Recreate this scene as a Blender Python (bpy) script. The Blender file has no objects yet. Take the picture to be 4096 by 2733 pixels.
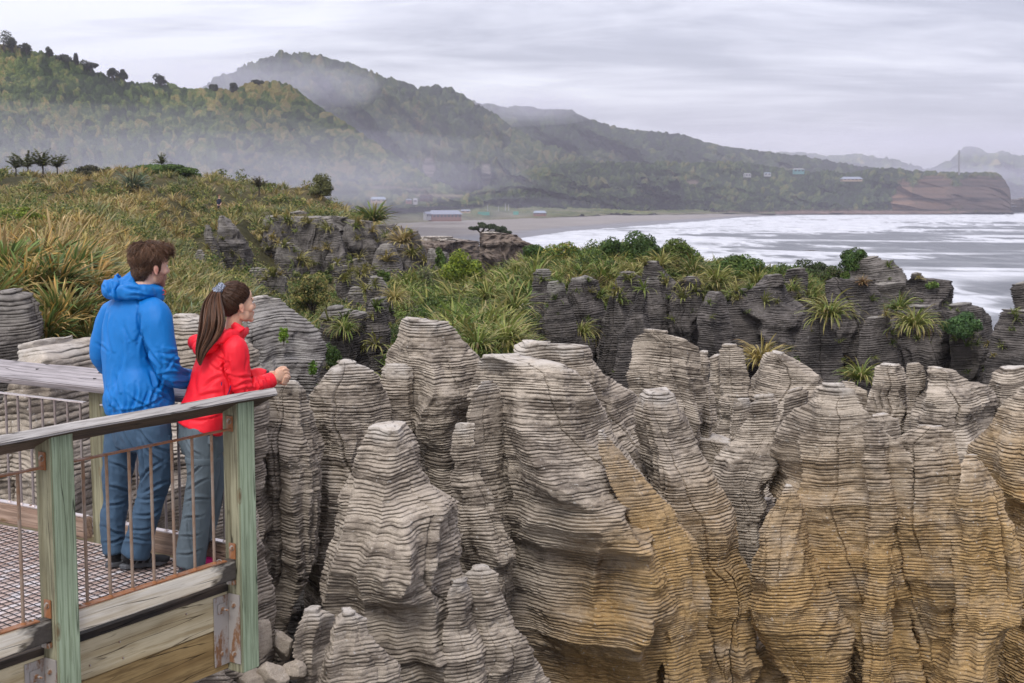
import bpy, bmesh, math, random
import numpy as np
from mathutils import Vector, Matrix
random.seed(5); RS = np.random.RandomState(7)
scene = bpy.context.scene
COL = scene.collection

# ------------------------------------------------------------------ camera model
CH = 2.10; FP = 5350/4; TH = math.atan(566/5350)
cT, sT = math.cos(TH), math.sin(TH)
SEA = -20.0
DK = 1024/2350.0
def D3(x, y, Y):
    """2350-px picture coordinates + forward distance -> world (arrays allowed)"""
    a = (np.asarray(x, float)*DK-512)/FP; b = (341.625-np.asarray(y, float)*DK)/FP
    Y = np.asarray(Y, float)
    dy = cT+b*sT; dz = -sT+b*cT; t = Y/dy
    return np.stack(np.broadcast_arrays(a*t, Y+0*t, CH+dz*t), -1)
def F3(x, y, Y):
    """full 4096-px picture coordinates"""
    k = 2350/4096.
    return D3(x*k, y*k, Y)
def Dinv(P):
    P = np.asarray(P); z = P[..., 2]-CH
    d = P[..., 1]*cT-z*sT; u = P[..., 1]*sT+z*cT
    return (512+FP*P[..., 0]/d)/DK, (341.625-FP*u/d)/DK

# ------------------------------------------------------------------ noise
def _h(ix, iy, iz, s):
    with np.errstate(over='ignore'):
        n = (ix.astype(np.int64)*374761393+iy.astype(np.int64)*668265263+iz.astype(np.int64)*2147483647*3+s*144665) & 0xffffffff
        n = ((n ^ (n >> 13))*1274126177) & 0xffffffff
        n = ((n ^ (n >> 16))*2246822519) & 0xffffffff
        n = n ^ (n >> 15)
    return (n & 0xffffff)/float(0xffffff)
def vn(x, y=0, z=0, s=0):
    x, y, z = np.broadcast_arrays(np.asarray(x, float), np.asarray(y, float), np.asarray(z, float))
    ix, iy, iz = np.floor(x), np.floor(y), np.floor(z)
    fx, fy, fz = x-ix, y-iy, z-iz
    fx = fx*fx*(3-2*fx); fy = fy*fy*(3-2*fy); fz = fz*fz*(3-2*fz)
    r = 0
    for a in (0, 1):
        for b in (0, 1):
            for c in (0, 1):
                w = (fx if a else 1-fx)*(fy if b else 1-fy)*(fz if c else 1-fz)
                r = r+w*_h(ix+a, iy+b, iz+c, s)
    return r*2-1
def fbm(x, y=0, z=0, s=0, o=4, g=.5):
    r = 0; a = 1; t = 0; x = np.asarray(x, float); y = np.asarray(y, float); z = np.asarray(z, float)
    for i in range(o):
        r = r+a*vn(x, y, z, s+i*17); t += a; a *= g; x = x*2.03+5.1; y = y*2.03+1.7; z = z*2.03+9.2
    return r/t
def worley(x, y, s=0):
    x = np.asarray(x, float); y = np.asarray(y, float)
    ix, iy = np.floor(x), np.floor(y); z0 = np.zeros_like(ix)
    d1 = np.full(x.shape, 9.); d2 = np.full(x.shape, 9.); cid = np.zeros(x.shape)
    for a in (-1, 0, 1):
        for b in (-1, 0, 1):
            cx, cy = ix+a, iy+b
            px = cx+.15+.7*_h(cx, cy, z0, s); py = cy+.15+.7*_h(cx, cy, z0, s+1)
            d = np.hypot(px-x, py-y); i_ = _h(cx, cy, z0, s+2)
            m = d < d1
            d2 = np.where(m, d1, np.minimum(d2, d)); cid = np.where(m, i_, cid); d1 = np.where(m, d, d1)
    return d1, d2, cid
def ip(x, pts):
    """smooth-ish interpolation through (x,y) points"""
    p = np.array(sorted(pts), float)
    return np.interp(x, p[:, 0], p[:, 1])
def sst(a, b, x):
    t = np.clip((x-a)/(b-a), 0, 1); return t*t*(3-2*t)
def lerp3(c, pts):
    """colour ramp: c array 0..1, pts [(t,(r,g,b))] -> (n,3)"""
    t = [p[0] for p in pts]
    return np.stack([np.interp(c, t, [p[1][k] for p in pts]) for k in range(3)], -1)

# ------------------------------------------------------------------ objects
def tag(o, label=None, cat=None, group=None, kind=None):
    if label: o['label'] = label
    if cat: o['category'] = cat
    if group: o['group'] = group
    if kind: o['kind'] = kind
    return o
def empty(name, loc, label=None, cat=None, group=None, rz=0):
    o = bpy.data.objects.new(name, None); COL.objects.link(o)
    o.location = loc; o.rotation_euler = (0, 0, rz); o.empty_display_size = .2
    return tag(o, label, cat, group)
def wloc(o):
    v = Vector(o.location)
    while o.parent is not None:
        o = o.parent; v = v+Vector(o.location)
    return v
def mesh_np(name, V, F, mat=None, parent=None, smooth=True, attrs=None, loc=None, mats=None, fmat=None):
    """V (n,3), F (m,4) or (m,3) numpy -> mesh object.  V is in world coordinates; loc moves the origin."""
    V = np.ascontiguousarray(V, np.float32).reshape(-1, 3); F = np.ascontiguousarray(F, np.int32)
    org = np.array(loc if loc is not None else (0, 0, 0), np.float32)
    me = bpy.data.meshes.new(name)
    k = F.shape[1]; m = F.shape[0]
    me.vertices.add(len(V)); me.vertices.foreach_set('co', (V-org).ravel())
    me.loops.add(m*k); me.loops.foreach_set('vertex_index', F.ravel())
    me.polygons.add(m); me.polygons.foreach_set('loop_start', np.arange(0, m*k, k, dtype=np.int32))
    me.polygons.foreach_set('use_smooth', np.full(m, smooth))
    if fmat is not None: me.polygons.foreach_set('material_index', np.asarray(fmat, np.int32))
    me.update(calc_edges=True)
    for an, arr in (attrs or {}).items():
        arr = np.asarray(arr, np.float32)
        if arr.ndim == 2:
            a = me.attributes.new(an, 'FLOAT_COLOR', 'POINT')
            a.data.foreach_set('color', np.concatenate([arr, np.ones((len(arr), 1), np.float32)], 1).ravel())
        else:
            a = me.attributes.new(an, 'FLOAT', 'POINT'); a.data.foreach_set('value', arr.ravel())
    for mm in (mats or ([mat] if mat else [])): me.materials.append(mm)
    o = bpy.data.objects.new(name, me); COL.objects.link(o)
    o.location = org
    if parent is not None:
        o.parent = parent
        o.location = Vector(org.tolist())-wloc(parent)
    return o
def gridF(nx, ny, wrap=False):
    i = np.arange(nx if wrap else nx-1)[:, None]; j = np.arange(ny-1)[None]
    a = i*ny+j; b = ((i+1) % nx)*ny+j
    return np.stack([a, b, b+1, a+1], -1).reshape(-1, 4)
def bm_obj(name, bm, mat=None, parent=None, loc=None, smooth=False, rot=None):
    me = bpy.data.meshes.new(name); bm.to_mesh(me); bm.free()
    if smooth:
        for p in me.polygons: p.use_smooth = True
    for m_ in (mat if isinstance(mat, (list, tuple)) else [mat]):
        if m_: me.materials.append(m_)
    o = bpy.data.objects.new(name, me); COL.objects.link(o)
    if parent is not None: o.parent = parent
    if loc is not None: o.location = loc
    if rot is not None: o.rotation_euler = rot
    return o

# ------------------------------------------------------------------ materials
class NT:
    def __init__(s, name, rough=.8, spec=.3):
        s.m = bpy.data.materials.new(name); s.m.use_nodes = True
        s.t = s.m.node_tree; s.n = s.t.nodes; s.l = s.t.links
        s.b = s.n['Principled BSDF']; s.b.inputs['Roughness'].default_value = rough
        s.b.inputs['Specular IOR Level'].default_value = spec
    def new(s, t, **k):
        n = s.n.new(t)
        for a, b in k.items(): setattr(n, a, b)
        return n
    def set(s, n, i, v):
        if isinstance(v, bpy.types.NodeSocket): s.l.new(v, n.inputs[i])
        else: n.inputs[i].default_value = v
    def co(s, kind='Object'): return s.new('ShaderNodeTexCoord').outputs[kind]
    def geo(s, k='Position'): return s.new('ShaderNodeNewGeometry').outputs[k]
    def map(s, v, scale=(1, 1, 1), loc=(0, 0, 0), rot=(0, 0, 0)):
        n = s.new('ShaderNodeMapping'); s.set(n, 'Vector', v); s.set(n, 'Scale', scale); s.set(n, 'Location', loc); s.set(n, 'Rotation', rot)
        return n.outputs[0]
    def noise(s, v, scale=5, detail=4, rough=.55, dist=0, out='Fac'):
        n = s.new('ShaderNodeTexNoise'); s.set(n, 'Vector', v); s.set(n, 'Scale', scale); s.set(n, 'Detail', detail)
        s.set(n, 'Roughness', rough); s.set(n, 'Distortion', dist); return n.outputs[out]
    def vor(s, v, scale=5, feature='F1', out='Distance'):
        n = s.new('ShaderNodeTexVoronoi', feature=feature); s.set(n, 'Vector', v); s.set(n, 'Scale', scale); return n.outputs[out]
    def math(s, op, a, b=0., c=0.):
        n = s.new('ShaderNodeMath', operation=op); s.set(n, 0, a); s.set(n, 1, b)
        if op in ('MULTIPLY_ADD', 'SMOOTH_MIN'): s.set(n, 2, c)
        return n.outputs[0]
    def ramp(s, f, stops, interp='LINEAR'):
        n = s.new('ShaderNodeValToRGB'); s.set(n, 0, f); e = n.color_ramp; e.interpolation = interp
        while len(e.elements) < len(stops): e.elements.new(.5)
        for q, (p, c) in zip(e.elements, stops):
            q.position = p; q.color = (c, c, c, 1) if isinstance(c, (int, float)) else (*c, 1)
        return n.outputs[0]
    def mix(s, f, a, b, mode='MIX'):
        n = s.new('ShaderNodeMix', data_type='RGBA', blend_type=mode); s.set(n, 'Factor', f)
        for i, v in ((6, a), (7, b)):
            if isinstance(v, tuple) and len(v) == 3: v = (*v, 1)
            s.set(n, i, v)
        return n.outputs[2]
    def attr(s, name, out='Fac'):
        n = s.new('ShaderNodeAttribute'); n.attribute_name = name; return n.outputs[out]
    def bump(s, h, strength=.3, dist=.02, normal=None):
        n = s.new('ShaderNodeBump'); s.set(n, 'Height', h); s.set(n, 'Strength', strength); s.set(n, 'Distance', dist)
        if normal is not None: s.set(n, 'Normal', normal)
        s.l.new(n.outputs[0], s.b.inputs['Normal']); return n.outputs[0]
    def col(s, c):
        if isinstance(c, tuple): c = (*c[:3], 1)
        s.set(s.b, 'Base Color', c); return s.m
def sep(nt, v):
    n = nt.new('ShaderNodeSeparateXYZ'); nt.set(n, 0, v); return n.outputs

# ------------------------------------------------------------------ camera, light, world
cam = bpy.data.cameras.new('camera'); cam.lens = FP/1024*36; cam.sensor_width = 36
cam.clip_start = .1; cam.clip_end = 30000
co = bpy.data.objects.new('camera', cam); COL.objects.link(co)
co.location = (0, 0, CH); co.rotation_euler = (math.pi/2-TH, 0, 0)
scene.camera = co
cam.dof.use_dof = True; cam.dof.focus_distance = 9.5; cam.dof.aperture_fstop = 9.0
SUN_EL, SUN_AZ = math.radians(50), math.radians(-168)     # azimuth from +Y, clockwise: behind and to the left
sd = bpy.data.lights.new('sun', 'SUN'); sd.energy = 1.7; sd.angle = math.radians(18); sd.color = (1, .965, .92)
so = bpy.data.objects.new('sun', sd); COL.objects.link(so)
so.rotation_euler = Vector((math.sin(SUN_AZ)*math.cos(SUN_EL), math.cos(SUN_AZ)*math.cos(SUN_EL), math.sin(SUN_EL))).to_track_quat('Z', 'Y').to_euler()
w = bpy.data.worlds.new('World'); scene.world = w; w.use_nodes = True
T = w.node_tree; N = T.nodes; L = T.links
bg = N['Background']
W_ = NT.__new__(NT); W_.t = T; W_.n = N; W_.l = L
sky = N.new('ShaderNodeTexSky'); sky.sky_type = 'NISHITA'; sky.sun_disc = False
sky.sun_elevation = SUN_EL; sky.sun_rotation = SUN_AZ
dirv = N.new('ShaderNodeTexCoord').outputs['Generated']
sx, sy, sz = sep(W_, dirv)
den = W_.math('ADD', W_.math('ABSOLUTE', sz), .17)
cmb = N.new('ShaderNodeCombineXYZ')
L.new(W_.math('DIVIDE', sx, den), cmb.inputs[0]); L.new(W_.math('DIVIDE', sy, den), cmb.inputs[1])
pv = cmb.outputs[0]
n1 = W_.noise(W_.map(pv, (.75, 1.2, 1), (3.1, 1.2, 0)), 1.0, 7, .55, .6)
n2 = W_.noise(W_.map(pv, (2.0, 4.6, 1), (7.7, 4.2, 0)), 1.0, 5, .55, .8)
cl = W_.math('ADD', W_.math('MULTIPLY', n1, .72), W_.math('MULTIPLY', n2, .28))
# heavier cloud towards the right of the view
side = W_.math('MULTIPLY', W_.math('MULTIPLY', sx, 1.0), .30)
cl = W_.math('SUBTRACT', cl, side)
ccol = W_.ramp(cl, [(.30, (.27, .264, .315)), (.41, (.38, .37, .43)), (.50, (.58, .566, .63)), (.61, (.80, .79, .84))])
up = W_.math('MAXIMUM', sz, 0.)
gain = W_.math('MULTIPLY_ADD', W_.math('POWER', up, 1.2), 1.75, .97)
vm = N.new('ShaderNodeVectorMath'); vm.operation = 'SCALE'; L.new(ccol, vm.inputs[0]); L.new(gain, vm.inputs[3])
vs = N.new('ShaderNodeVectorMath'); vs.operation = 'SCALE'; L.new(sky.outputs[0], vs.inputs[0]); vs.inputs[3].default_value = .03
va = N.new('ShaderNodeVectorMath'); va.operation = 'ADD'; L.new(vm.outputs[0], va.inputs[0]); L.new(vs.outputs[0], va.inputs[1])
vf = N.new('ShaderNodeVectorMath'); vf.operation = 'SCALE'; L.new(va.outputs[0], vf.inputs[0]); vf.inputs[3].default_value = 10.5
L.new(vf.outputs[0], bg.inputs[0]); bg.inputs[1].default_value = .1
scene.view_settings.view_transform = 'Standard'; scene.view_settings.look = 'None'
scene.view_settings.exposure = 0; scene.view_settings.gamma = 1
scene.render.engine = 'CYCLES'
cy = scene.cycles
cy.max_bounces = 4; cy.diffuse_bounces = 3; cy.glossy_bounces = 2; cy.transmission_bounces = 2; cy.volume_bounces = 1; cy.transparent_max_bounces = 6
cy.use_denoising = True
cy.use_adaptive_sampling = True; cy.adaptive_threshold = .015
cy.sample_clamp_indirect = 4
cy.use_light_tree = False
# ------------------------------------------------------------------ far land
def canopy_mat():
    m = NT('forest', .9, .15)
    c = m.attr('col', 'Color'); p = m.geo()
    n = m.noise(p, 1.3, 3, .6)
    c = m.mix(1., c, m.ramp(n, [(.3, .45), (.7, 1.6)]), 'MULTIPLY')
    m.bump(m.noise(p, .55, 4, .7), 1., 2.5)
    return m.col(c)
M_CAN = canopy_mat()
GREENS = [(0, (.018, .028, .012)), (.25, (.034, .052, .018)), (.5, (.060, .085, .026)), (.7, (.100, .125, .036)), (.85, (.150, .150, .048)), (1, (.21, .165, .065))]
def hill(name, x0, x1, crest, base, Yc, Yb, cell=5., seed=1, step=2.3, rows=330, relief=.06, dome=.42, tint=(1, 1, 1), cmid=.5, bare=None, ext=1.0, pw=1.0):
    xs = np.arange(x0, x1+.1, step); nr = rows
    v = np.linspace(0, 1, nr)
    cr = ip(xs, crest); ba = ip(xs, base); yc = ip(xs, Yc) if isinstance(Yc, list) else np.full(xs.shape, float(Yc))
    yb = ip(xs, Yb) if isinstance(Yb, list) else np.full(xs.shape, float(Yb))
    X = xs[:, None]+0*v; Vv = v[None]+0*xs[:, None]
    Y = yb[:, None]+(yc-yb)[:, None]*Vv**pw
    rn = 1-2*np.abs(fbm(X/150.+Vv*1.2, Vv*1.6, 0, seed, 4))          # spurs and gullies
    Y = Y*(1-relief*rn*np.sin(np.pi*np.clip(Vv, 0, 1))**.8)
    yy = ba[:, None]+(cr-ba)[:, None]*Vv
    P = D3(X, yy, Y)
    # the back of the hill falls away behind the crest
    B = []
    for k, (dy, dz) in enumerate(((.03, -.02), (.10, -.12), (.25, -.45), (.45, -1.))):
        q = P[:, -1].copy(); q[:, 1] *= 1+dy; q[:, 0] *= 1+dy; q[:, 2] = SEA+(q[:, 2]-SEA)*(1+dz)
        q[:, 2] = np.maximum(q[:, 2], SEA-.9)
        B.append(q)
    P = np.concatenate([P, np.stack(B, 1)], 1)
    ny = P.shape[1]
    cellv = cell
    kk = float(np.mean(yc)*.93)/3069.; XQ = np.concatenate([X, np.repeat(X[:, -1:], 4, 1)], 1)*kk; sy_ = -np.concatenate([yy, yy[:, -1:]-np.array([[8., 20, 40, 70]])], 1)*kk
    wx_ = XQ+cell*.5*fbm(XQ/cell, sy_/cell, 0, seed+13, 2); wy_ = sy_+cell*.5*fbm(XQ/cell, sy_/cell, 7, seed+14, 2)
    d1, d2, cid = worley(wx_/cellv, wy_/cellv/.8, seed)
    e1, e2, eid = worley(wx_/cellv*2.5+4, wy_/cellv*3.0, seed+9)
    big = sst(-.2, .5, fbm(P[..., 0]/60, P[..., 1]/60, P[..., 2]/40, seed+3, 3))
    hgt = cell*dome*(.45+.95*cid)*np.sqrt(np.clip(1-(d1/.72)**2, 0, 1))+cell*.22*(.4+eid)*np.sqrt(np.clip(1-(e1/.72)**2, 0, 1))
    hgt = hgt*(.6+.7*big)+cell*.22*fbm(XQ/cell*3, sy_/cell*3, 0, seed+5, 3)
    c = np.clip(cmid+.85*(cid-.5)+.55*(eid-.5)+.50*fbm(XQ/80, sy_/50, 0, seed+4, 4), 0, 1)
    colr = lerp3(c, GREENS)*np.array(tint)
    if bare is not None:
        XX = np.concatenate([X, np.repeat(X[:, -1:], 4, 1)], 1); YY = np.concatenate([yy, np.repeat(yy[:, -1:], 4, 1)], 1)
        for (bx, by, rx, ry, bc) in bare:
            g = ((XX-bx)/rx)**2+((YY-by)/ry)**2+.7*fbm(P[..., 0]/25, P[..., 1]/25, P[..., 2]/12, seed+8, 4)
            k = sst(1.1, .8, g); hgt = hgt*(1-.9*k)
            st = .8+.55*vn(0, 0, P[..., 2]/2.2+.4*vn(P[..., 0]/20, 0, 0, 3), 4)+.25*fbm(P[..., 0]/9, P[..., 1]/9, P[..., 2]/5, 5, 3)
            colr = colr*(1-k[..., None])+np.array(bc)*st[..., None]*k[..., None]
    P[..., 2] += hgt*.8; P[..., 1] -= hgt*.75
    return mesh_np(name, P, gridF(P.shape[0], ny), M_CAN, attrs={'col': colr.reshape(-1, 3)})

CREST1 = [(-400, 70), (-100, 95), (0, 112), (40, 118), (75, 126), (110, 130), (150, 143), (200, 163), (240, 178), (290, 193), (330, 198), (370, 198), (400, 203), (450, 210), (490, 206), (530, 212), (560, 200), (590, 191), (640, 192), (680, 208), (710, 232), (750, 258), (800, 288), (850, 322), (900, 352), (950, 387), (1000, 418), (1060, 443), (1110, 462)]
tag(hill('hillside', -300, 1110, CREST1, [(-400, 470), (600, 470), (900, 480), (1110, 478)], [(-300, 760), (500, 930), (1110, 1500)],
     [(-300, 560), (500, 720), (900, 1180), (1110, 1460)], cell=5.2, seed=11, step=1.5, rows=520, relief=.02, cmid=.55, tint=(1.05, 1.12, 1.0),
     bare=[(1010, 452, 70, 6, (.20, .17, .10)), (880, 432, 40, 5, (.17, .15, .09)), (960, 438, 36, 4, (.20, .17, .10))]), kind='structure')
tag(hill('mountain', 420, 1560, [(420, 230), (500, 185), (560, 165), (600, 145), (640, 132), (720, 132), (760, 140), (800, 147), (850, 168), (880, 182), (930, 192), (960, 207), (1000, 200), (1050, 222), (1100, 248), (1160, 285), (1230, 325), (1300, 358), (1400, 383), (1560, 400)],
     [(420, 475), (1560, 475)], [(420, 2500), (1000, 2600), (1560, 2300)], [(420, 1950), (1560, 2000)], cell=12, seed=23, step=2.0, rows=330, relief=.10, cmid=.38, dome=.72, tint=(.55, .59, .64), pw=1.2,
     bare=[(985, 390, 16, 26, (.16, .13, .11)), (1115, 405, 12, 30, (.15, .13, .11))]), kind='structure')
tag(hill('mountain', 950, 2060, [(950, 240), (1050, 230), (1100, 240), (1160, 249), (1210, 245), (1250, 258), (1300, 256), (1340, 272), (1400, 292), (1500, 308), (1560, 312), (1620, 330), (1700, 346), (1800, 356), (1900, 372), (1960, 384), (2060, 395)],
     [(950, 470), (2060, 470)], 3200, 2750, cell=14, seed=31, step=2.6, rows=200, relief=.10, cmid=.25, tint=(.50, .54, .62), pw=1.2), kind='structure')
tag(hill('mountain', 1700, 2500, [(1700, 380), (1790, 353), (1830, 352), (1900, 362), (1960, 357), (2050, 370), (2130, 392), (2180, 370), (2215, 338), (2240, 343), (2270, 356), (2300, 350), (2340, 362), (2400, 380), (2500, 400)],
     [(1700, 463), (2500, 463)], 7000, 6300, cell=30, seed=41, step=4, rows=60, relief=.06, cmid=.2), kind='structure')
# wooded shelf and headland above the beach
HC = [(1000, 470), (1060, 455), (1120, 430), (1180, 405), (1230, 385), (1300, 378), (1400, 380), (1500, 379), (1600, 377), (1700, 376), (1760, 384), (1800, 391), (1860, 398), (1900, 399), (1950, 402), (1985, 392), (2010, 389), (2050, 389), (2090, 395), (2150, 398), (2280, 400), (2296, 406), (2308, 418), (2317, 432), (2320, 452), (2322, 486)]
HBk = [(1000, 482), (1300, 484), (1600, 489), (1900, 493), (2200, 491), (2322, 488.5)]
tag(hill('headland', 1000, 2322, HC, HBk, [(1000, 1900), (1600, 2200), (2322, 2350)], [(1000, 1780), (1300, 1890), (1600, 1990), (1900, 2010), (2200, 2050), (2322, 2200)],
     cell=7.5, seed=53, step=1.7, rows=200, relief=.03, cmid=.40, dome=.72, tint=(.55, .62, .52),
     bare=[(2075, 465, 30, 48, (.16, .098, .062)), (2145, 450, 60, 46, (.105, .066, .044)), (2260, 452, 88, 46, (.078, .052, .038)), (2300, 460, 55, 50, (.078, .052, .038)), (1960, 491, 320, 7, (.22, .15, .12)), (1590, 420, 14, 6, (.2, .16, .13))]), kind='structure')
# flat land behind the beach: scrub
def flat_sheet(name, xs, ys, Yfun, mat, colfun=None, bumps=0, cell=4, seed=0):
    X, Yy = np.meshgrid(xs, ys, indexing='ij')
    P = Yfun(X, Yy)
    at = None
    if colfun is not None: at = {'col': colfun(P, X, Yy).reshape(-1, 3)}
    if bumps:
        d1, d2, cid = worley(P[..., 0]/cell, P[..., 1]/cell, seed)
        P[..., 2] += bumps*(.3+cid)*np.sqrt(np.clip(1-(d1/.8)**2, 0, 1))+bumps*.4*fbm(P[..., 0]/cell*2, P[..., 1]/cell*2, 0, seed, 3)
    return mesh_np(name, P, gridF(len(xs), len(ys)), mat, attrs=at)
def DZ(x, y, z):
    a = (np.asarray(x, float)*DK-512)/FP; b = (341.625-np.asarray(y, float)*DK)/FP
    dy = cT+b*sT; dz = -sT+b*cT; t = (np.asarray(z, float)-CH)/dz
    return np.stack(np.broadcast_arrays(a*t, dy*t, CH+dz*t), -1)
YE = [(500, 528), (880, 515), (1000, 506), (1200, 501), (1400, 493), (1600, 489.5), (1750, 489), (2300, 488)]
YW = [(500, 600), (900, 580), (1050, 562), (1180, 549), (1300, 531), (1450, 519), (1600, 508), (1700, 499), (1830, 492.6), (2100, 490), (2330, 489)]
YT = [(500, 478), (1100, 478), (1300, 480), (1700, 487), (1800, 488)]
ZT = [(500, -7), (1100, -7), (1300, -11), (1700, -16), (1800, -17)]
xs = np.arange(600, 1780, 2.2); v = np.linspace(0, 1, 70)
ye = ip(xs, YE)[:, None]+1.2*fbm(xs[:, None]/40, 0, 0, 5); yt = ip(xs, YT)[:, None]; zt = ip(xs, ZT)[:, None]
yy = ye+1.5+(yt-ye-1.5)*v[None]; zz = -17.2+(zt+17.2)*v[None]
P = DZ(xs[:, None]+0*yy, yy, zz)
d1, d2, cid = worley(P[..., 0]/7, P[..., 1]/12, 3)
g = fbm(P[..., 0]/45, P[..., 1]/90, 0, 8, 4)
bush = sst(-.25, .35, g+.5*v[None]-.25)
P[..., 2] += bush*(1.2+2.6*cid)*np.sqrt(np.clip(1-(d1/.85)**2, 0, 1))
c = lerp3(np.clip(.5+.5*(cid-.5)+.3*g, 0, 1), GREENS); gr = np.array((.155, .145, .085))*(1+.3*fbm(P[..., 0]/12, P[..., 1]/30, 0, 4, 3))[..., None]
c = c*bush[..., None]+gr*(1-bush[..., None])
tag(mesh_np('coastal_flat', P, gridF(*P.shape[:2]), M_CAN, attrs={'col': c.reshape(-1, 3)}), kind='structure')
# beach
m = NT('beach_sand', .75, .3)
p = m.geo()
n = m.noise(m.map(p, (.02, .05, .05)), 1, 6, .65)
wet = m.attr('wet')
c = m.mix(m.ramp(n, [(.35, 0), (.65, 1)]), (.175, .155, .14), (.25, .225, .205))
c = m.mix(m.ramp(m.noise(m.map(p, (.1, .25, .1)), 1, 4, .6), [(.60, 0), (.72, 1)]), c, (.11, .095, .085))
c = m.mix(wet, c, (.115, .105, .11))
m.set(m.b, 'Roughness', m.math('MULTIPLY_ADD', wet, -.45, .8))
M_SAND = m.col(c)
xs = np.arange(560, 2330, 3.); v = np.linspace(0, 1.35, 60)
ye = ip(xs, YE)[:, None]+1.5*fbm(xs[:, None]/60, 0, 0, 9); yw = ip(xs, YW)[:, None]
yw = np.maximum(yw, ye+1)
yy = ye-.8+(yw-ye+.8)*v[None]; zz = -16.9+(SEA+16.9)*np.clip(v, 0, 2)[None]**.8
P = DZ(xs[:, None]+0*yy, yy, zz)
wetv = sst(.55, .8, v[None]+.10*fbm(P[..., 0]/70, P[..., 1]/40, 0, 6, 3))
tag(mesh_np('beach', P, gridF(*P.shape[:2]), M_SAND, attrs={'wet': wetv.ravel()}), kind='structure')
# sea
xs = np.arange(-1600, 4000, 3.2)
xs = np.concatenate([np.arange(-4000, 850, 40.), np.arange(850, 2500, 2.0), np.arange(2500, 5500, 40.)])
ys = np.concatenate([np.array([464., 466.5, 470, 475, 480]), np.arange(484, 760, .85), np.arange(765, 1000, 12)])
X, Yv = np.meshgrid(xs, ys, indexing='ij')
P = DZ(X, Yv, SEA)
yw = ip(xs, YW)[:, None]
dd = Yv-yw                                     # distance below the waterline in the view
wx, wy = P[..., 0], P[..., 1]
ph = (wy*.9+wx*.35)                            # swell travelling to the shore
sw = 1-np.abs(fbm(wx/150, ph/75, 0, 61, 3))*2.6
det = fbm(wx/6, wy/16, 0, 62, 4)
P[..., 2] += (.85*sw+.22*det)*sst(0, 12, dd)
def G(cx, cy, rx, ry): return np.exp(-((X-cx)/rx)**2-((Yv-cy)/ry)**2)
dens = 1.15*sst(-2, 3, dd)*np.exp(-(dd/26)**2)
dens = dens+1.0*G(1330, 575, 150, 28)+.95*G(1560, 560, 150, 16)+1.05*G(1900, 524, 260, 12)+.75*G(2120, 500, 130, 8)+.5*G(1700, 590, 200, 16)
dens = dens+.06*sst(0, 20, dd)+.62*G(2280, 553, 180, 8)+.42*G(1850, 562, 170, 7)+.42*G(2050, 592, 230, 6)+.3*G(1750, 610, 130, 6)+.55*G(2140, 690, 160, 30)+.5*G(2090, 650, 30, 20)+.25*G(2250, 630, 150, 14)
dens = dens*(1-.65*G(1750, 548, 120, 6))*(1-.7*G(2080, 541, 160, 6))*(1-.6*G(1480, 527, 90, 5))
tex = .62*fbm(wx/42, ph/60, 0, 63, 5, .6)+.46*fbm(wx/9, wy/30, 0, 64, 4, .6)
lace = 1-np.abs(fbm(wx/16, ph/34, 0, 66, 4, .6))*3
foam = sst(.44, .92, dens*.95+1.15*tex+.16*lace)
foam = np.clip(foam+.30*sst(.05, .5, lace*.4+tex*.8)*sst(.0, .2, dens), 0, 1)
cr_ = sst(.62, .90, sw+.25*tex)*sst(.0, .25, dens)*sst(2, 10, dd)
foam = np.clip(np.maximum(foam*(.55+.6*sst(-.6, .5, tex+.5*lace)), cr_), 0, 1)*sst(-3, 0, dd)
m = NT('sea_water', .22, .35)
p = m.geo()
f_ = m.attr('foam')
base = m.mix(m.noise(m.map(p, (.015, .04, 1)), 1, 3, .5), (.075, .083, .092), (.125, .13, .136))
c = m.mix(f_, base, m.mix(m.noise(m.map(p, (.12, .05, 1)), 1, 5, .65), (.30, .31, .34), (.76, .77, .79)))
m.set(m.b, 'Roughness', m.math('MULTIPLY_ADD', f_, .4, .42))
h = m.math('ADD', m.noise(m.map(p, (.20, .12, 1)), 1, 5, .62), m.math('MULTIPLY', f_, .25))
m.bump(h, .55, 1.6)
M_SEA = m.col(c)
tag(mesh_np('sea', P, gridF(*P.shape[:2]), M_SEA, attrs={'foam': foam.ravel()}), kind='structure')
# haze and valley mist
def vol(name, dens, col=(.88, .87, .99)):
    m_ = bpy.data.materials.new(name); m_.use_nodes = True; t = m_.node_tree
    t.nodes.remove(t.nodes['Principled BSDF'])
    v_ = t.nodes.new('ShaderNodeVolumePrincipled'); v_.inputs['Density'].default_value = dens
    v_.inputs['Color'].default_value = (*col, 1); v_.inputs['Anisotropy'].default_value = .0
    t.links.new(v_.outputs[0], t.nodes['Material Output'].inputs['Volume']); m_.cycles.homogeneous_volume = True
    return m_
bm = bmesh.new()
bmesh.ops.create_cube(bm, size=1, matrix=Matrix.Translation((0, 4980, (480+SEA-3)/2)) @ Matrix.Diagonal((9000, 10040, 480-SEA+3, 1)))
hz = bm_obj('haze', bm, vol('haze_air', .00011)); tag(hz, 'thin pale sea haze in the air', 'haze', kind='stuff')
MM = {}
def mist(x, y, Y, rx, ry, rz, dens, seed):
    bm = bmesh.new(); bmesh.ops.create_icosphere(bm, subdivisions=4, radius=1)
    for v_ in bm.verts:
        q = v_.co; k = 1+.32*float(fbm(q.x*1.5+seed, q.y*1.5, q.z*1.5, seed, 3)); v_.co = q*k
    c_ = D3(x, y, Y)
    if dens not in MM: MM[dens] = vol('mist_air', dens)
    o = bm_obj('mist', bm, MM[dens], loc=c_, smooth=True); o.scale = (rx, ry, rz)
    tag(o, kind='stuff'); return o
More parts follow.
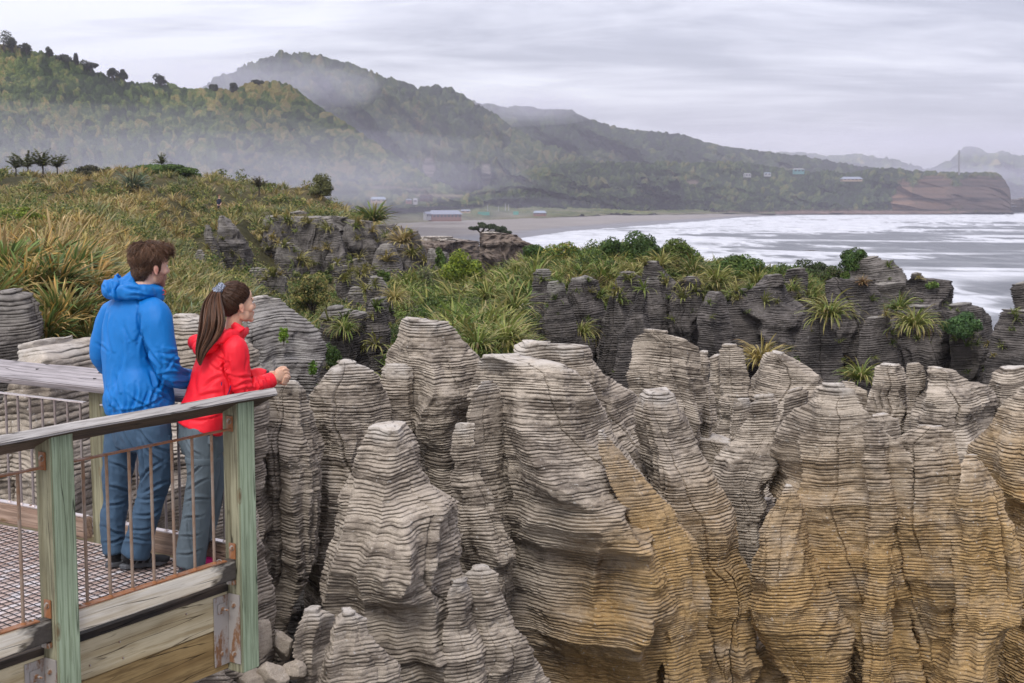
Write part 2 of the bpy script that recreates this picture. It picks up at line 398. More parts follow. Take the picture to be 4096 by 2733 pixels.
for a in [(60, 400, 300, 100, 90, 16, .0035, 1), (330, 375, 420, 110, 90, 19, .003, 2), (620, 395, 620, 120, 90, 20, .0025, 3), (20, 330, 380, 90, 70, 20, .002, 4),
          (820, 425, 900, 130, 120, 16, .002, 5), (900, 480, 760, 110, 90, 9, .003, 6),
          (500, 190, 1700, 190, 120, 45, .0075, 7), (800, 200, 2000, 60, 100, 45, .0035, 8), (1210, 245, 2700, 150, 150, 42, .007, 9), (1000, 300, 2050, 260, 100, 60, .0008, 10),
          (2120, 400, 3900, 420, 200, 42, .003, 11), (1850, 330, 3900, 520, 200, 75, .002, 12), (2250, 325, 5200, 500, 200, 70, .003, 13)]:
    a = list(a); a[6] *= .42 if a[2] < 1000 else .34; a[5] *= .8 if a[2] < 1000 else .8
    x_, y_, Y_, rx_, ry_, rz_, d_, sd_ = a
    for k_, f_ in enumerate((1.1, .8, .55)): mist(x_+(k_-1)*25, y_+(1-f_)*60*(Y_ < 1000), Y_, rx_*f_, ry_*f_, rz_*f_, round(d_*.42, 6), sd_+20*k_)
def tube(pts, rad, n=7):
    pts = np.array(pts, float); m_ = len(pts); V = []
    for i in range(m_):
        t_ = pts[min(i+1, m_-1)]-pts[max(i-1, 0)]; t_ /= np.linalg.norm(t_)+1e-9
        a = np.cross(t_, [0.3, 0.9, .2]); a /= np.linalg.norm(a); b = np.cross(t_, a)
        th = np.linspace(0, 2*np.pi, n, endpoint=False)
        V.append(pts[i]+rad[i]*(np.cos(th)[:, None]*a+np.sin(th)[:, None]*b))
    V = np.array(V).transpose(1, 0, 2)
    return V.reshape(-1, 3), gridF(n, m_, wrap=True)
def mergeVF(L_):
    V, F, k = [], [], 0
    for v, f in L_: V.append(v); F.append(f+k); k += len(v)
    return np.concatenate(V), np.concatenate(F)
# ------------------------------------------------------------------ buildings and mast
def flatm(n, c, r=.8): return NT(n, r, .2).col(c)
M_WIN = flatm('dark_window', (.03, .035, .045), .3); M_WHITE = flatm('white_paint', (.30, .30, .31)); M_RGREY = flatm('grey_roof', (.22, .24, .30), .5); M_BRICK = flatm('brown_wall', (.19, .10, .075))
M_RBLUE = flatm('pale_blue_roof', (.24, .28, .34), .5); M_DKH = flatm('dark_timber_wall', (.06, .035, .03)); M_TEAL = flatm('teal_wall', (.10, .22, .22)); M_GRN = flatm('green_paint', (.05, .26, .19)); M_TANW = flatm('tan_wall', (.36, .27, .19))
def house(label, x, y, Y, wpx, hpx, roofpx, wall, roof, az=0., depth=.6, nwin=4, name='house', cat='house', porch=False, hip=.12):
    """x, y = middle of the foot of the front wall in the picture"""
    k = Y/3069.; b = D3(x, y, Y); w_, h_, r_ = wpx*k, hpx*k, roofpx*k; d_ = w_*depth
    root = empty(name, b, label, cat, rz=0)
    ca, sa = math.cos(az), math.sin(az)
    def T(p): return [(p[0]*ca-p[1]*sa), (p[0]*sa+p[1]*ca), p[2]]
    def addm(nm, V, F, m_, par=root):
        me = bpy.data.meshes.new(nm); me.from_pydata([T(v_) for v_ in V], [], F); me.materials.append(m_)
        o = bpy.data.objects.new(nm, me); COL.objects.link(o); o.parent = par; return o
    def bx(x0, x1, y0, y1, z0, z1): return [(x0, y0, z0), (x1, y0, z0), (x1, y1, z0), (x0, y1, z0), (x0, y0, z1), (x1, y0, z1), (x1, y1, z1), (x0, y1, z1)]
    BF = [(0, 3, 2, 1), (4, 5, 6, 7), (0, 1, 5, 4), (1, 2, 6, 5), (2, 3, 7, 6), (3, 0, 4, 7)]
    addm('wall', bx(-w_/2, w_/2, 0, d_, -h_*.8, h_), BF, wall)
    e = w_*.04; hp = w_*hip
    V = [(-w_/2-e, -e, h_*.98), (w_/2+e, -e, h_*.98), (w_/2+e, d_+e, h_*.98), (-w_/2-e, d_+e, h_*.98), (-w_/2-e+hp, d_/2, h_+r_), (w_/2+e-hp, d_/2, h_+r_)]
    addm('roof', V, [(0, 1, 5, 4), (2, 3, 4, 5), (3, 0, 4), (1, 2, 5), (3, 2, 1, 0)], roof)
    for i in range(nwin):
        cx_ = -w_/2+w_*(i+.5)/nwin; ww = w_/nwin*.30
        addm('window', bx(cx_-ww, cx_+ww, -.08*h_/3, .02, h_*.25, h_*.85), BF, M_WIN)
    return root
house('long low brown lodge with a grey roof on the flat behind the beach', 1022, 501, 1130, 74, 9, 9, M_BRICK, M_RGREY, az=.12, nwin=9, name='lodge', cat='building', depth=.5)
house('small annex with a white gable at the left end of the lodge', 984, 499, 1125, 16, 8, 5, M_WHITE, M_RGREY, az=.9, nwin=2, name='lodge_annex', cat='building', hip=.0)
house('grey blue roofed house left of the brown lodge at the hill foot', 869, 463, 1010, 34, 5, 6, M_TANW, M_RBLUE, nwin=3, az=.2)
house('small white hut with an orange side on the bare bank', 953, 465, 1080, 10, 6, 4, M_WHITE, M_WHITE, nwin=1, name='hut', cat='hut')
house('dark timber house on top of the bare bank', 975, 457, 1090, 26, 7, 3, M_DKH, M_DKH, nwin=3, az=-.3)
house('brown shed left of the white hut', 938, 464, 1075, 13, 5, 2, M_BRICK, M_RGREY, nwin=1, name='shed', cat='shed')
house('pale blue roofed building right of the brown lodge', 1238, 493, 1420, 28, 4, 5, M_BRICK, M_RBLUE, nwin=4, az=-.1, name='building', cat='building')
house('low pale roofed shed between the lodge and the flagpoles', 1068, 487, 1300, 22, 3, 3, M_TANW, M_RGREY, nwin=2, name='shed', cat='shed')
house('green container by the lodge car park', 1110, 491, 1330, 26, 4, .5, M_GRN, M_GRN, nwin=0, name='container', cat='container', depth=.2, hip=0)
house('shorter green container near the pale blue roof', 1184, 490, 1370, 12, 4, .5, M_GRN, M_GRN, nwin=0, name='container', cat='container', depth=.3, hip=0)
house('teal house with a pale roof high on the wooded shelf', 1834, 395, 2150, 24, 6, 2, M_TEAL, M_WHITE, nwin=3)
house('small white house on the wooded shelf', 1762, 402, 2130, 15, 4, 2, M_WHITE, M_RBLUE, nwin=2)
house('leftmost white house on the wooded shelf', 1717, 404, 2130, 15, 4, 2, M_WHITE, M_WHITE, nwin=2, az=.3)
house('long grey roofed building near the headland', 1957, 414, 2120, 44, 3, 5, M_TANW, M_RGREY, nwin=5, name='building', cat='building')
def pole(label, x, yb, yt, Y, r, name='pole', cat='pole', mat=M_WHITE, group=None):
    b = D3(x, yb, Y); t_ = D3(x, yt, Y); t_[:2] = b[:2]
    V, F = tube([b, (b+t_)/2, t_], [r, r*.85, r*.6], 8); return tag(mesh_np(name, V, F, mat, None, loc=b), label, cat, group)
M_MAST = flatm('mast_grey', (.22, .21, .22))
mb_ = D3(2201, 396, 2280); root = empty('radio_mast', mb_, 'tall thin grey radio mast standing on the headland', 'mast')
V, F = tube([mb_-[0, 0, 4], D3(2201, 370, 2280), D3(2201, 345, 2280)], [1.6, 1.3, 1.1], 8); mesh_np('pole', V, F, M_MAST, root, loc=mb_)
for yy_ in (352, 362, 374):
    c_ = D3(2201, yy_, 2280); V, F = tube([c_-[2.2, 0, .5], c_, c_+[2.2, 0, .5]], [.5, .6, .5], 6); mesh_np('crossbar', V, F, M_MAST, root, loc=c_)
for (x_, a_, b_) in ((1119, 485, 470), (1144, 485, 473), (1160, 484, 468), (1167, 484, 469)): pole('white flagpole among those by the lodge car park', x_, a_, b_, 1350, .45, 'flagpole', 'flagpole', group='flagpoles by the lodge car park')
# ------------------------------------------------------------------ layered limestone
def rock_mat(name, pale, mid, dark, seam, ochre, spk=.5, rim=(.50, .46, .41)):
    m = NT(name, .88, .2)
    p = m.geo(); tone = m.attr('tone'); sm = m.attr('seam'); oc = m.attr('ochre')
    n1 = m.noise(m.map(p, (1, 1, 2.2)), 1.1, 5, .62)
    n2 = m.noise(m.map(p, (1, 1, 3.5)), 7., 4, .65)
    c = m.mix(m.ramp(n1, [(.35, 0), (.68, 1)]), mid, pale)
    c = m.mix(m.ramp(m.math('ADD', m.math('MULTIPLY', n2, .6), m.math('MULTIPLY', tone, .4)), [(.34, 1), (.56, 0)]), c, dark)
    ocm = m.math('MULTIPLY', oc, m.ramp(m.noise(m.map(p, (1, 1, 1.6)), .9, 5, .6), [(.30, .35), (.55, 1)]))
    oc2 = m.mix(m.ramp(n2, [(.35, 0), (.65, 1)]), tuple(x*.55 for x in ochre), ochre)
    c = m.mix(ocm, c, oc2)
    lich = m.ramp(m.noise(p, 16, 3, .5), [(.645, 0), (.70, 1)])
    c = m.mix(m.math('MULTIPLY', lich, spk), c, (.56, .54, .50))
    gr = m.noise(p, 45, 3, .7)
    c = m.mix(1., c, m.ramp(gr, [(.25, .72), (.75, 1.22)]), 'MULTIPLY')
    c = m.mix(m.math('MULTIPLY', m.attr('rim'), m.ramp(m.noise(p, 3., 4, .6), [(.38, .2), (.55, 1)])), c, rim)
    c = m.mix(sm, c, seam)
    h = m.math('ADD', m.math('MULTIPLY', n2, .5), m.math('MULTIPLY', m.noise(m.map(p, (1, 1, 4)), 26, 4, .7), .35))
    m.bump(h, .75, .05)
    return m.col(c)
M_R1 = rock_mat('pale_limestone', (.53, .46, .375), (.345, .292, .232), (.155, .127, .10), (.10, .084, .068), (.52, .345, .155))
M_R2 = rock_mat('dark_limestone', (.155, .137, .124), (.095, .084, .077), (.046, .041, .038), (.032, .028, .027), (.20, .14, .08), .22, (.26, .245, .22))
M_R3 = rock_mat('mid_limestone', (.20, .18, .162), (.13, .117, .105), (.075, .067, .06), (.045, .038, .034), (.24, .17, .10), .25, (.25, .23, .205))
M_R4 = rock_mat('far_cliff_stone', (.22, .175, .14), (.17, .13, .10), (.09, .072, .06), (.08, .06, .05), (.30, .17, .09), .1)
LR = np.random.RandomState(3)
LTH = LR.uniform(.052, .112, 900); LTH[LR.rand(900) < .10] *= 1.45
LB = -22+np.cumsum(LTH)*1.0
LOUT = LR.uniform(-1, 1, 900)
def warp(x, y):
    return .30*vn(x/5.0, y/5.0, 0, 71)+.10*vn(x/1.5, y/1.5, 0, 72)+.045*vn(x/.6, y/.6, 0, 75)+.04*np.clip(x, -30, 30)
def rock(label, pts, Y, mat=None, thick=.75, seed=0, fold=.40, N=230, lsc=1.0, groove=.046, name='rock_stack', cat='rock', ochre=None, cracks=2, lean=0., group=None, step=1, tops=.5, zmin=None, pw=2.6, facet=.30, yaw=None, crest=.5, widen=1.0):
    mat = mat or M_R1
    rs = np.random.RandomState(seed*7+11)
    p = np.array(sorted(pts), float)                    # (y, xl, xr) top to bottom
    L_ = D3(p[:, 1], p[:, 0], Y); R_ = D3(p[:, 2], p[:, 0], Y)
    zt = L_[0, 2]; zb = L_[-1, 2] if zmin is None else zmin
    lb = (LB+22)*lsc-22
    zoff = float(warp(.5*(L_[0, 0]+R_[0, 0]), Y))
    lo = np.searchsorted(lb, zb-zoff-.3); hi = np.searchsorted(lb, zt-zoff+.02)
    S = []; K = []; Tt = []
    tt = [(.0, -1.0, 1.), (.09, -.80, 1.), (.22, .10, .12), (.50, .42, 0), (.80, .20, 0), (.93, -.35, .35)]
    for k in range(lo, hi, 1):
        h = lb[k+1]-lb[k]
        for (t, o_, s_) in tt:
            S.append(lb[k]+t*h); K.append(k); Tt.append((o_, s_))
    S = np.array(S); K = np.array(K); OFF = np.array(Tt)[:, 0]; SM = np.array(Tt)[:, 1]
    zc = S+zoff
    zs = p[:, 0]*0+L_[:, 2]
    xl = np.interp(zc, zs[::-1], L_[::-1, 0]); xr = np.interp(zc, zs[::-1], R_[::-1, 0])
    # rounding of the interpolated outline so that it keeps a rock's irregular stepped edge
    jl = .05*vn(K*.19, seed, 0, 5)+.006*LOUT[K]; xl = xl+jl; xr = xr+.05*vn(K*.17, seed, 3, 6)+.006*LOUT[K]
    a = np.maximum((xr-xl)/2, .03); cx = (xl+xr)/2; a = a*(1+(widen-1)*sst(0, 1.6, zt-zc))
    yaw = rs.uniform(-.75, .75) if yaw is None else yaw
    wmx = a.max()
    b = thick*(.45*a+.55*np.minimum(wmx, a.mean()*1.4))*(crest+(1-crest)*sst(0, 1.8, zt-zc))
    # ring of angles, denser towards the camera
    u = np.linspace(0, 1, N, endpoint=False); th = 2*np.pi*u
    th = -np.pi/2+(th-np.pi)+ .55*np.sin(th-np.pi)*-1*-1*-1
    ct, st = np.cos(th), np.sin(th)
    ex, ey = ct, st
    Z = zc[:, None]+0*th[None]
    bst = 1+.14*vn(K*.16, seed, 0, 17)+.03*vn(np.floor(K/3.)*2.3, seed, 0, 18)
    b = b*bst
    cyy = Y+lean*(zc-zt)
    sc = 1.0/max(.5, min(1.6, wmx))
    # a few facets that wander with height: sharp vertical edges between broad faces
    nfac = rs.randint(5, 8); R = 0
    a0 = rs.uniform(0, 6.28)
    for i in range(nfac):
        ti = a0+2*np.pi*(i+rs.uniform(-.28, .28))/nfac+.35*vn(zc*.45+i*13, seed, 0, 21)
        di = 1+facet*vn(zc*.5+i*7.7, seed, 0, 22)+.5*facet*vn(zc*1.4+i*3.7, seed, 0, 23)
        R = R+np.maximum(0, np.cos(th[None]-ti[:, None])/di[:, None])**16
    R = R**(-1/16.)
    wxn = cx[:, None]+a[:, None]*ex[None]*R; wyn = cyy[:, None]+b[:, None]*ey[None]*R
    # buttresses and hollows
    dg = rs.uniform(-.35, .35)
    nf = fbm((wxn+dg*Z)*.8*sc+seed*3.1, wyn*.8*sc, Z*.16, seed+1, 2)
    rf = 1-2*np.abs(vn((wxn+dg*Z)*1.1*sc+seed, wyn*1.1*sc, Z*.20+.3*vn(0, 0, Z*.8, seed), seed+2))
    r2 = 1-2*np.abs(vn((wxn-dg*Z)*2.6*sc+seed, wyn*2.6*sc, Z*.30, seed+12))
    md = fbm(wxn*2.6, wyn*2.6, Z*1.1, seed+4, 3)
    R = R*(1+fold*(.70*nf+.75*rf+.42*r2)+fold*.22*md)
    # open joints
    cr = 0
    for i in range(cracks):
        t0 = rs.uniform(-2.9, -.25); wid = rs.uniform(.012, .028)/max(.6, wmx)*1.3; dp = rs.uniform(.06, .30)
        tc = t0+.22*vn(zc*.9+i*9, seed, 0, 31+i)+.10*(zc-zt)*rs.uniform(-.6, .6)
        ext = sst(-.35, .25, vn(zc*.55+i*5, seed, 0, 41+i)+rs.uniform(-.1, .5))
        d = (th[None]-tc[:, None]+np.pi) % (2*np.pi)-np.pi
        cr = cr-(dp*ext)[:, None]*np.exp(-(d/wid)**2)
    R = R+cr
    X0 = R*ex[None]*a[:, None]; Y0 = R*ey[None]*b[:, None]
    yw = yaw+.25*vn(zc*.3, seed, 0, 19); cw, sw_ = np.cos(yw)[:, None], np.sin(yw)[:, None]
    X0, Y0 = X0*cw-Y0*sw_, X0*sw_+Y0*cw
    # fit each ring back to the outline
    mn, mx = X0.min(1), X0.max(1)
    k_ = 9
    def smo(v): 
        w_ = np.ones(k_)/k_; return np.convolve(np.pad(v, k_//2, mode='edge'), w_, 'valid')
    mn, mx = smo(mn), smo(mx)
    X0 = (X0-mn[:, None])/(mx-mn)[:, None]*(2*a[:, None])-a[:, None]
    X = cx[:, None]+X0; Yw = cyy[:, None]+Y0
    # strata relief
    fq = 1/max(1., lsc)
    rr = np.hypot(X0, Y0)+1e-6; nx_, ny_ = X0/rr, Y0/rr
    gv = .62+.95*vn(X*1.6*fq, Yw*1.6*fq, K[:, None]*.61, 51)+.55*vn(X*6*fq, Yw*6*fq, K[:, None]*1.3, 54)
    gv = np.clip(gv, .12, 1.5)
    lay = .20*LOUT[K][:, None]+.45*vn(X*1.3*fq, Yw*1.3*fq, K[:, None]*.23+.2, 52)+.75*vn(X*4*fq, Yw*4*fq, K[:, None]*.9, 53)+1.0*vn(X*11*fq, Yw*11*fq, K[:, None]*2.7, 55)
    off = groove*lsc*(OFF[:, None]*gv*1.15+.55*lay)+.022*fbm(X*9, Yw*9, Z*9, 57, 2)
    off = np.maximum(off, -.45*rr)
    # weathered-back top layers
    top = sst(0, tops, zt-Z); off = off-(1-top)*.05*a[:, None]*0
    X = X+nx_*off; Yw = Yw+ny_*off
    Z = Z+warp(X*fq, Yw*fq)-warp(np.array(.5*(L_[0, 0]+R_[0, 0])*fq), np.array(Y*fq))+lsc*.022*vn(X*1.6*fq, Yw*1.6*fq, S[:, None]*5*fq, 59)+lsc*.010*vn(X*7*fq, Yw*7*fq, S[:, None]*6*fq, 60)
    tone = (.5+.18*vn(K*.7, 0, 0, 58))[:, None]+.5*vn(X*1.5, Yw*1.5, K[:, None]*.35, 56)+.25*vn(X*6, Yw*6, K[:, None]*1.3, 50)
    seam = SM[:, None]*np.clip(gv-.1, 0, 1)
    # stepped top: rings shrink inwards
    rim = sst(.22, .0, (zt-S)[:, None]+.12*vn(X*2, Yw*2, 0, 14))*.8+0*X
    Xs, Ys, Zs, Ts, Ss, Rs_ = [X], [Yw], [Z], [tone], [seam], [rim]
    zz = 0.
    cx_, cy_ = X[-1].mean(), Yw[-1].mean()
    for f_, dz in ((.95, .006), (.90, .010), (.76, .012), (.73, .030), (.50, .032), (.46, .044), (.25, .046), (.02, .048)):
        xx = cx_+(X[-1]-cx_)*f_+.03*vn(X[-1]*3+dz*50, Yw[-1]*3, 0, 8)*(f_ > .1); yy = cy_+(Yw[-1]-cy_)*f_
        Xs.append(xx[None]); Ys.append(yy[None])
        Zs.append(Z[-1][None]*f_+(1-f_)*Z[-1].mean()+dz*lsc*min(1, a[-1]*2.2)+.02*vn(xx*3, yy*3, 0, 9)[None]); Ts.append(tone[-1][None]+.15); Ss.append(0*seam[-1][None]); Rs_.append(0*rim[-1][None]+1)
    X, Yw, Z, tone, seam, rim = [np.concatenate(q_, 0) for q_ in (Xs, Ys, Zs, Ts, Ss, Rs_)]
    P = np.stack([X, Yw, Z], -1)                         # (rings, N)
    P = P.transpose(1, 0, 2); tone = tone.T; seam = seam.T
    oc = np.zeros(tone.shape)
    if ochre is not None: oc = ochre(P)
    F = gridF(N, P.shape[1], wrap=True)
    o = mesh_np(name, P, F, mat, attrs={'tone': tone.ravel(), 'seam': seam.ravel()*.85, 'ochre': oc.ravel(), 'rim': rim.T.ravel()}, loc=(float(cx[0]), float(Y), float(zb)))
    return tag(o, label, cat, group)
def och(P):
    x, y = Dinv(P)
    g = .35*fbm(P[..., 0]*.6, P[..., 1]*.6, P[..., 2]*.4, 91, 3)
    k = sst(1010, 1400, y+190*g*2+np.clip((x-1900)*.28, 0, 110)-np.clip((1500-x)*.9, -60, 500))
    return k*sst(1050, 1350, x)
def och_strip(P):
    x, y = Dinv(P)
    return np.maximum(och(P), sst(980, 1060, y))
front = [
 ('tall grey layered rock just right of the corner post', [(879,635,680),(890,618,690),(930,590,704),(960,575,712),(1030,562,727),(1120,556,728),(1200,556,724),(1300,560,712),(1400,585,668),(1600,600,650)], 24, dict(seed=1, thick=.8)),
 ('tall pale layered rock behind the central pointed tower', [(835,775,820),(843,760,846),(860,748,866),(890,728,880),(905,716,884),(980,716,890),(1060,718,900),(1150,705,900),(1220,690,890),(1300,688,880),(1400,700,860),(1500,700,850),(1600,700,850)], 25.5, dict(seed=2)),
 ('central pointed tower of thick pale layers', [(976,852,930),(985,848,938),(1000,840,945),(1050,818,965),(1078,812,970),(1110,797,990),(1130,790,1015),(1150,786,1036),(1195,780,1040),(1235,772,1036),(1290,765,1052),(1350,768,1078),(1420,776,1080),(1524,798,1114),(1620,800,1122)], 21, dict(seed=3, fold=.34)),
 ('small fin of rock against the foot of the central tower', [(1304,1085,1122),(1320,1064,1145),(1360,1060,1152),(1400,1060,1167),(1440,1064,1182),(1500,1072,1215),(1600,1080,1255)], 20.4, dict(seed=4, thick=.5)),
 ('dark narrow fin at the foot of the central tower', [(1330,1040,1068),(1370,1030,1082),(1420,1020,1080),(1500,1030,1115),(1600,1040,1120)], 20.0, dict(seed=44, thick=.5)),
 ('low knobbly rock at the lower left beside the boulders', [(1403,698,735),(1415,692,762),(1440,680,772),(1480,680,786),(1540,688,796),(1640,690,800)], 19.2, dict(seed=5)),
 ('low rounded rock with a flat cap at the bottom edge', [(1408,775,822),(1416,767,842),(1440,760,850),(1475,758,858),(1495,748,885),(1520,745,905),(1640,740,915)], 18.4, dict(seed=6, thick=.9)),
 ('flat topped pale rock rising highest left of centre', [(734,925,990),(742,920,1028),(760,914,1046),(775,910,1052),(800,900,1066),(815,890,1088),(830,887,1099),(860,886,1098),(900,905,1094),(950,925,1088),(985,945,1082),(1020,985,1074),(1100,985,1080),(1300,1000,1100)], 27, dict(seed=7)),
 ('short square rock left of the highest pale rock', [(839,880,935),(848,873,948),(870,871,950),(900,872,948),(960,884,948),(1010,905,955),(1120,915,960)], 26.5, dict(seed=8)),
 ('slim leaning rock in the hollow behind the central tower', [(985,1046,1085),(1040,1040,1095),(1090,1038,1100),(1130,1040,1118),(1176,1042,1134),(1210,1042,1155),(1245,1045,1170),(1280,1050,1174),(1310,1075,1165),(1420,1080,1150)], 22.8, dict(seed=9, thick=.55)),
 ('broad pale rock mass with a flat top in the middle', [(817,1098,1200),(830,1094,1290),(850,1090,1330),(875,1086,1350),(910,1080,1362),(960,1078,1374),(1000,1085,1390),(1040,1095,1420),(1070,1099,1445),(1110,1098,1475),(1160,1120,1512),(1200,1145,1545),(1240,1166,1562),(1290,1176,1580),(1360,1168,1582),(1440,1185,1590),(1500,1218,1602),(1620,1250,1620)], 24, dict(seed=70, fold=.40, N=330, cracks=4, thick=.62, ochre=och)),
 ('raised pale slab on top of the broad middle mass', [(788,1195,1270),(797,1187,1345),(806,1183,1356),(830,1180,1362),(860,1190,1378),(880,1200,1396),(908,1210,1424),(925,1230,1452),(960,1250,1470),(1010,1270,1490),(1090,1300,1520),(1250,1350,1560)], 26.2, dict(seed=12, N=240)),
 ('ochre rib of bare limestone running down the middle mass', [(992,1376,1382),(1015,1376,1404),(1040,1380,1425),(1080,1392,1455),(1110,1402,1478),(1150,1422,1508),(1200,1440,1545),(1240,1450,1562),(1280,1462,1578),(1340,1478,1580),(1400,1492,1584),(1480,1510,1598),(1620,1530,1618)], 22.6, dict(seed=13, thick=.6, ochre=lambda P: .55+.45*sst(1000, 1300, Dinv(P)[1])+0*P[..., 0], groove=.030, fold=.3, cracks=1, yaw=.5)),
 ('round capped rock with a long slope right of the ochre rib', [(903,1476,1542),(911,1467,1554),(930,1463,1560),(955,1464,1566),(985,1468,1582),(1018,1472,1597),(1055,1482,1612),(1090,1492,1630),(1139,1510,1659),(1170,1520,1673),(1202,1530,1681),(1270,1548,1686),(1310,1560,1706),(1370,1566,1728),(1400,1570,1734),(1440,1576,1730),(1510,1585,1744),(1620,1600,1740)], 24.5, dict(seed=14, ochre=och)),
 ('thick pale block rising behind the round capped rock', [(766,1478,1535),(771,1466,1568),(782,1455,1600),(800,1450,1607),(840,1447,1607),(900,1446,1607),(950,1442,1604),(1000,1455,1600),(1100,1470,1606),(1200,1500,1600)], 29, dict(seed=15, thick=.6, cracks=4)),
 ('narrow rock sliver against the thick pale block', [(812,1606,1618),(830,1602,1624),(870,1602,1630),(905,1602,1641),(950,1602,1640),(975,1604,1632),(1010,1610,1628),(1100,1612,1628)], 29.6, dict(seed=16, thick=1.2, N=90)),
 ('square headed rock right of the thick pale block', [(797,1656,1686),(803,1652,1700),(830,1652,1708),(870,1656,1719),(905,1660,1724),(950,1656,1725),(1000,1646,1722),(1150,1640,1710)], 33, dict(seed=17)),
 ('low shoulder of rock between the block and the square head', [(822,1624,1650),(840,1624,1662),(900,1628,1680),(960,1632,1690),(1100,1636,1690)], 33.6, dict(seed=18)),
 ('broad sloping rock wedge in the second row', [(811,1768,1800),(820,1757,1828),(832,1750,1852),(848,1744,1872),(865,1738,1882),(890,1730,1893),(930,1726,1900),(1000,1722,1888),(1150,1720,1880)], 33, dict(seed=19)),
 ('little knob of rock before the broad sloping wedge', [(924,1692,1722),(932,1684,1728),(955,1680,1728),(990,1679,1720),(1016,1680,1708),(1080,1685,1705)], 27, dict(seed=20, N=110)),
 ('stepped rock above the dark cave', [(916,1738,1776),(924,1730,1784),(945,1722,1786),(975,1712,1790),(1005,1700,1792),(1025,1672,1794),(1050,1645,1790),(1080,1636,1775),(1100,1640,1762),(1130,1652,1752),(1160,1664,1748),(1190,1680,1736),(1260,1690,1730)], 25.5, dict(seed=21)),
 ('ragged headed rock left of the broad golden wall', [(898,1803,1848),(905,1792,1858),(930,1788,1858),(960,1788,1850),(1010,1790,1845),(1060,1794,1815),(1150,1796,1810)], 26.4, dict(seed=22)),
 ('broad golden layered wall with a small cap stone', [(888,1898,1936),(893,1893,1946),(906,1880,1956),(930,1868,1966),(955,1853,1984),(990,1826,2000),(1020,1810,2020),(1060,1806,2036),(1110,1808,2044),(1180,1815,2048),(1250,1832,2058),(1290,1845,2070),(1340,1868,2088),(1400,1898,2104),(1450,1926,2116),(1500,1940,2132),(1620,1985,2150)], 24, dict(seed=23, N=300, ochre=och, fold=.42, thick=.6, cracks=4)),
 ('narrow flat headed pillar on the golden wall', [(971,1986,2014),(980,1977,2028),(1010,1975,2034),(1050,1976,2042),(1100,1980,2046),(1200,1990,2048)], 23.2, dict(seed=24, thick=.9, N=120, ochre=och)),
 ('bulging rock lobe beside the dark cave', [(1120,1800,1822),(1150,1775,1840),(1190,1752,1850),(1240,1740,1860),(1290,1735,1872),(1350,1730,1890),(1400,1732,1915),(1440,1738,1938),(1480,1760,1944),(1520,1790,1940),(1560,1810,1930)], 23.6, dict(seed=25, ochre=och, thick=.6)),
 ('tall golden rock with a hollow neck right of centre', [(979,2108,2166),(985,2092,2182),(1000,2068,2186),(1020,2048,2187),(1060,2040,2190),(1110,2042,2194),(1180,2046,2192),(1250,2055,2192),(1310,2068,2194),(1370,2085,2225),(1430,2105,2262),(1500,2120,2280),(1620,2140,2290)], 23.4, dict(seed=26, ochre=och, N=230)),
 ('rounded golden rock bulging near the right edge', [(1052,2206,2236),(1060,2196,2254),(1080,2188,2270),(1110,2182,2290),(1150,2178,2308),(1200,2176,2312),(1260,2175,2316),(1310,2182,2328),(1375,2188,2336),(1410,2190,2322),(1450,2186,2300),(1500,2176,2290),(1620,2150,2270)], 22.6, dict(seed=27, ochre=och, N=230, thick=.8)),
 ('pale rock wall running off the right edge', [(847,2296,2360),(855,2282,2400),(880,2268,2440),(920,2263,2440),(1000,2258,2440),(1100,2258,2440),(1300,2270,2440),(1600,2280,2440)], 31, dict(seed=28, thick=.6)),
 ('big pale rock cut off by the lower right edge', [(893,2345,2420),(920,2325,2440),(960,2302,2450),(1000,2288,2450),(1040,2262,2450),(1100,2268,2460),(1200,2300,2460),(1400,2290,2460),(1620,2280,2460)], 25.5, dict(seed=29, thick=.6, ochre=och)),
 ('squat pale rock with a split top in the second row', [(840,2020,2074),(846,2008,2082),(870,1998,2086),(910,1988,2088),(940,1980,2086),(962,1976,2076),(1060,1980,2070)], 31, dict(seed=30)),
 ('leaning pillar joined to the squat split rock', [(836,2084,2106),(845,2082,2116),(865,2082,2123),(890,2080,2122),(915,2080,2110),(945,2082,2102),(1050,2084,2100)], 30.4, dict(seed=31, thick=.9, N=110)),
 ('grooved rock sloping down to the right in the second row', [(845,2134,2160),(850,2129,2190),(865,2124,2206),(882,2118,2232),(888,2114,2270),(900,2112,2288),(940,2098,2288),(990,2090,2284),(1100,2090,2274)], 30, dict(seed=32)),
 ('low ledge between the golden wall and the squat rock', [(955,1996,2036),(964,1992,2056),(985,1990,2060),(1060,1990,2060)], 27.6, dict(seed=33)),
 ('small low rock in front of the flax at the second row', [(880,1928,1960),(890,1922,1978),(920,1918,1994),(1000,1920,2000)], 31.4, dict(seed=34, N=110)),
 ('dark hollowed rock at the back of the cave', [(1150,1665,1765),(1200,1660,1790),(1300,1680,1800),(1400,1720,1800),(1500,1740,1960),(1620,1740,1980)], 27, dict(seed=61)),
 ('low undercut ochre foot of the golden walls', [(1462,1650,1760),(1475,1640,1850),(1500,1620,1930),(1540,1610,1975),(1640,1600,2000)], 25.2, dict(seed=62, ochre=lambda P: np.ones(P.shape[:-1]), groove=.07)),
 ('shaded rock filling the cleft left of the middle mass', [(1040,1060,1110),(1100,1055,1130),(1200,1080,1180),(1300,1090,1190),(1400,1100,1220),(1620,1120,1260)], 25.6, dict(seed=63)),
 ('shaded rock in the gap behind the tall grey rock', [(1080,690,740),(1150,680,760),(1250,672,770),(1350,668,760),(1620,690,760)], 29.5, dict(seed=64, mat='M_R3b')),
 ('shaded wall behind the slim leaning rock', [(930,930,1080),(1000,925,1090),(1100,930,1110),(1300,950,1130),(1620,960,1150)], 28.6, dict(seed=65)),
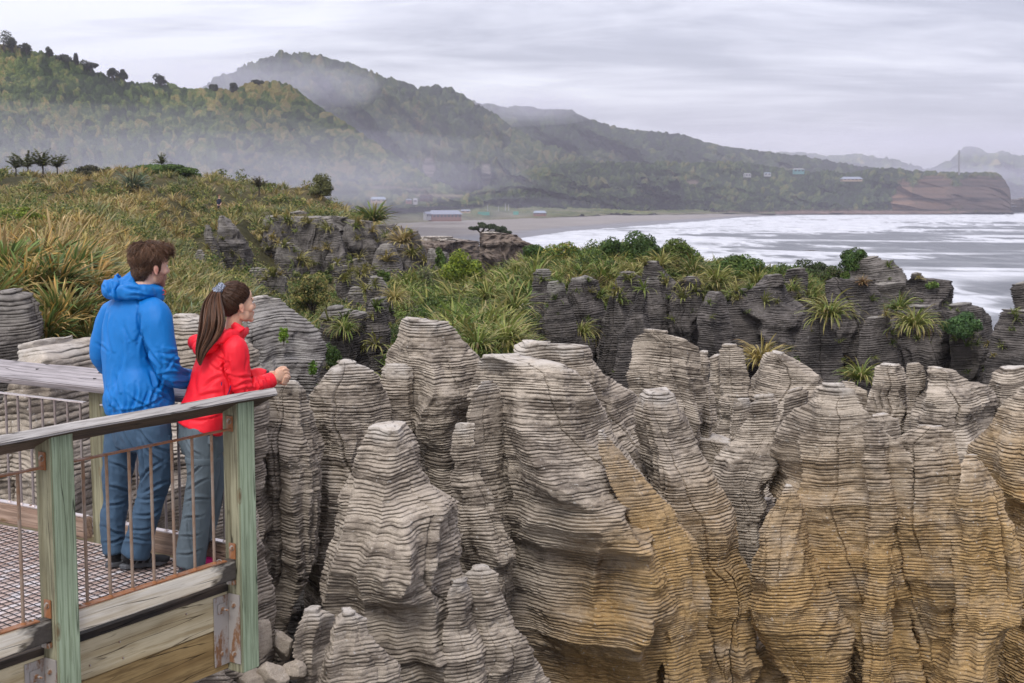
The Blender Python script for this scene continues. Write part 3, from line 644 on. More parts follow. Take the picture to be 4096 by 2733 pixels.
 ('shaded wall between the round capped rock and the cave', [(1010,1590,1700),(1060,1590,1760),(1150,1600,1800),(1300,1620,1840),(1620,1620,1850)], 29.5, dict(seed=66)),
 ('curved lobe on the left flank of the middle mass', [(880,1098,1130),(900,1085,1150),(950,1078,1160),(1000,1085,1160),(1050,1092,1150),(1100,1098,1150),(1150,1105,1165),(1190,1115,1176),(1240,1130,1180),(1290,1140,1172)], 23.3, dict(seed=67, thick=.5, fold=.25)),
 # left, behind the platform
 ('smooth pale boulder above the far handrail', [(792,62,140),(797,52,178),(808,48,205),(830,45,226),(860,42,240),(900,20,250),(1000,-20,260),(1200,-60,280),(1420,-80,300)], 16, dict(seed=35, fold=.3, lsc=.8, groove=.03, crest=.8)),
 ('dark grey rock at the left edge under the flax', [(672,-5,50),(680,-30,76),(705,-40,92),(760,-40,95),(850,-40,84),(1000,-40,80),(1400,-60,80)], 20, dict(seed=36, mat='M_R3')),
 ('pale rock shelf between the two people', [(725,405,460),(735,394,505),(770,390,545),(820,390,590),(880,385,606),(950,370,600),(1100,330,590),(1400,300,580)], 22.5, dict(seed=37)),
 ('pale rock wall seen through the far railing', [(905,180,400),(940,110,430),(1000,60,470),(1100,0,520),(1250,-40,540),(1450,-60,560)], 18.5, dict(seed=38, N=260)),
 ('grey layered rock with green sprigs behind the woman', [(682,578,618),(689,568,642),(705,562,652),(735,556,690),(760,556,722),(795,556,736),(850,556,730),(900,565,718),(1000,600,706),(1200,620,700)], 27.5, dict(seed=39, mat='M_R3b')),
]
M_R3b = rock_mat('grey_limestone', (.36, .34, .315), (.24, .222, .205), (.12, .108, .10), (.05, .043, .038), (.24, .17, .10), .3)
for lab, pts, Y, kw in front:
    kw = dict(kw); 
    if isinstance(kw.get('mat'), str): kw['mat'] = {'M_R3': M_R3, 'M_R3b': M_R3b}[kw['mat']]
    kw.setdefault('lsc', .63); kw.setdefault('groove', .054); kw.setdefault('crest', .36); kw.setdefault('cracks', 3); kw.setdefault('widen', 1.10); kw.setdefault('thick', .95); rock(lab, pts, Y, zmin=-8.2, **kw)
dark = [
 ('dark square tower at the left end of the dark row', [(622,1229,1260),(628,1224,1263),(660,1220,1264),(700,1218,1266),(760,1208,1268),(850,1200,1270),(900,1200,1270)], 52, {}),
 ('dark spire with an arched hollow at its foot', [(649,1259,1290),(655,1256,1294),(690,1254,1302),(730,1250,1312),(790,1246,1326),(840,1244,1332),(900,1244,1332)], 50, {}),
 ('low dark stub left of the spire', [(702,1197,1220),(712,1192,1224),(770,1190,1232),(840,1190,1240),(900,1190,1240)], 51, {}),
 ('dark wall between the spire and the pointed rocks', [(638,1310,1360),(650,1302,1376),(700,1302,1384),(780,1312,1390),(860,1320,1392),(900,1320,1392)], 54, {}),
 ('dark leaning rock with a grey cap', [(629,1422,1458),(635,1412,1470),(660,1402,1472),(700,1394,1470),(760,1384,1464),(830,1376,1458),(900,1372,1450)], 51, {}),
 ('sharp dark spire with a pale tip', [(664,1470,1481),(680,1462,1485),(710,1448,1488),(750,1434,1492),(800,1420,1494),(860,1410,1492),(900,1408,1492)], 48.5, {}),
 ('grey pointed rock beside the sharp spire', [(642,1482,1508),(650,1477,1516),(680,1472,1524),(730,1470,1532),(800,1470,1542),(900,1470,1546)], 50.5, {}),
 ('dark flat topped rock at the back of the dark row', [(603,1484,1514),(609,1478,1518),(640,1474,1540),(660,1470,1560),(760,1470,1560)], 55, {}),
 ('dark slab split by a vertical crack', [(638,1562,1602),(646,1550,1610),(680,1540,1612),(720,1534,1612),(760,1536,1602),(830,1545,1604),(900,1550,1606)], 50, dict(cracks=5)),
 ('bell shaped dark rock', [(671,1627,1655),(677,1620,1663),(700,1608,1666),(735,1598,1668),(775,1602,1678),(830,1608,1686),(900,1612,1688)], 48.5, {}),
 ('wide dark cliff in the dark row', [(633,1762,1792),(640,1757,1798),(655,1740,1802),(662,1680,1806),(700,1665,1830),(740,1664,1870),(780,1672,1896),(830,1682,1915),(900,1686,1920)], 51, dict(N=240)),
 ('dark front lobe with a pale rim beneath the wide cliff', [(700,1852,1872),(712,1846,1882),(745,1838,1892),(790,1824,1920),(830,1816,1922),(900,1806,1922)], 48, {}),
 ('overhanging dark block under the bushes', [(623,1804,1850),(632,1799,1858),(655,1800,1858),(690,1805,1856),(780,1805,1856)], 54, {}),
 ('thick dark rock with a rusty plant on its rim', [(640,1906,1930),(647,1899,2008),(660,1897,2016),(700,1900,2030),(760,1908,2038),(830,1920,2044),(900,1930,2046)], 51.5, dict(N=220)),
 ('ledge rock below the shrub topped stack', [(652,1945,2060),(665,1960,2066),(700,1990,2082),(760,2010,2090),(840,2024,2092),(900,2030,2092)], 57, dict(mat='M_R3')),
 ('stack topped by a windswept shrub above the sea', [(596,1966,2012),(603,1956,2020),(609,1950,2042),(625,1944,2056),(640,1940,2062),(660,1936,2064),(760,1930,2064)], 60, dict(mat='M_R3', cracks=4)),
 ('notched tower against the surf', [(632,2089,2120),(640,2087,2126),(647,2086,2183),(662,2086,2185),(690,2086,2182),(705,2082,2180),(740,2074,2180),(800,2060,2184),(900,2060,2184)], 56, dict(cracks=4)),
 ('low dark block in front of the notched tower', [(705,2080,2150),(716,2066,2162),(760,2054,2170),(820,2046,2176),(900,2040,2180)], 52.5, {}),
 ('dark rock beneath the round green shrub', [(702,2170,2236),(712,2162,2266),(735,2160,2288),(790,2166,2290),(900,2165,2285)], 52, {}),
 ('tall rounded dark rock near the right edge', [(722,2296,2400),(732,2284,2430),(760,2272,2440),(810,2262,2440),(900,2252,2440)], 48.5, {}),
 ('undercut dark head at the right edge above the sea', [(654,2320,2380),(662,2318,2400),(685,2324,2400),(705,2332,2400),(722,2336,2400),(800,2336,2400)], 55, {}),
 ('dark gully wall below the small flax', [(730,1985,2040),(760,1975,2050),(820,1965,2060),(900,1960,2060)], 50, {}),
 ('shadowed dark rock left of the bell shaped rock', [(690,1560,1600),(720,1555,1604),(800,1556,1606),(900,1560,1610)], 52.5, {}),
 ('dark cliff base at the left of the flax slope', [(735,1380,1430),(760,1372,1440),(820,1370,1440),(900,1370,1440)], 53.5, {}),
]
for i, (lab, pts, Y, kw) in enumerate(dark):
    kw = dict(kw)
    kw['mat'] = M_R3 if kw.get('mat') else M_R2
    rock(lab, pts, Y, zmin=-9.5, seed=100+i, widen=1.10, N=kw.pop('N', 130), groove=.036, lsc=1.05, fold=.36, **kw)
cliff = [
 ('long ragged cliff behind the cracked face', [(500,618,800),(508,606,840),(530,600,868),(570,600,872),(620,605,872),(700,620,870)], 101, dict(N=300, cracks=8, fold=.55, thick=.4)),
 ('jagged cliff end behind the lone pillar', [(520,850,905),(530,846,930),(555,846,948),(600,850,955),(680,850,960)], 98, dict(N=220, cracks=5, fold=.55, thick=.5)),
 ('broken rock spur between the small columns and the broad cliff', [(560,640,672),(575,634,690),(620,636,700),(680,640,705)], 90, dict(cracks=4)),
 ('curved grey fin rising from the grassy slope', [(498,503,516),(505,501,526),(530,503,545),(560,508,566),(590,512,573),(630,526,574),(660,530,574)], 88, {}),
 ('thin slanting slab left of the curved fin', [(521,471,481),(540,468,488),(570,473,498),(600,486,508),(628,502,520),(650,508,526)], 86, dict(lean=.0)),
 ('small rock tooth in the grass', [(576,452,462),(585,448,470),(612,447,474),(640,447,474)], 80, {}),
 ('dark recessed cliff with grass on top', [(498,612,655),(508,606,674),(560,602,678),(610,600,680),(660,605,680)], 100, {}),
 ('broad grey cliff face split by two cracks', [(500,684,738),(508,680,744),(560,677,746),(610,673,748),(650,690,745),(690,700,740)], 94, dict(cracks=4)),
 ('grey cliff face right of the cracked face', [(503,738,764),(512,736,772),(545,736,785),(580,735,796),(620,736,800),(660,742,800)], 93, {}),
 ('dark broken cliff under golden flax', [(512,800,855),(525,794,864),(570,790,868),(620,798,868),(680,800,862)], 96, {}),
 ('pyramid shaped rock in front of the broken cliff', [(562,872,898),(572,866,908),(600,858,915),(640,850,922),(700,846,925)], 84, {}),
 ('lone pillar at the end of the cliffs', [(531,944,958),(540,941,962),(570,939,970),(605,934,979),(660,932,982)], 92, {}),
 ('low split rock with a shrub in its cleft', [(573,983,998),(580,980,1026),(600,980,1032),(630,980,1034),(680,980,1034)], 88, {}),
 ('small columns at the foot of the curved fin', [(627,622,648),(636,614,654),(665,610,658),(705,606,664),(760,604,666)], 70, {}),
 ('low grey knob beside the small columns', [(617,575,600),(624,572,608),(650,574,612),(690,578,612),(740,578,612)], 71, {}),
 ('second low grey knob behind the woman', [(617,600,614),(630,598,618),(660,598,620),(720,598,620)], 72, {}),
 ('thin broken pillar in the gully', [(606,766,780),(614,762,800),(622,765,802),(650,774,806),(700,778,812),(760,780,812)], 66, {}),
 ('rock rib below the broken cliff', [(600,800,840),(625,796,856),(670,800,862),(740,810,862)], 74, {}),
 ('tall dark gully rock behind the pale rocks', [(690,850,885),(705,845,890),(760,842,892),(830,850,890),(900,850,890)], 44, dict(mat=2)),
 ('dark mossy rock wall in the gully', [(712,745,790),(730,738,842),(780,735,850),(840,740,852),(920,745,850)], 45, dict(mat=2)),
 ('dark rock under the slope of flax', [(640,848,880),(660,842,895),(700,840,902),(760,846,905),(840,850,905)], 56, dict(mat=2)),
 ('grey knob poking from the upper slope', [(488,660,700),(492,655,712),(505,652,716),(530,650,718)], 108, {}),
 ('dark rock hidden in the left slope', [(510,30,80),(518,24,96),(540,22,100),(580,22,100)], 62, {}),
 ('short rocks below the thin broken pillar', [(660,806,826),(675,800,832),(720,800,838),(780,800,840)], 62, {}),
]
for i, (lab, pts, Y, kw) in enumerate(cliff):
    kw = dict(kw); kw['mat'] = M_R2 if kw.get('mat') == 2 else M_R3
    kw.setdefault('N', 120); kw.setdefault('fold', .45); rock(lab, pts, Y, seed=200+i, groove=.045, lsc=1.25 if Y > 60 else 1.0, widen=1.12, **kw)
far = [
 ('reddish rock platform carrying the windswept tree', [(534,1103,1150),(540,1101,1184),(552,1100,1200),(562,1100,1225),(600,1098,1250),(640,1098,1260)], 205, {}),
 ('brown rock shelf just above the surf', [(585,1348,1378),(590,1338,1388),(612,1336,1390),(640,1336,1392)], 150, {}),
 ('distant brown cliff with a grassy rim', [(547,962,1040),(556,955,1098),(590,952,1104),(640,950,1110)], 260, dict(N=150)),
 ('dark sea stack off the headland', [(795,4,5)], 0, {}),
]
for i, (lab, pts, Y, kw) in enumerate(far[:3]):
    rock(lab, pts, Y, mat=M_R4, seed=300+i, groove=.022, lsc=3., fold=.34, zmin=-21, **kw)
rock('dark sea rock beside the tip of the headland', [(457,2338,2350),(462,2328,2370),(475,2322,2390),(490,2321,2400)], 2250, mat=M_R4, seed=310, N=60, lsc=30, groove=.8, fold=.2, zmin=-21, name='sea_rock')
rock('small black rock awash in front of the headland', [(490.5,2299,2306),(493,2292,2314),(494.5,2288,2318)], 2080, mat=M_R2, seed=311, N=40, lsc=10, groove=.3, fold=.2, zmin=-20.6, name='sea_rock')
# boulders in the gully bottom
def boulder(label, x, y, Y, rx, ry, rz, seed, mat=None):
    bm = bmesh.new(); bmesh.ops.create_icosphere(bm, subdivisions=5, radius=1)
    V = np.array([v_.co[:] for v_ in bm.verts]); F = np.array([[v_.index for v_ in f_.verts] for f_ in bm.faces]); bm.free()
    rs = np.random.RandomState(seed)
    for i in range(9):                                   # broken flat facets
        n = rs.normal(size=3); n /= np.linalg.norm(n); d = rs.uniform(.55, .85)
        t = V@n; V = V-np.maximum(t-d, 0)[:, None]*n*.92
    V = V*(1+.10*fbm(V[:, 0]*2+seed, V[:, 1]*2, V[:, 2]*2, seed, 4))[:, None]
    V[:, 2] += .04*vn(V[:, 0], V[:, 1], V[:, 2]*6, seed)
    V = V*np.array([rx, ry, rz]); c = D3(x, y, Y)
    ang = rs.uniform(0, 6.28); ca, sa = math.cos(ang), math.sin(ang)
    V = np.stack([V[:, 0]*ca-V[:, 1]*sa, V[:, 0]*sa+V[:, 1]*ca, V[:, 2]], -1)+c
    o = mesh_np('boulder', V, F, mat or M_R1, attrs={'tone': np.full(len(V), .7), 'seam': np.zeros(len(V)), 'ochre': np.zeros(len(V))}, loc=c-[0, 0, rz])
    tag(o, label, 'boulder', 'boulders in the gully')
for a in [('round grey boulder on the grass in the gully', 652, 1480, 19.6, .17, .2, .24, 1), ('flat brown boulder at the back of the gully', 640, 1398, 24, .34, .3, .12, 2),
          ('pale broken boulder at the bottom edge right of the post', 672, 1538, 18.8, .22, .2, .15, 3), ('rough pale boulder directly below the corner post', 625, 1552, 18.6, .24, .25, .22, 4),
          ('pale wedge of rock hard against the corner post', 604, 1468, 19.2, .10, .2, .36, 5), ('small brown stone behind the round grey boulder', 632, 1465, 20.6, .14, .14, .13, 6),
          ('pale jumbled rock at the foot of the corner post', 570, 1560, 18.6, .40, .3, .14, 7)]:
    boulder(*a)
# ------------------------------------------------------------------ near terrain
def zy(Y, y): return float(D3(1175, y, Y)[2])
TC = {}
def tcol(x, *kn): TC[x] = [(Y, (v if v < 50 else zy(Y, v))) for (Y, v) in kn]
END = ((230, -6), (320, -14), (600, -19.6))
tcol(-400, (2, -8), (14, -8), (17, -5), (20, -.9), (24, 690), (30, 640), (45, 590), (60, 545), (80, 505), (110, 455), (150, 402), (175, 392), *END)
tcol(100, (2, -8), (14, -8), (17.5, -5), (21, -.9), (24, 700), (30, 650), (45, 590), (60, 550), (80, 510), (110, 455), (150, 405), (175, 395), *END)
tcol(220, (2, -8), (14, -8), (19, -7), (22, -2.5), (25, 760), (32, 690), (45, 605), (60, 550), (80, 510), (110, 450), (150, 395), (175, 390), *END)
tcol(320, (2, -8), (14, -8), (22, -7.5), (28, -3.5), (33, 790), (40, 720), (50, 640), (65, 575), (85, 520), (110, 460), (150, 390), (175, 388), *END)
tcol(430, (2, -8), (18, -8), (25, -7.8), (32, -5), (40, 745), (50, 680), (65, 635), (80, 600), (100, 525), (120, 465), (150, 396), (170, 394), *END)
tcol(540, (2, -8), (25, -8), (32, -8), (40, 785), (50, 725), (62, 688), (80, 650), (92, 615), (100, 505), (122, 468), (150, 408), (165, 405), *END)
tcol(640, (2, -8), (30, -8), (36, -8), (45, 800), (60, 735), (75, 690), (92, 640), (103, 590), (106, 500), (125, 462), (150, 422), (165, 420), *END)
tcol(740, (2, -8), (30, -8.5), (36, -8.5), (45, 850), (60, 750), (75, 700), (92, 640), (99, 560), (101, 505), (120, 475), (140, 436), (155, 432), (200, -6), (320, -16), (600, -19.6))
tcol(800, (2, -8), (30, -8.5), (37, -8.5), (45, 860), (56, 745), (75, 690), (92, 640), (99, 600), (102, 512), (115, 497), (135, 474), (150, 474), (200, -9), (320, -17), (600, -19.6))
tcol(870, (2, -8), (30, -8.5), (38, -8.5), (45, 900), (54, 780), (64, 715), (78, 670), (92, 630), (98, 570), (102, 524), (118, 512), (132, 512), (200, -14), (300, -18.5), (600, -19.8))
tcol(930, (2, -8), (30, -8.5), (36, -8.5), (41, 880), (50, 790), (62, 720), (80, 672), (95, 640), (100, 612), (118, -5.5), (200, -18), (600, -20.6))
tcol(1000, (2, -8), (30, -8), (34, -8), (38, 840), (45, 770), (55, 712), (70, 668), (82, 650), (95, -7), (130, -18), (600, -20.8))
tcol(1100, (2, -8), (28, -8), (31, -7.5), (34.5, 855), (40, 800), (48, 738), (58, 688), (68, 655), (80, -5), (110, -18), (600, -21))
tcol(1180, (2, -8), (28, -8), (33, -7.5), (36.5, 850), (44, 775), (52, 720), (62, 655), (72, 628), (84, -6), (120, -19), (600, -21))
tcol(1250, (2, -8), (28, -8), (42, -8), (50, -6), (57, 655), (66, 615), (74, 606), (90, -8), (120, -19), (600, -21))
tcol(1400, (2, -8), (28, -8), (46, -8), (54, -5), (58, 640), (66, 600), (72, 598), (88, -9), (120, -19), (600, -21))
tcol(1600, (2, -8), (20, -8), (30, -8), (48, -8), (55, -4.5), (58, 652), (64, 616), (70, 612), (86, -10), (120, -19), (600, -21))
tcol(1760, (2, -8), (20, -7.6), (28, -7.8), (46, -8), (55, -4.5), (58, 655), (64, 628), (68, 628), (82, -10), (120, -19), (600, -21))
tcol(1880, (2, -8), (20, -7.6), (28, -7.8), (46, -8), (55, -4), (58, 662), (63, 652), (68, 660), (80, -12), (120, -20), (600, -21))
tcol(2000, (2, -8), (20, -7.8), (28, -8), (44, -8.5), (54, -5), (60, 690), (64, 700), (80, -14), (120, -20), (600, -21))
tcol(2180, (2, -8), (28, -8), (44, -8.5), (52, -5), (57, 745), (62, 760), (74, -15), (120, -20), (600, -21))
tcol(2400, (2, -8), (28, -8), (42, -8.5), (50, -5), (55, 760), (60, 790), (72, -15), (120, -20), (600, -21))
tcol(3200, (2, -8), (28, -8), (42, -8.5), (50, -5), (55, 760), (60, 790), (72, -15), (120, -20), (600, -21))
YG = np.concatenate([np.arange(2, 20, 1.), np.arange(20, 75, .5), np.arange(75, 180, 1.2), np.geomspace(182, 600, 40)])
XG = np.concatenate([np.arange(-1500, -400, 50.), np.arange(-400, 2500, 9.), np.arange(2500, 3300, 60.)])
_cx = np.array(sorted(TC)); _tab = np.array([np.interp(YG, *zip(*TC[c_])) for c_ in _cx])
_ZT = np.stack([np.interp(XG, _cx, _tab[:, j]) for j in range(len(YG))], 1)
for _ in range(2):                                        # soften the joints of the table
    _ZT[1:-1] = (_ZT[:-2]+2*_ZT[1:-1]+_ZT[2:])/4
def tz(x, Y):
    """terrain height at picture column x and distance Y"""
    x = np.clip(x, XG[0], XG[-1]-1e-3); Y = np.clip(Y, YG[0], YG[-1]-1e-3)
    i = np.searchsorted(XG, x, side='right')-1; j = np.searchsorted(YG, Y, side='right')-1
    i = np.clip(i, 0, len(XG)-2); j = np.clip(j, 0, len(YG)-2)
    u = (x-XG[i])/(XG[i+1]-XG[i]); v = (Y-YG[j])/(YG[j+1]-YG[j])
    z = _ZT[i, j]*(1-u)*(1-v)+_ZT[i+1, j]*u*(1-v)+_ZT[i, j+1]*(1-u)*v+_ZT[i+1, j+1]*u*v
    wx = (x*DK-512)/FP*Y
    z = z-.75*sst(85, 140, Y)*sst(930, 850, x)*sst(400, 220, Y)
    return z+.0035*np.clip(Y, 10, 140)*fbm(wx/(2+Y*.04), Y/(2+Y*.04), 0, 77, 3)*3
def tpos(x, Y):
    Y = np.asarray(Y, float); z = tz(x, Y)
    # world x for picture column x at that height (rays through a column spread slightly with pitch)
    d = Y*cT-(z-CH)*sT
    return np.stack([(np.asarray(x)*DK-512)/FP*d, Y, z], -1)
Xg, Yg = np.meshgrid(XG, YG, indexing='ij')
P = tpos(Xg, Yg)
veg = sst(.0, .2, (P[..., 2]+6.8)/8+.15*fbm(P[..., 0]/3, P[..., 1]/3, 0, 7, 3)+.06)
deepc = np.array((.060, .052, .040))*(1+.5*fbm(P[..., 0]/1.2, P[..., 1]/1.2, P[..., 2], 12, 4))[..., None]
gc = lerp3(np.clip(.5+.8*fbm(P[..., 0]/4, P[..., 1]/8, 0, 13, 4), 0, 1), [(0, (.035, .034, .014)), (.5, (.060, .054, .022)), (1, (.105, .080, .036))])
c = deepc*(1-veg[..., None])+gc*veg[..., None]
oe = .0*Xg
c = c*(1-oe[..., None])+np.array((.17, .10, .045))*(1+.6*fbm(P[..., 0]*1.5, P[..., 1]*1.5, 0, 15, 4))[..., None]*oe[..., None]
gp = sst(1.2, .6, np.hypot((Xg-655)/50, (Yg-21.5)/2.0)+.3*fbm(P[..., 0]*2, P[..., 1]*2, 0, 16, 3))
c = c*(1-gp[..., None])+np.array((.055, .085, .02))*gp[..., None]
m = NT('ground_soil', .95, .1); p_ = m.geo()
cc = m.mix(1., m.attr('col', 'Color'), m.ramp(m.noise(p_, 2.2, 5, .7), [(.3, .5), (.7, 1.4)]), 'MULTIPLY')
m.bump(m.noise(p_, 3, 5, .7), .8, .15)
tag(mesh_np('ground', P, gridF(len(XG), len(YG)), m.col(cc), attrs={'col': c.reshape(-1, 3)}), kind='structure')

# ------------------------------------------------------------------ plants
def leaf_mat(name, rough=.55, tr=.28):
    m = NT(name, rough, .25); c = m.attr('col', 'Color'); m.set(m.b, 'Base Color', c)
    t_ = m.new('ShaderNodeBsdfTranslucent'); m.set(t_, 'Color', c)
    x_ = m.new('ShaderNodeMixShader'); m.set(x_, 0, tr); m.l.new(m.b.outputs[0], x_.inputs[1]); m.l.new(t_.outputs[0], x_.inputs[2])
    m.l.new(x_.outputs[0], m.n['Material Output'].inputs[0]); return m.m
M_LEAF = leaf_mat('leaf'); M_BARK = NT('bark', .9).col((.07, .055, .042))
G1, G2, G3, G4 = (.078, .125, .026), (.135, .185, .038), (.050, .082, .022), (.240, .265, .065)
OR, TN, BR, YL, BG = (.40, .23, .065), (.36, .27, .13), (.15, .085, .035), (.30, .25, .06), (.085, .12, .075)
def strips(base, az, el, Ln, bend, wd, col, tip, seg=4, twist=None, rs=RS):
    """sword leaves as bent strips: arrays (n,...) -> V,F,C"""
    n = len(base); t = np.linspace(0, 1, seg+1)
    e = el[:, None]-bend[:, None]*t[None]**1.6
    st = Ln[:, None]/seg
    dx = np.cumsum(np.concatenate([np.zeros((n, 1)), np.cos(e[:, :-1])*st], 1), 1)
    dz = np.cumsum(np.concatenate([np.zeros((n, 1)), np.sin(e[:, :-1])*st], 1), 1)
    ca, sa = np.cos(az)[:, None], np.sin(az)[:, None]
    cxx = base[:, 0:1]+dx*ca; cyy = base[:, 1:2]+dx*sa; czz = base[:, 2:3]+dz
    w = wd[:, None]*(np.array([.7]+[1.]*(seg-1)+[.08])*(1-.25*t))[None]
    ta = az+np.pi/2+(0 if twist is None else twist); px_, py_ = np.cos(ta)[:, None]*w/2, np.sin(ta)[:, None]*w/2
    pz_ = .0 if twist is None else (np.sin(twist)[:, None]*w*.35)
    A = np.stack([cxx-px_, cyy-py_, czz-pz_], -1); B = np.stack([cxx+px_, cyy+py_, czz+pz_], -1)
    V = np.stack([A, B], 2).reshape(n, -1, 3)             # (n, 2(seg+1), 3)
    k = np.arange(seg)*2
    f = np.stack([k, k+1, k+3, k+2], -1)                  # (seg,4)
    F = (np.arange(n)[:, None, None]*(2*(seg+1))+f[None]).reshape(-1, 4)
    tt = t[None, :, None]**2
    C = col[:, None]*(1-tt)+tip[:, None]*tt
    C = np.repeat(C, 2, 1)
    return V.reshape(-1, 3), F, C.reshape(-1, 3)
def flax(pos, size, nl, pal, tips, wmul=1., rs=RS, up=(60, 86), bnd=(.3, 1.5), seg=4, wid=.055):
    """pos (n,3), size (n,), nl leaves each"""
    n = len(pos); N_ = n*nl
    b = np.repeat(pos, nl, 0).copy(); s = np.repeat(size, nl)
    az = rs.uniform(0, 2*np.pi, N_); r0 = rs.uniform(0, .14, N_)*s
    b[:, 0] += np.cos(az)*r0; b[:, 1] += np.sin(az)*r0
    el = np.radians(rs.uniform(up[0], up[1], N_)-28*(r0/(.14*s))); Ln = s*rs.uniform(.55, 1.08, N_)
    bend = rs.uniform(bnd[0], bnd[1], N_)
    tuft = np.repeat(rs.randint(0, len(pal), n), nl)
    own = rs.rand(N_) < .62
    ci = np.where(own, tuft, rs.randint(0, len(pal), N_))
    pal_ = np.array(pal); col = pal_[ci]*rs.uniform(.65, 1.35, N_)[:, None]
    tip = np.array(tips)[rs.randint(0, len(tips), N_)]*rs.uniform(.7, 1.3, N_)[:, None]
    k = (rs.rand(N_) < .55)[:, None]; tip = np.where(k, tip, col*1.15)
    return strips(b, az, el, Ln, bend, wid*wmul*s*rs.uniform(.7, 1.2, N_), col, tip, seg, rs.uniform(-.7, .7, N_))
def merge(parts):
    V, F, C, k = [], [], [], 0
    for v, f, c in parts: V.append(v); F.append(f+k); C.append(c); k += len(v)
    return np.concatenate(V), np.concatenate(F), np.concatenate(C)
def leaves(P, nrm, size, col, rs=RS):
    """small pointed leaves at P"""
    n = len(P); a = rs.normal(size=(n, 3)); a -= nrm*(a*nrm).sum(1)[:, None]*.8; a /= np.linalg.norm(a, axis=1)[:, None]+1e-9
    b = np.cross(nrm, a); b /= np.linalg.norm(b, axis=1)[:, None]+1e-9
    s = size*rs.uniform(.6, 1.3, n); s = s[:, None]
    V = np.stack([P-a*s*.6, P+b*s*.34, P+a*s*.7, P-b*s*.34], 1)
    V[:, 1] += nrm*s*.10; V[:, 3] += nrm*s*.10
    F = np.arange(n*4).reshape(n, 4)
    return V.reshape(-1, 3), F, np.repeat(col, 4, 0)
def shrub_cloud(c, r, n, size, pal, seed, blobs=9, flat=.8, up=.35):
    rs = np.random.RandomState(seed); c = np.array(c, float); r = np.array(r, float)
    B = rs.normal(size=(blobs, 3)); B /= np.linalg.norm(B, axis=1)[:, None]; B *= rs.uniform(.30, .80, blobs)[:, None]
    B[0] = 0; rb = rs.uniform(.24, .50, blobs); rb[0] = .5; tone = rs.uniform(.7, 1.3, blobs)
    k = rs.randint(0, blobs, n); d = rs.normal(size=(n, 3)); d /= np.linalg.norm(d, axis=1)[:, None]
    rad = rb[k]*(rs.rand(n)**.22)*(1+.22*fbm(d[:, 0]*2.5+k, d[:, 1]*2.5, d[:, 2]*2.5, seed, 2))
    P = B[k]+d*rad[:, None]
    keep = P[:, 2] > -flat; P, d, k = P[keep], d[keep], k[keep]
    nr = d+rs.normal(size=d.shape)*.55+np.array([0, 0, up]); nr /= np.linalg.norm(nr, axis=1)[:, None]
    pal = np.array(pal); ci = rs.randint(0, len(pal), len(P)); cc = pal[ci]*(tone[k]*rs.uniform(.7, 1.3, len(P)))[:, None]
    return leaves(c+P*r, nr, size, cc, rs), B, c, r
def tube(pts, rad, n=7):
    pts = np.array(pts, float); m_ = len(pts); V = []
    for i in range(m_):
        t_ = pts[min(i+1, m_-1)]-pts[max(i-1, 0)]; t_ /= np.linalg.norm(t_)+1e-9
        a = np.cross(t_, [0.3, 0.9, .2]); a /= np.linalg.norm(a); b = np.cross(t_, a)
        th = np.linspace(0, 2*np.pi, n, endpoint=False)
        V.append(pts[i]+rad[i]*(np.cos(th)[:, None]*a+np.sin(th)[:, None]*b))
    V = np.array(V).transpose(1, 0, 2)
    return V.reshape(-1, 3), gridF(n, m_, wrap=True)
def mergeVF(L_):
    V, F, k = [], [], 0
    for v, f in L_: V.append(v); F.append(f+k); k += len(v)
    return np.concatenate(V), np.concatenate(F)
def shrub(label, x, y, Y, rx, rz, pal, seed, n=2600, ls=None, cat='shrub', name='shrub', ry=None, stems=4, blobs=14, group=None, drop=1.0):
    """x,y = centre of the bush in the picture; rx, rz = half size in picture px"""
    if Y > 30: y += rz*.30; rx *= 1.12; rz *= 1.3
    if 56 <= Y <= 70: rx *= 1.3; rz *= 1.2; n = int(n*1.5)
    k = Y/3069.; c = D3(x, y, Y); r = (rx*k, (ry or rx)*k*.9, rz*k); ls = ls or max(.045, Y*.0016)
    base = c-[0, 0, r[2]*drop]
    root = empty(name, base, label, cat, group)
    (V, F, C), B, c0, r0 = shrub_cloud(c, r, n, ls, pal, seed, blobs)
    mesh_np('foliage', V, F, M_LEAF, root, smooth=False, attrs={'col': C}, loc=base)
    rs = np.random.RandomState(seed+5); S = []
    for i in range(stems):
        e = c+B[i % len(B)]*r*.9; mid = (base+e)/2+rs.uniform(-.12, .12, 3)*r
        S.append(tube([base+rs.uniform(-.06, .06, 3)*[r[0], r[0], 0], mid, e], [r[0]*.06, r[0]*.045, r[0]*.015]))
    V, F = mergeVF(S); mesh_np('stem', V, F, M_BARK, root, loc=base)
    return root
def flaxplant(label, x, y, Y, size, pal, tips, seed, nl=70, up=(55, 85), bnd=(.5, 1.9), group=None, wid=.05, name='flax_bush', cat='flax'):
    rs = np.random.RandomState(seed); c = D3(x, y, Y)
    V, F, C = flax(np.array([c]), np.array([size]), nl, pal, tips, 1., rs, up, bnd, 6, wid)
    o = mesh_np(name, V, F, M_LEAF, None, smooth=False, attrs={'col': C}, loc=c)
    return tag(o, label, cat, group)

def scatter(n, x0, x1, Y0, Y1, seed, acc=None, logy=True):
    rs = np.random.RandomState(seed)
    x = rs.uniform(x0, x1, n); u = rs.rand(n)
    Y = 1/(1/Y0+(1/Y1-1/Y0)*u) if logy else rs.uniform(Y0, Y1, n)
    P = tpos(x, Y); _, yd = Dinv(P)
    k = np.ones(n, bool) if acc is None else acc(x, yd, Y, P, rs)
    return P[k], x[k], yd[k], Y[k], rs
HP = [(.185, .20, .058), (.26, .245, .075), (.115, .16, .052), (.33, .27, .09), (.39, .29, .10), (.15, .19, .11), (.38, .30, .15), (.085, .12, .04)]
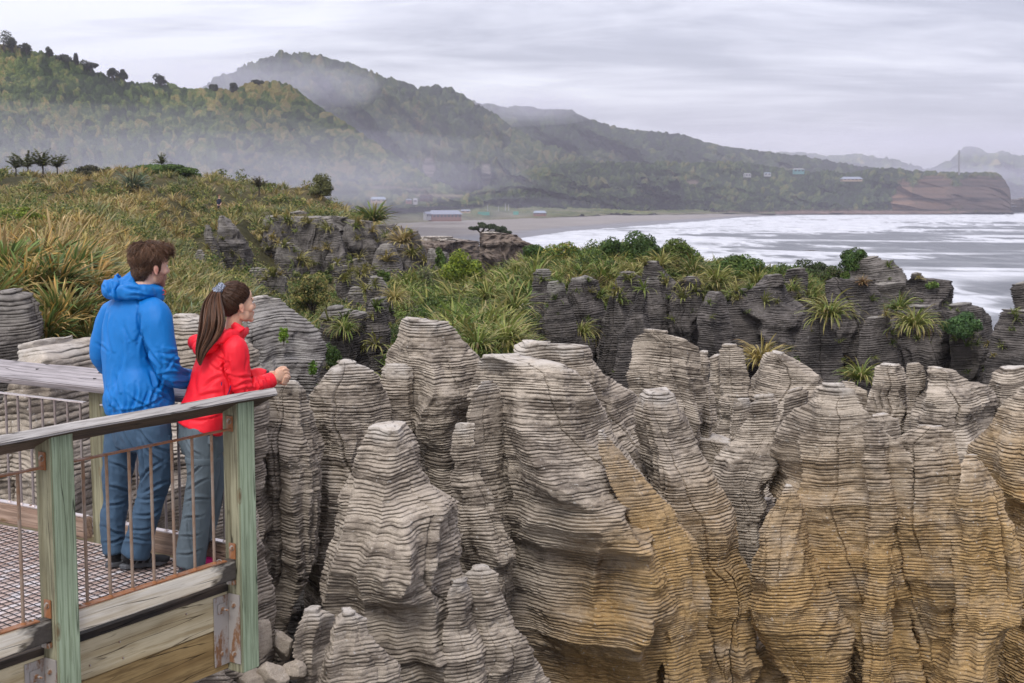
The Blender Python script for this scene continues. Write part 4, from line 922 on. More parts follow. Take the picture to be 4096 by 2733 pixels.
# the flax and grass of the left slope
P, x, yd, Y, rs = scatter(5200, -60, 905, 36, 172, 1, lambda x, yd, Y, P, rs: ~((x > 585) & (Y < 100) & (rs.rand(len(x)) < .93)) & ~((x > 440) & (x < 600) & (Y > 78) & (Y < 100)) & (P[:, 2] > -7.6))
col_zone = fbm(P[:, 0]/9, P[:, 1]/16, 0, 3, 3)
parts = []
for q, pal, tips in ((col_zone < -.12, [HP[0], HP[2], HP[7], HP[5], HP[1]], [HP[6], HP[3]]), ((col_zone >= -.12) & (col_zone < .15), [HP[1], HP[0], HP[3], HP[2], HP[6]], [HP[6], HP[4], BR]), (col_zone >= .15, [HP[4], HP[3], HP[6], HP[1]], [HP[6], OR, BR])):
    sz = rs.uniform(.55, 1.25, q.sum())*(.78+.0018*Y[q])
    parts.append(flax(P[q], sz, 24, pal, tips, 1.25, rs, (52, 86), (.3, 1.9), 3, .06))
V, F, C = merge(parts)
tag(mesh_np('flax_cover', V, F, M_LEAF, None, smooth=False, attrs={'col': C}), 'golden and green flax and grass over the left slope', 'flax', kind='stuff')
# big flax bushes of the near bank
bank = []
brs = np.random.RandomState(9)
BL = ['orange tipped flax bush nearest the left picture edge', 'tall flax bush directly above the dark grey edge rock', 'flax bush with long hanging green blades above the pale boulder', 'orange flax bush behind the shoulder of the blue jacket', 'tan tipped flax bush at the top of the near bank',
      'green bladed flax bush at the foot of the near bank', 'flax bush with many dead brown blades on the near bank', 'broad flax bush on the right end of the near bank', 'small dense flax bush between the dark rock and the pale boulder', 'golden flax bush on the crest of the near bank', 'flax bush leaning left over the dark edge rock', 'dark green flax bush low beside the blue sleeve']
BP = [(10, 660, 25, 2.0), (60, 700, 23.5, 1.75), (135, 760, 21.6, 1.6), (215, 690, 25.5, 1.7), (95, 640, 27.5, 1.9), (175, 770, 21.8, 1.45), (130, 690, 24, 1.75), (240, 735, 25, 1.4), (105, 790, 20.8, 1.3), (170, 650, 27, 1.75), (-20, 720, 22.5, 1.6), (205, 800, 21.4, 1.2)]
for i, (x_, y_, Y_, s_) in enumerate(BP):
    flaxplant(BL[i], x_, y_, Y_, s_*.62, [(.13, .19, .05), (.10, .16, .045), (.16, .20, .06), (.30, .21, .07), (.08, .12, .04)], [(.52, .28, .07), (.50, .33, .12), (.55, .36, .14), (.22, .12, .05)], 400+i, nl=330, up=(55, 88), bnd=(.4, 1.9), group='flax bushes on the near bank', wid=.042)
P, x, yd, Y, rs = scatter(260, -60, 300, 20.5, 34, 2, lambda x, yd, Y, P, rs: (P[:, 2] > -3.2))
V, F, C = flax(P, rs.uniform(.6, 1.1, len(P)), 60, [(.12, .17, .045), (.08, .13, .035), (.15, .19, .06), (.30, .22, .09)], [(.48, .28, .08), (.48, .33, .13), BR], 1., rs, (55, 88), (.3, 1.7), 5, .042)
tag(mesh_np('flax_cover', V, F, M_LEAF, None, smooth=False, attrs={'col': C}), 'orange tipped flax filling the near bank left of the man', 'flax', kind='stuff')
# mid gully slope: flax and low scrub
P, x, yd, Y, rs = scatter(1500, 395, 900, 36, 84, 3, lambda x, yd, Y, P, rs: (P[:, 2] > -7.2) & (rs.rand(len(x)) < np.where(x > 575, .22, .6)+.5*vn(P[:, 0]/3, P[:, 1]/4, 0, 3)))
V1 = flax(P, rs.uniform(.6, 1.1, len(P)), 20, [HP[0], HP[1], G1, HP[3], HP[7]], [HP[6], HP[3]], 1.2, rs, (45, 84), (.4, 2.), 3, .065)
P, x, yd, Y, rs = scatter(1500, 872, 1250, 33, 78, 4, lambda x, yd, Y, P, rs: (P[:, 2] > -7.3) & (rs.rand(len(x)) < .5+.8*vn(P[:, 0]/4, P[:, 1]/6, 0, 6)))
V2 = flax(P, rs.uniform(.8, 1.6, len(P)), 26, [G1, G2, G2, HP[0], G4, HP[1]], [HP[6], HP[3], G4], 1.2, rs, (45, 84), (.5, 2.1), 3, .06)
P, x, yd, Y, rs = scatter(900, 1225, 1900, 55.5, 72, 5, lambda x, yd, Y, P, rs: (P[:, 2] > -4.6))
V3 = flax(P, rs.uniform(.5, .95, len(P)), 22, [G1, G2, HP[0], G2, HP[3]], [HP[6], HP[3], G4], 1.2, rs, (45, 84), (.5, 2.1), 3, .06)
V, F, C = merge([V1, V2, V3])
tag(mesh_np('flax_cover', V, F, M_LEAF, None, smooth=False, attrs={'col': C}), 'green flax and grasses over the gully slopes', 'flax', kind='stuff')
# scrub: many small leafy clumps as one mass
parts = []
def scrub(n, x0, x1, Y0, Y1, seed, rr, pal, leaf=.0018, zmin=-7, nl=160, prob=None, hl=.3):
    P, x, yd, Y, rs = scatter(n, x0, x1, Y0, Y1, seed, lambda x, yd, Y, P, rs: (P[:, 2] > zmin) & ((rs.rand(len(x)) < prob(x, yd, Y)) if prob else True))
    for i in range(len(P)):
        r_ = rs.uniform(*rr)
        parts.append(shrub_cloud(P[i]+[0, 0, r_*hl], (r_, r_, r_*.75), nl, max(.05, Y[i]*leaf), pal if rs.rand() < .7 else pal[::-1][:2], seed*1000+i, 5)[0])
for q_, (pl_, sd_) in enumerate((([G1, G2, (.14, .19, .04)], 21), ([G3, G1], 25), ([(.13, .125, .075), (.10, .105, .05), HP[7]], 26))):
    scrub(46, 880, 1235, 34, 76, sd_, (.5, 1.3), pl_, nl=620, leaf=.0016, hl=.25)
scrub(110, 1225, 1900, 56, 70, 22, (.45, 1.15), [G1, G2, G3], nl=600, leaf=.0015, zmin=-4.6)
scrub(110, 560, 900, 40, 98, 23, (.35, .9), [(.07, .09, .028), G3, HP[0], G1], nl=260)
scrub(200, -50, 900, 55, 165, 24, (.7, 1.7), [HP[0], (.07, .095, .03), HP[1], G1], nl=220, leaf=.0016)
V, F, C = merge(parts)
tag(mesh_np('undergrowth', V, F, M_LEAF, None, smooth=False, attrs={'col': C}), 'low leafy scrub between the flax', 'undergrowth', kind='stuff')
print('veg verts', len(V))
YG_ = [(.22, .28, .03), (.30, .34, .04), (.16, .22, .03), (.11, .17, .03)]
GG = [G1, G2, (.07, .13, .03)]; DG = [G3, G1, (.060, .115, .032)]
for a in [
 ('round yellow green shrub in the middle of the green slope', 1065, 612, 64, 36, 30, YG_, 1, 5200),
 ('dark green shrub sitting in the split rock', 1011, 588, 86, 15, 20, GG, 2, 2000),
 ('low dark green shrub on the crest at the left of the flax', 1240, 577, 68, 31, 20, DG, 3, 4200),
 ('olive shrub on the crest above the dark square tower', 1298, 580, 66, 36, 24, [G1, YL, G2], 4, 3800),
 ('small round shrub left of the pointed rocks', 1340, 600, 62, 15, 13, GG, 5, 1500),
 ('spindly dark shrub at the left end of the crest', 1402, 572, 63, 26, 22, DG, 6, 2600),
 ('tallest dark green shrub on the crest', 1478, 566, 62, 38, 30, DG, 7, 5200),
 ('rounded olive green shrub right of the tallest shrub', 1556, 580, 61, 36, 28, [G1, G2, (.12, .14, .04)], 8, 4500),
 ('wide bright green shrub on the crest before the surf', 1690, 608, 59, 46, 28, GG, 9, 5200),
 ('grey green shrub behind the overhanging block', 1868, 622, 66, 36, 20, [(.08, .10, .05), (.10, .115, .06), G3], 10, 3200),
 ('olive brown shrub left of the shrub topped stack', 1915, 632, 62, 22, 17, [(.10, .10, .045), G3], 11, 1600),
 ('windswept shrub crowning the tall stack by the sea', 1962, 588, 60, 24, 21, DG, 12, 3000),
 ('small bright shrub on the ledge below the stack', 1940, 637, 54, 12, 13, GG, 13, 1100),
 ('round blue green shrub on the dark rock at the right', 2205, 738, 50, 50, 30, [(.06, .12, .035), (.05, .10, .04), (.09, .155, .05)], 14, 6000),
 ('tiny shrub on the shoulder of the notched tower', 2140, 651, 55, 14, 9, GG, 15, 900),
 ('green tuft on the rim of the right edge rock', 2330, 716, 50, 20, 7, GG, 16, 900),
 ('light green sprig growing from the grey layered rock', 651, 770, 26.7, 13, 22, [(.14, .25, .03), (.20, .30, .04)], 17, 420),
 ('lower green sprig at the foot of the grey layered rock', 716, 845, 26.6, 12, 20, [(.12, .22, .03), (.10, .18, .03)], 18, 380),
 ('bright shrub above the broken cliff', 812, 520, 96, 16, 13, GG, 19, 1200),
 ('yellow green shrub on the left slope', 48, 495, 62, 42, 20, YG_, 20, 4200),
 ('wide dark green low shrub on the ridge', 400, 391, 152, 66, 13, [(.07, .12, .025), (.10, .16, .03)], 21, 6500),
 ('second wide green shrub on the ridge behind the walker', 330, 388, 158, 84, 12, [(.06, .11, .025), (.09, .15, .03)], 22, 6500),
 ('dull brown shrub on the ridge beside the palms', 207, 393, 150, 32, 11, [(.05, .05, .03), (.08, .075, .035)], 23, 2400),
 ('yellowing round shrub at the right end of the ridge', 735, 422, 140, 36, 20, [(.17, .17, .06), (.13, .14, .05)], 24, 3600),
 ('olive scrub bush in the gully beside the small columns', 715, 665, 60, 42, 34, [HP[0], (.08, .11, .03), HP[3]], 25, 4600),
 ('dark green bush at the bottom of the gully', 762, 815, 42, 26, 28, DG, 26, 2600),
 ('bright green bush low on the flax slope', 985, 720, 46, 34, 20, GG, 27, 3000),
 ('leafy green bush among the flax below the yellow green shrub', 1110, 668, 55, 30, 22, GG, 28, 3000),
 ('green bush at the foot of the flax slope', 1115, 735, 45, 26, 20, GG, 29, 2600),
 ('small round shrub on the dark gully rock', 880, 632, 56, 12, 11, GG, 30, 1100)]:
    lab, x_, y_, Y_, rx_, rz_, pal_, sd_, n_ = a
    shrub(lab, x_, y_, Y_, rx_, rz_, pal_, sd_, n=n_)
fp = [(G1, G2, G4, HP[1]), (HP[3], HP[6], BR)]
for i, (lab, x_, y_, Y_, s_, bn) in enumerate([
 ('large bright flax hanging off the pale rimmed dark lobe', 1905, 728, 47, 1.35, (.9, 2.6)),
 ('drooping flax on the dark block below the notched tower', 2098, 752, 49, 1.3, (1.0, 2.8)),
 ('second flax above the drooping flax below the notched tower', 2062, 712, 50, .9, (.6, 2.)),
 ('flax clump with brown blades behind the broad sloping wedge', 1748, 830, 35, .95, (.5, 2.3)),
 ('flax clump hanging left of the squat split rock', 1976, 872, 34, .8, (.8, 2.6)),
 ('thin flax hanging down beside the arched spire', 1330, 770, 50.5, 1.1, (1.2, 2.8)),
 ('flax draped over the slab split by a crack', 1588, 655, 50, .9, (1.0, 2.8)),
 ('large flax in the middle of the crest before the surf', 1590, 632, 57, 1.25, (.5, 2.2)),
 ('flax between the two crest shrubs', 1520, 615, 58, 1.15, (.5, 2.2)),
 ('flax at the left of the wide bright crest shrub', 1645, 650, 55.5, 1.15, (.6, 2.3)),
 ('flax at the right of the wide bright crest shrub', 1740, 655, 55, 1.0, (.6, 2.3)),
 ('flax tuft above the leaning rock with a grey cap', 1455, 632, 56, .9, (.5, 2.2)),
 ('big flax with arching blades right above the pale flat rock', 1160, 790, 37.5, 1.25, (.7, 2.3)),
 ('big flax with arching blades left above the pale flat rock', 1095, 800, 35.5, 1.05, (.7, 2.3)),
 ('long bladed flax midway down the green slope', 1180, 715, 48, 1.3, (.7, 2.2)),
 ('long bladed flax at the left of the green slope', 1120, 690, 52, 1.2, (.6, 2.2)),
 ('golden flax on the broken cliff', 925, 560, 92, 1.6, (.4, 1.8)),
 ('flax at the end of the grassy ridge', 858, 508, 99, 2.0, (.3, 1.7)),
 ('dead brown bladed flax on the gully rock', 905, 690, 50, .9, (.8, 2.6)),
 ('green flax hanging on the dark mossy wall', 790, 760, 44, .8, (1., 2.7)),
 ('small rusty plant on the rim of the thick dark rock', 1980, 651, 51, .45, (.5, 2.)),
 ('blue green flax on the ridge below the low shrubs', 305, 435, 125, 2.3, (.3, 1.6)),
 ('small flax at the foot of the overhanging block', 1818, 668, 52.5, .7, (.8, 2.5))]):
    pal, tips = fp
    if 'golden' in lab or 'dead' in lab or 'brown' in lab: pal = (HP[4], HP[6], HP[1], HP[3])
    if 'rusty' in lab: pal = ((.25, .10, .04), (.2, .12, .05), HP[6])
    if 'blue' in lab: pal = ((.12, .16, .10), (.09, .13, .08))
    flaxplant(lab, x_, y_, Y_, s_, pal, tips, 500+i, nl=170, up=(25, 85), bnd=bn, wid=.042 if Y_ < 60 else .06)
# plumes of pampas grass
for i, (lab, x_, y_, Y_, s_) in enumerate([('dry toetoe grass with tall tan plumes beside the flax bank', 128, 600, 30, 1.5), ('pale drooping toetoe plumes at the left picture edge', 4, 560, 31, 1.4)]):
    flaxplant(lab, x_, y_, Y_, s_, ((.50, .36, .17), (.42, .30, .14)), ((.60, .45, .22),), 560+i, nl=14, up=(72, 88), bnd=(.1, 1.3), wid=.035, name='toetoe_grass', cat='grass')
# nikau palms on the ridge
def palm(label, x, yb, yt, Y, seed, spread=.5, cat='palm', name='palm_tree', group='palms on the ridge', nf=24, col=((.12, .15, .045), (.07, .085, .03), (.19, .19, .06))):
    rs = np.random.RandomState(seed); b = D3(x, yb, Y); t_ = D3(x, yt, Y); h = t_[2]-b[2]
    cz = b[2]+h*.30; cc = np.array([b[0], b[1], cz])
    root = empty(name, b, label, cat, group)
    V, F = tube([b-[0, 0, .5], (b+cc)/2+[.05, 0, 0], cc], [.13*h/3, .10*h/3, .12*h/3]); mesh_np('trunk', V, F, M_BARK, root, loc=b)
    az = rs.uniform(0, 6.28, nf); el = np.radians(rs.uniform(12, 84, nf)); L_ = h*spread*rs.uniform(1.05, 1.4, nf)
    parts = []
    for i in range(nf):                                   # each frond: a rib with rows of leaflets
        e = el[i]; p = cc.copy(); pts = [p.copy()]
        for s_ in range(6):
            p = p+np.array([math.cos(e)*math.cos(az[i]), math.cos(e)*math.sin(az[i]), math.sin(e)])*L_[i]/6; e -= .05+.022*s_; pts.append(p.copy())
        pts = np.array(pts)
        for s_ in range(1, 7):
            for k_ in range(3):
                q = pts[s_-1]+(pts[s_]-pts[s_-1])*(k_/3.)
                for sd in (-1, 1):
                    parts.append((q, az[i]+sd*rs.uniform(.5, .9), rs.uniform(-.2, .55), L_[i]*rs.uniform(.22, .34)*(1-.1*s_), rs.uniform(.3, .9)))
    q = np.array([p_[0] for p_ in parts]); n = len(q); pal = np.array(col)
    c_ = pal[rs.randint(0, len(pal), n)]*rs.uniform(.7, 1.3, n)[:, None]
    V, F, C = strips(q, np.array([p_[1] for p_ in parts]), np.array([p_[2] for p_ in parts]), np.array([p_[3] for p_ in parts]), np.array([p_[4] for p_ in parts]), np.full(n, h*.11), c_, c_*.8, 2)
    mesh_np('crown', V, F, M_LEAF, root, smooth=False, attrs={'col': C}, loc=b)
palm('leftmost palm of the ridge group with low spreading fronds', 36, 397, 355, 160, 1, .62)
palm('slender palm behind the tallest palm on the ridge', 64, 398, 343, 172, 2, .62)
palm('tallest palm of the ridge group', 98, 398, 341, 160, 3, .62)
palm('rightmost palm of the ridge group', 131, 396, 351, 164, 4, .62)
palm('lone small palm peeping over the ridge shrubs', 371, 385, 352, 178, 5, .62)
palm('brown palm on the ridge right of the walker', 594, 440, 402, 130, 6, .55, col=((.13, .10, .045), (.10, .075, .035), (.09, .10, .035)))

# small plants rooted on ledges of the rocks: cast rays to find the ledges
bpy.context.view_layer.update(); _dg = bpy.context.evaluated_depsgraph_get()
def ledge(n, poly, seed, size, nl, pal, tips, nzmin=-.2, ymin=0):
    rs = np.random.RandomState(seed); x0, y0, x1, y1 = poly; pts = []; nrm = []
    for _ in range(n):
        x = rs.uniform(x0, x1); y = rs.uniform(y0, y1); d = D3(x, y, 10.)-np.array([0, 0, CH]); d /= np.linalg.norm(d)
        ok, loc, no, idx, ob, mt = scene.ray_cast(_dg, (0, 0, CH), d)
        if ok and ob.name.startswith('rock_stack') and no.z > nzmin and loc.y > ymin: pts.append(list(loc)); nrm.append(list(no))
    P = np.array(pts); Nn = np.array(nrm)
    N_ = len(P)*nl; b = np.repeat(P, nl, 0); k = np.repeat(Nn, nl, 0)
    az = np.arctan2(k[:, 1], k[:, 0])+rs.normal(size=N_)*.9; el = np.radians(rs.uniform(10, 80, N_)); s_ = np.repeat(rs.uniform(size[0], size[1], len(P)), nl)
    pal = np.array(pal); ci = np.repeat(rs.randint(0, len(pal), len(P)), nl); col = pal[ci]*rs.uniform(.6, 1.4, N_)[:, None]; tp = np.array(tips)[rs.randint(0, len(tips), N_)]
    return strips(b-k*.03, az, el, s_*rs.uniform(.5, 1.1, N_), rs.uniform(.6, 2.6, N_), s_*.07, col, .5*col+.5*tp, 4, rs.uniform(-.7, .7, N_))
L_ = [ledge(110, (600, 495, 980, 640), 1, (.5, 1.3), 26, [HP[0], HP[1], HP[3], G2], [HP[6], HP[4]], .0, 60), ledge(90, (600, 600, 900, 860), 2, (.35, .9), 24, [HP[0], G1, HP[1], G2], [HP[6], G4], .0, 38),
      ledge(170, (1225, 600, 1900, 700), 3, (.3, .85), 24, [G1, G2, HP[1], HP[0]], [HP[6], G4], .25, 44), ledge(60, (1880, 600, 2340, 820), 4, (.25, .6), 22, [G1, G2, HP[3]], [HP[6], G4], .1, 44),
      ledge(60, (1225, 690, 2340, 860), 5, (.15, .45), 18, [G2, G4, G1], [G4], .0, 44), ledge(40, (440, 510, 620, 700), 6, (.5, 1.), 22, [HP[0], HP[3], HP[1]], [HP[6]], .1, 60)]
V, F, C = merge(L_)
tag(mesh_np('ledge_plants', V, F, M_LEAF, None, smooth=False, attrs={'col': C}), 'small flax and ferns rooted on the rock ledges', 'plants', kind='stuff')
# ------------------------------------------------------------------ ridge trees, windswept tree
def tree(label, x, yb, yt, Y, w, seed, pal=DG, n=900, name='tree', cat='tree', group=None, shape=(1, .62), lean=0., trunk=.45, blobs=7, ls=None):
    """tree with its foot at picture (x,yb) and top at yt; w = crown width in px"""
    k = Y/3069.; b = D3(x, yb, Y); h = (yb-yt)*k; r = np.array([w*k/2, w*k/2, h*shape[1]/2])
    root = empty(name, b, label, cat, group); c = b+[lean*h, 0, h-r[2]]
    (V, F, C), B, _, _ = shrub_cloud(c, r, n, ls or Y*.0011, pal, seed, blobs, flat=.75)
    mesh_np('crown', V, F, M_LEAF, root, smooth=False, attrs={'col': C}, loc=b)
    rs = np.random.RandomState(seed); S = [tube([b-[0, 0, h*.15], b+(c-b)*.5+[.03*h, 0, 0], c], [h*.035, h*.026, h*.012])]
    for i in range(5):
        e = c+B[(i+1) % len(B)]*r*.85; s_ = b+(c-b)*rs.uniform(.35, .8)
        S.append(tube([s_, (s_+e)/2+[0, 0, -.03*h], e], [h*.016, h*.011, h*.005]))
    V, F = mergeVF(S); mesh_np('trunk', V, F, M_BARK, root, loc=b)
RT = [(8, 128, 70, 48, 'bare twigged tree at the left end of the ridge'), (28, 128, 84, 34, 'second open crowned tree at the left end of the ridge'), (60, 134, 97, 32, 'domed tree on the ridge left of the gap'), (113, 148, 110, 24, 'round topped tree standing after the first ridge gap'), (150, 160, 124, 56, 'wide dark tree below the first ridge gap'),
      (176, 166, 124, 18, 'thin upright tree on the falling ridge'), (208, 176, 136, 40, 'broad tree on the falling ridge'), (258, 192, 152, 32, 'dark tree halfway along the left ridge'), (285, 200, 158, 26, 'small tree halfway along the left ridge'), (371, 212, 167, 38, 'flat topped tree alone on the ridge line'),
      (490, 222, 188, 20, 'narrow tree before the ridge notch'), (535, 226, 190, 30, 'round tree in the ridge notch'), (592, 206, 180, 28, 'tree on the second hump of the ridge')]
for i, (x_, yb_, yt_, w_, lab) in enumerate(RT):
    Yr = float(np.interp(x_, [-300, 500, 1110], [760, 930, 1500]))
    tree(lab, x_, yb_+4, yt_, Yr-8, w_*1.05, 700+i, n=1100 if i else 420, group='trees along the left ridge', pal=[(.035, .042, .022), (.05, .055, .026), (.028, .034, .018)])
# windswept tree on the rock platform
Yw = 205; k = Yw/3069.; b = D3(1106, 545, Yw)
root = empty('windswept_tree', b, 'windswept tree with a flattened slanting crown on the reddish rock', 'tree')
parts = []
for i, (cx_, cy_, rx_, rz_) in enumerate([(1092, 524, 16, 7), (1108, 519, 20, 8), (1128, 521, 22, 9), (1146, 527, 20, 9), (1160, 533, 14, 6), (1170, 539, 8, 4)]):
    parts.append(shrub_cloud(D3(cx_, cy_, Yw), (rx_*k, rx_*k*1.2, rz_*k), 900, .28, [(.05, .07, .035), (.035, .05, .026), (.07, .085, .04)], 800+i, 6, flat=.5)[0])
V, F, C = merge(parts); mesh_np('crown', V, F, M_LEAF, root, smooth=False, attrs={'col': C}, loc=b)
S = [tube([b-[0, 0, .6], D3(1105, 535, Yw), D3(1112, 524, Yw)], [.34, .26, .12])]
for e in ((1092, 525), (1128, 525), (1146, 531), (1162, 536)): S.append(tube([D3(1106, 537, Yw), D3((1106+e[0])/2, 531, Yw), D3(e[0], e[1], Yw)], [.17, .12, .05]))
V, F = mergeVF(S); mesh_np('trunk', V, F, M_BARK, root, loc=b)
# ------------------------------------------------------------------ viewing platform
AZ = math.radians(32); AV = np.array([math.sin(AZ), math.cos(AZ), 0]); NV = np.array([math.cos(AZ), -math.sin(AZ), 0])
def SQ(s, q, z): return AV*s+NV*q+np.array([0, 0, z])
def wood(name, c1, c2, c3, rough=.75, dirt=None, gsc=1., knots=True, dk=(.03, .027, .022), dth=(.60, .72), top=None):
    m = NT(name, rough, .25); o = m.co('Object')
    o = m.map(o, (1, 1, 1), loc=(3.3, 1.7, 2.9))
    wv = m.new('ShaderNodeTexWave', wave_type='RINGS', rings_direction='X'); 
    m.set(wv, 'Vector', m.map(o, (.35, 1, 1), loc=(0, -3.2, -2.4))); m.set(wv, 'Scale', 10*gsc); m.set(wv, 'Distortion', 2.2); m.set(wv, 'Detail', 2.5); m.set(wv, 'Detail Scale', .8)
    g = m.noise(m.map(o, (2.2, 60*gsc, 60*gsc)), 1, 4, .65); g2 = m.noise(m.map(o, (6, 190, 190)), 1, 3, .6)
    c = m.mix(m.ramp(wv.outputs['Fac'], [(.05, 0), (.45, 1)]), c2, c1)
    c = m.mix(m.ramp(g, [(.36, .75), (.54, 0)]), c, c3)
    c = m.mix(m.math('MULTIPLY', m.ramp(g2, [(.64, 0), (.70, 1)]), .6), c, tuple(x*.4 for x in c3))
    lf = m.noise(o, 2.1, 3, .5); c = m.mix(1., c, m.ramp(lf, [(.3, .78), (.7, 1.18)]), 'MULTIPLY')
    if dirt:
        dn = m.math('ADD', m.noise(m.map(o, (1.2, 4, 4)), 1, 5, .65), dirt(m, o))
        c = m.mix(m.ramp(dn, [(dth[0], 0), (dth[1], 1)]), c, m.mix(m.noise(o, 60, 3, .7), dk, tuple(x*3 for x in dk)))
    ck = m.math('ABSOLUTE', m.math('SUBTRACT', m.noise(m.map(o, (.9, 17, 17), loc=(7, 2, 5)), 1, 2, .4), .5))
    cm = m.math('MULTIPLY', m.ramp(ck, [(.004, 1), (.012, 0)]), m.ramp(m.noise(m.map(o, (2, 5, 5)), 1, 2, .5), [(.46, 0), (.54, .85)]))
    c = m.mix(cm, c, tuple(x*.22 for x in c3))
    vk = m.vor(m.map(o, (2.1, 7.5, 7.5), loc=(1.3, 4.4, 2.2)), 1.)
    c = m.mix(m.ramp(vk, [(.055, .85), (.085, .25), (.10, .55), (.12, 0)]), c, (.16, .10, .05))
    h = m.math('SUBTRACT', m.math('ADD', g, m.math('MULTIPLY', g2, .6)), m.math('MULTIPLY', cm, 1.5))
    m.bump(h, .55, .004)
    return m.col(c)
M_PG = wood('green_treated_timber', (.33, .40, .27), (.25, .31, .20), (.155, .19, .11), .7)
M_PB = wood('weathered_brown_timber', (.26, .25, .165), (.20, .185, .115), (.11, .10, .06), .8, dirt=lambda m, o: 0., dk=(.05, .045, .03), dth=(.58, .75))
M_RAIL = wood('silvered_timber', (.60, .57, .53), (.48, .45, .42), (.25, .22, .195), .7, dirt=lambda m, o: 0., dk=(.09, .075, .065), dth=(.62, .80))
M_RAILF = wood('grey_worn_timber', (.34, .31, .315), (.27, .25, .255), (.15, .135, .135), .75, dirt=lambda m, o: 0., dk=(.10, .085, .08), dth=(.60, .80))
M_RAILU = wood('dark_timber_underside', (.13, .095, .06), (.085, .062, .04), (.04, .03, .022), .8, dirt=lambda m, o: 0., dk=(.02, .017, .014), dth=(.50, .66))  # darker brown timber for the downward faces of the handrails
M_KICK = wood('bleached_timber', (.72, .67, .56), (.65, .58, .45), (.50, .42, .29), .7, dirt=lambda m, o: m.math('MULTIPLY', m.math('SUBTRACT', sep(m, o)[0], 3.60), 1.1), dk=(.035, .03, .025), dth=(.62, .70))
M_KF = wood('pinkish_worn_timber', (.36, .26, .20), (.28, .19, .14), (.15, .10, .07), .7, dirt=lambda m, o: 0., dk=(.04, .03, .025), dth=(.60, .72))
M_BEAM = wood('pale_yellow_timber', (.56, .48, .31), (.46, .375, .22), (.32, .24, .12), .72, dirt=lambda m, o: m.math('MULTIPLY', sep(m, o)[2], 0.), dk=(.10, .085, .055), dth=(.66, .8), gsc=.8)
M_BEAM2 = wood('brown_figured_timber', (.34, .235, .10), (.235, .15, .058), (.14, .085, .032), .7, gsc=.55)
M_EDGE = wood('black_edge_timber', (.10, .075, .055), (.06, .045, .035), (.03, .025, .02), .85, dirt=lambda m, o: 0., dk=(.012, .011, .01), dth=(.42, .56))  # near-black timber for the strip along the deck edge above the beams
def metal(name, c, rust, th=(.48, .62), rough=.45, met=.7, rs_=(.30, .13, .05)):
    m = NT(name, rough, .5); p = m.co('Object')
    n = m.math('ADD', m.noise(m.map(p, (1, 1, .3)), 11, 5, .65), m.math('MULTIPLY', m.noise(p, 60, 3, .6), .15))
    r = m.ramp(n, [(th[0]+.075, 0), (th[1]+.075, rust)])
    c_ = m.mix(r, c, m.mix(m.noise(p, 40, 3, .6), tuple(x*.55 for x in rs_), rs_))
    m.set(m.b, 'Metallic', m.math('MULTIPLY_ADD', r, -met, met)); m.set(m.b, 'Roughness', m.math('MULTIPLY_ADD', r, .4, rough))
    m.bump(n, .25, .002)
    return m.col(c_)
M_BAR = metal('rusty_bar_steel', (.33, .27, .22), .9, (.36, .60), .42, .45, (.26, .13, .055))
M_FLAT = metal('rust_flat_steel', (.33, .20, .14), 1., (.30, .55), .35, .35, (.33, .13, .045))
M_FLATF = metal('pale_flat_steel', (.62, .56, .55), .6, (.50, .70), .30, .5, (.33, .17, .09))
M_BARF = metal('grey_bar_steel', (.30, .26, .25), .7, (.48, .70), .4, .5, (.18, .09, .05))
M_GALV = metal('galvanised_steel', (.40, .37, .34), .95, (.50, .60), .5, .35, (.24, .105, .035))
M_MESH = NT('black_steel_mesh', .6, .4).col((.028, .024, .026))
plat = empty('viewing_platform', (0, 0, -.11), 'timber viewing platform with green posts, grey handrails and steel bars', 'viewing platform')
ROTZ = math.pi/2-AZ                                        # local x along AV
def board(name, c, size, mat, rot=0., tilt=0., bev=.004, parent=plat, mats=None, fsel=None, sub=None):
    """box of size (lx,ly,lz) centred at world c; local x along AV turned by rot; tilt = roll about local x"""
    bm = bmesh.new(); bmesh.ops.create_cube(bm, size=1)
    for v_ in bm.verts: v_.co = Vector((v_.co.x*size[0], v_.co.y*size[1], v_.co.z*size[2]))
    if bev: bmesh.ops.bevel(bm, geom=bm.edges[:], offset=bev, segments=2, affect='EDGES')
    if fsel:
        bm.normal_update()
        for f_ in bm.faces: f_.material_index = fsel(f_.normal)
    o = bm_obj(name, bm, mats or mat, parent)
    o.rotation_euler = (tilt, 0, ROTZ+rot); o.location = Vector([float(x) for x in c])-wloc(parent)
    return o
def ss(s0, s1, q0, q1, z0, z1): return SQ((s0+s1)/2, (q0+q1)/2, (z0+z1)/2), (abs(s1-s0), abs(q1-q0), abs(z1-z0))
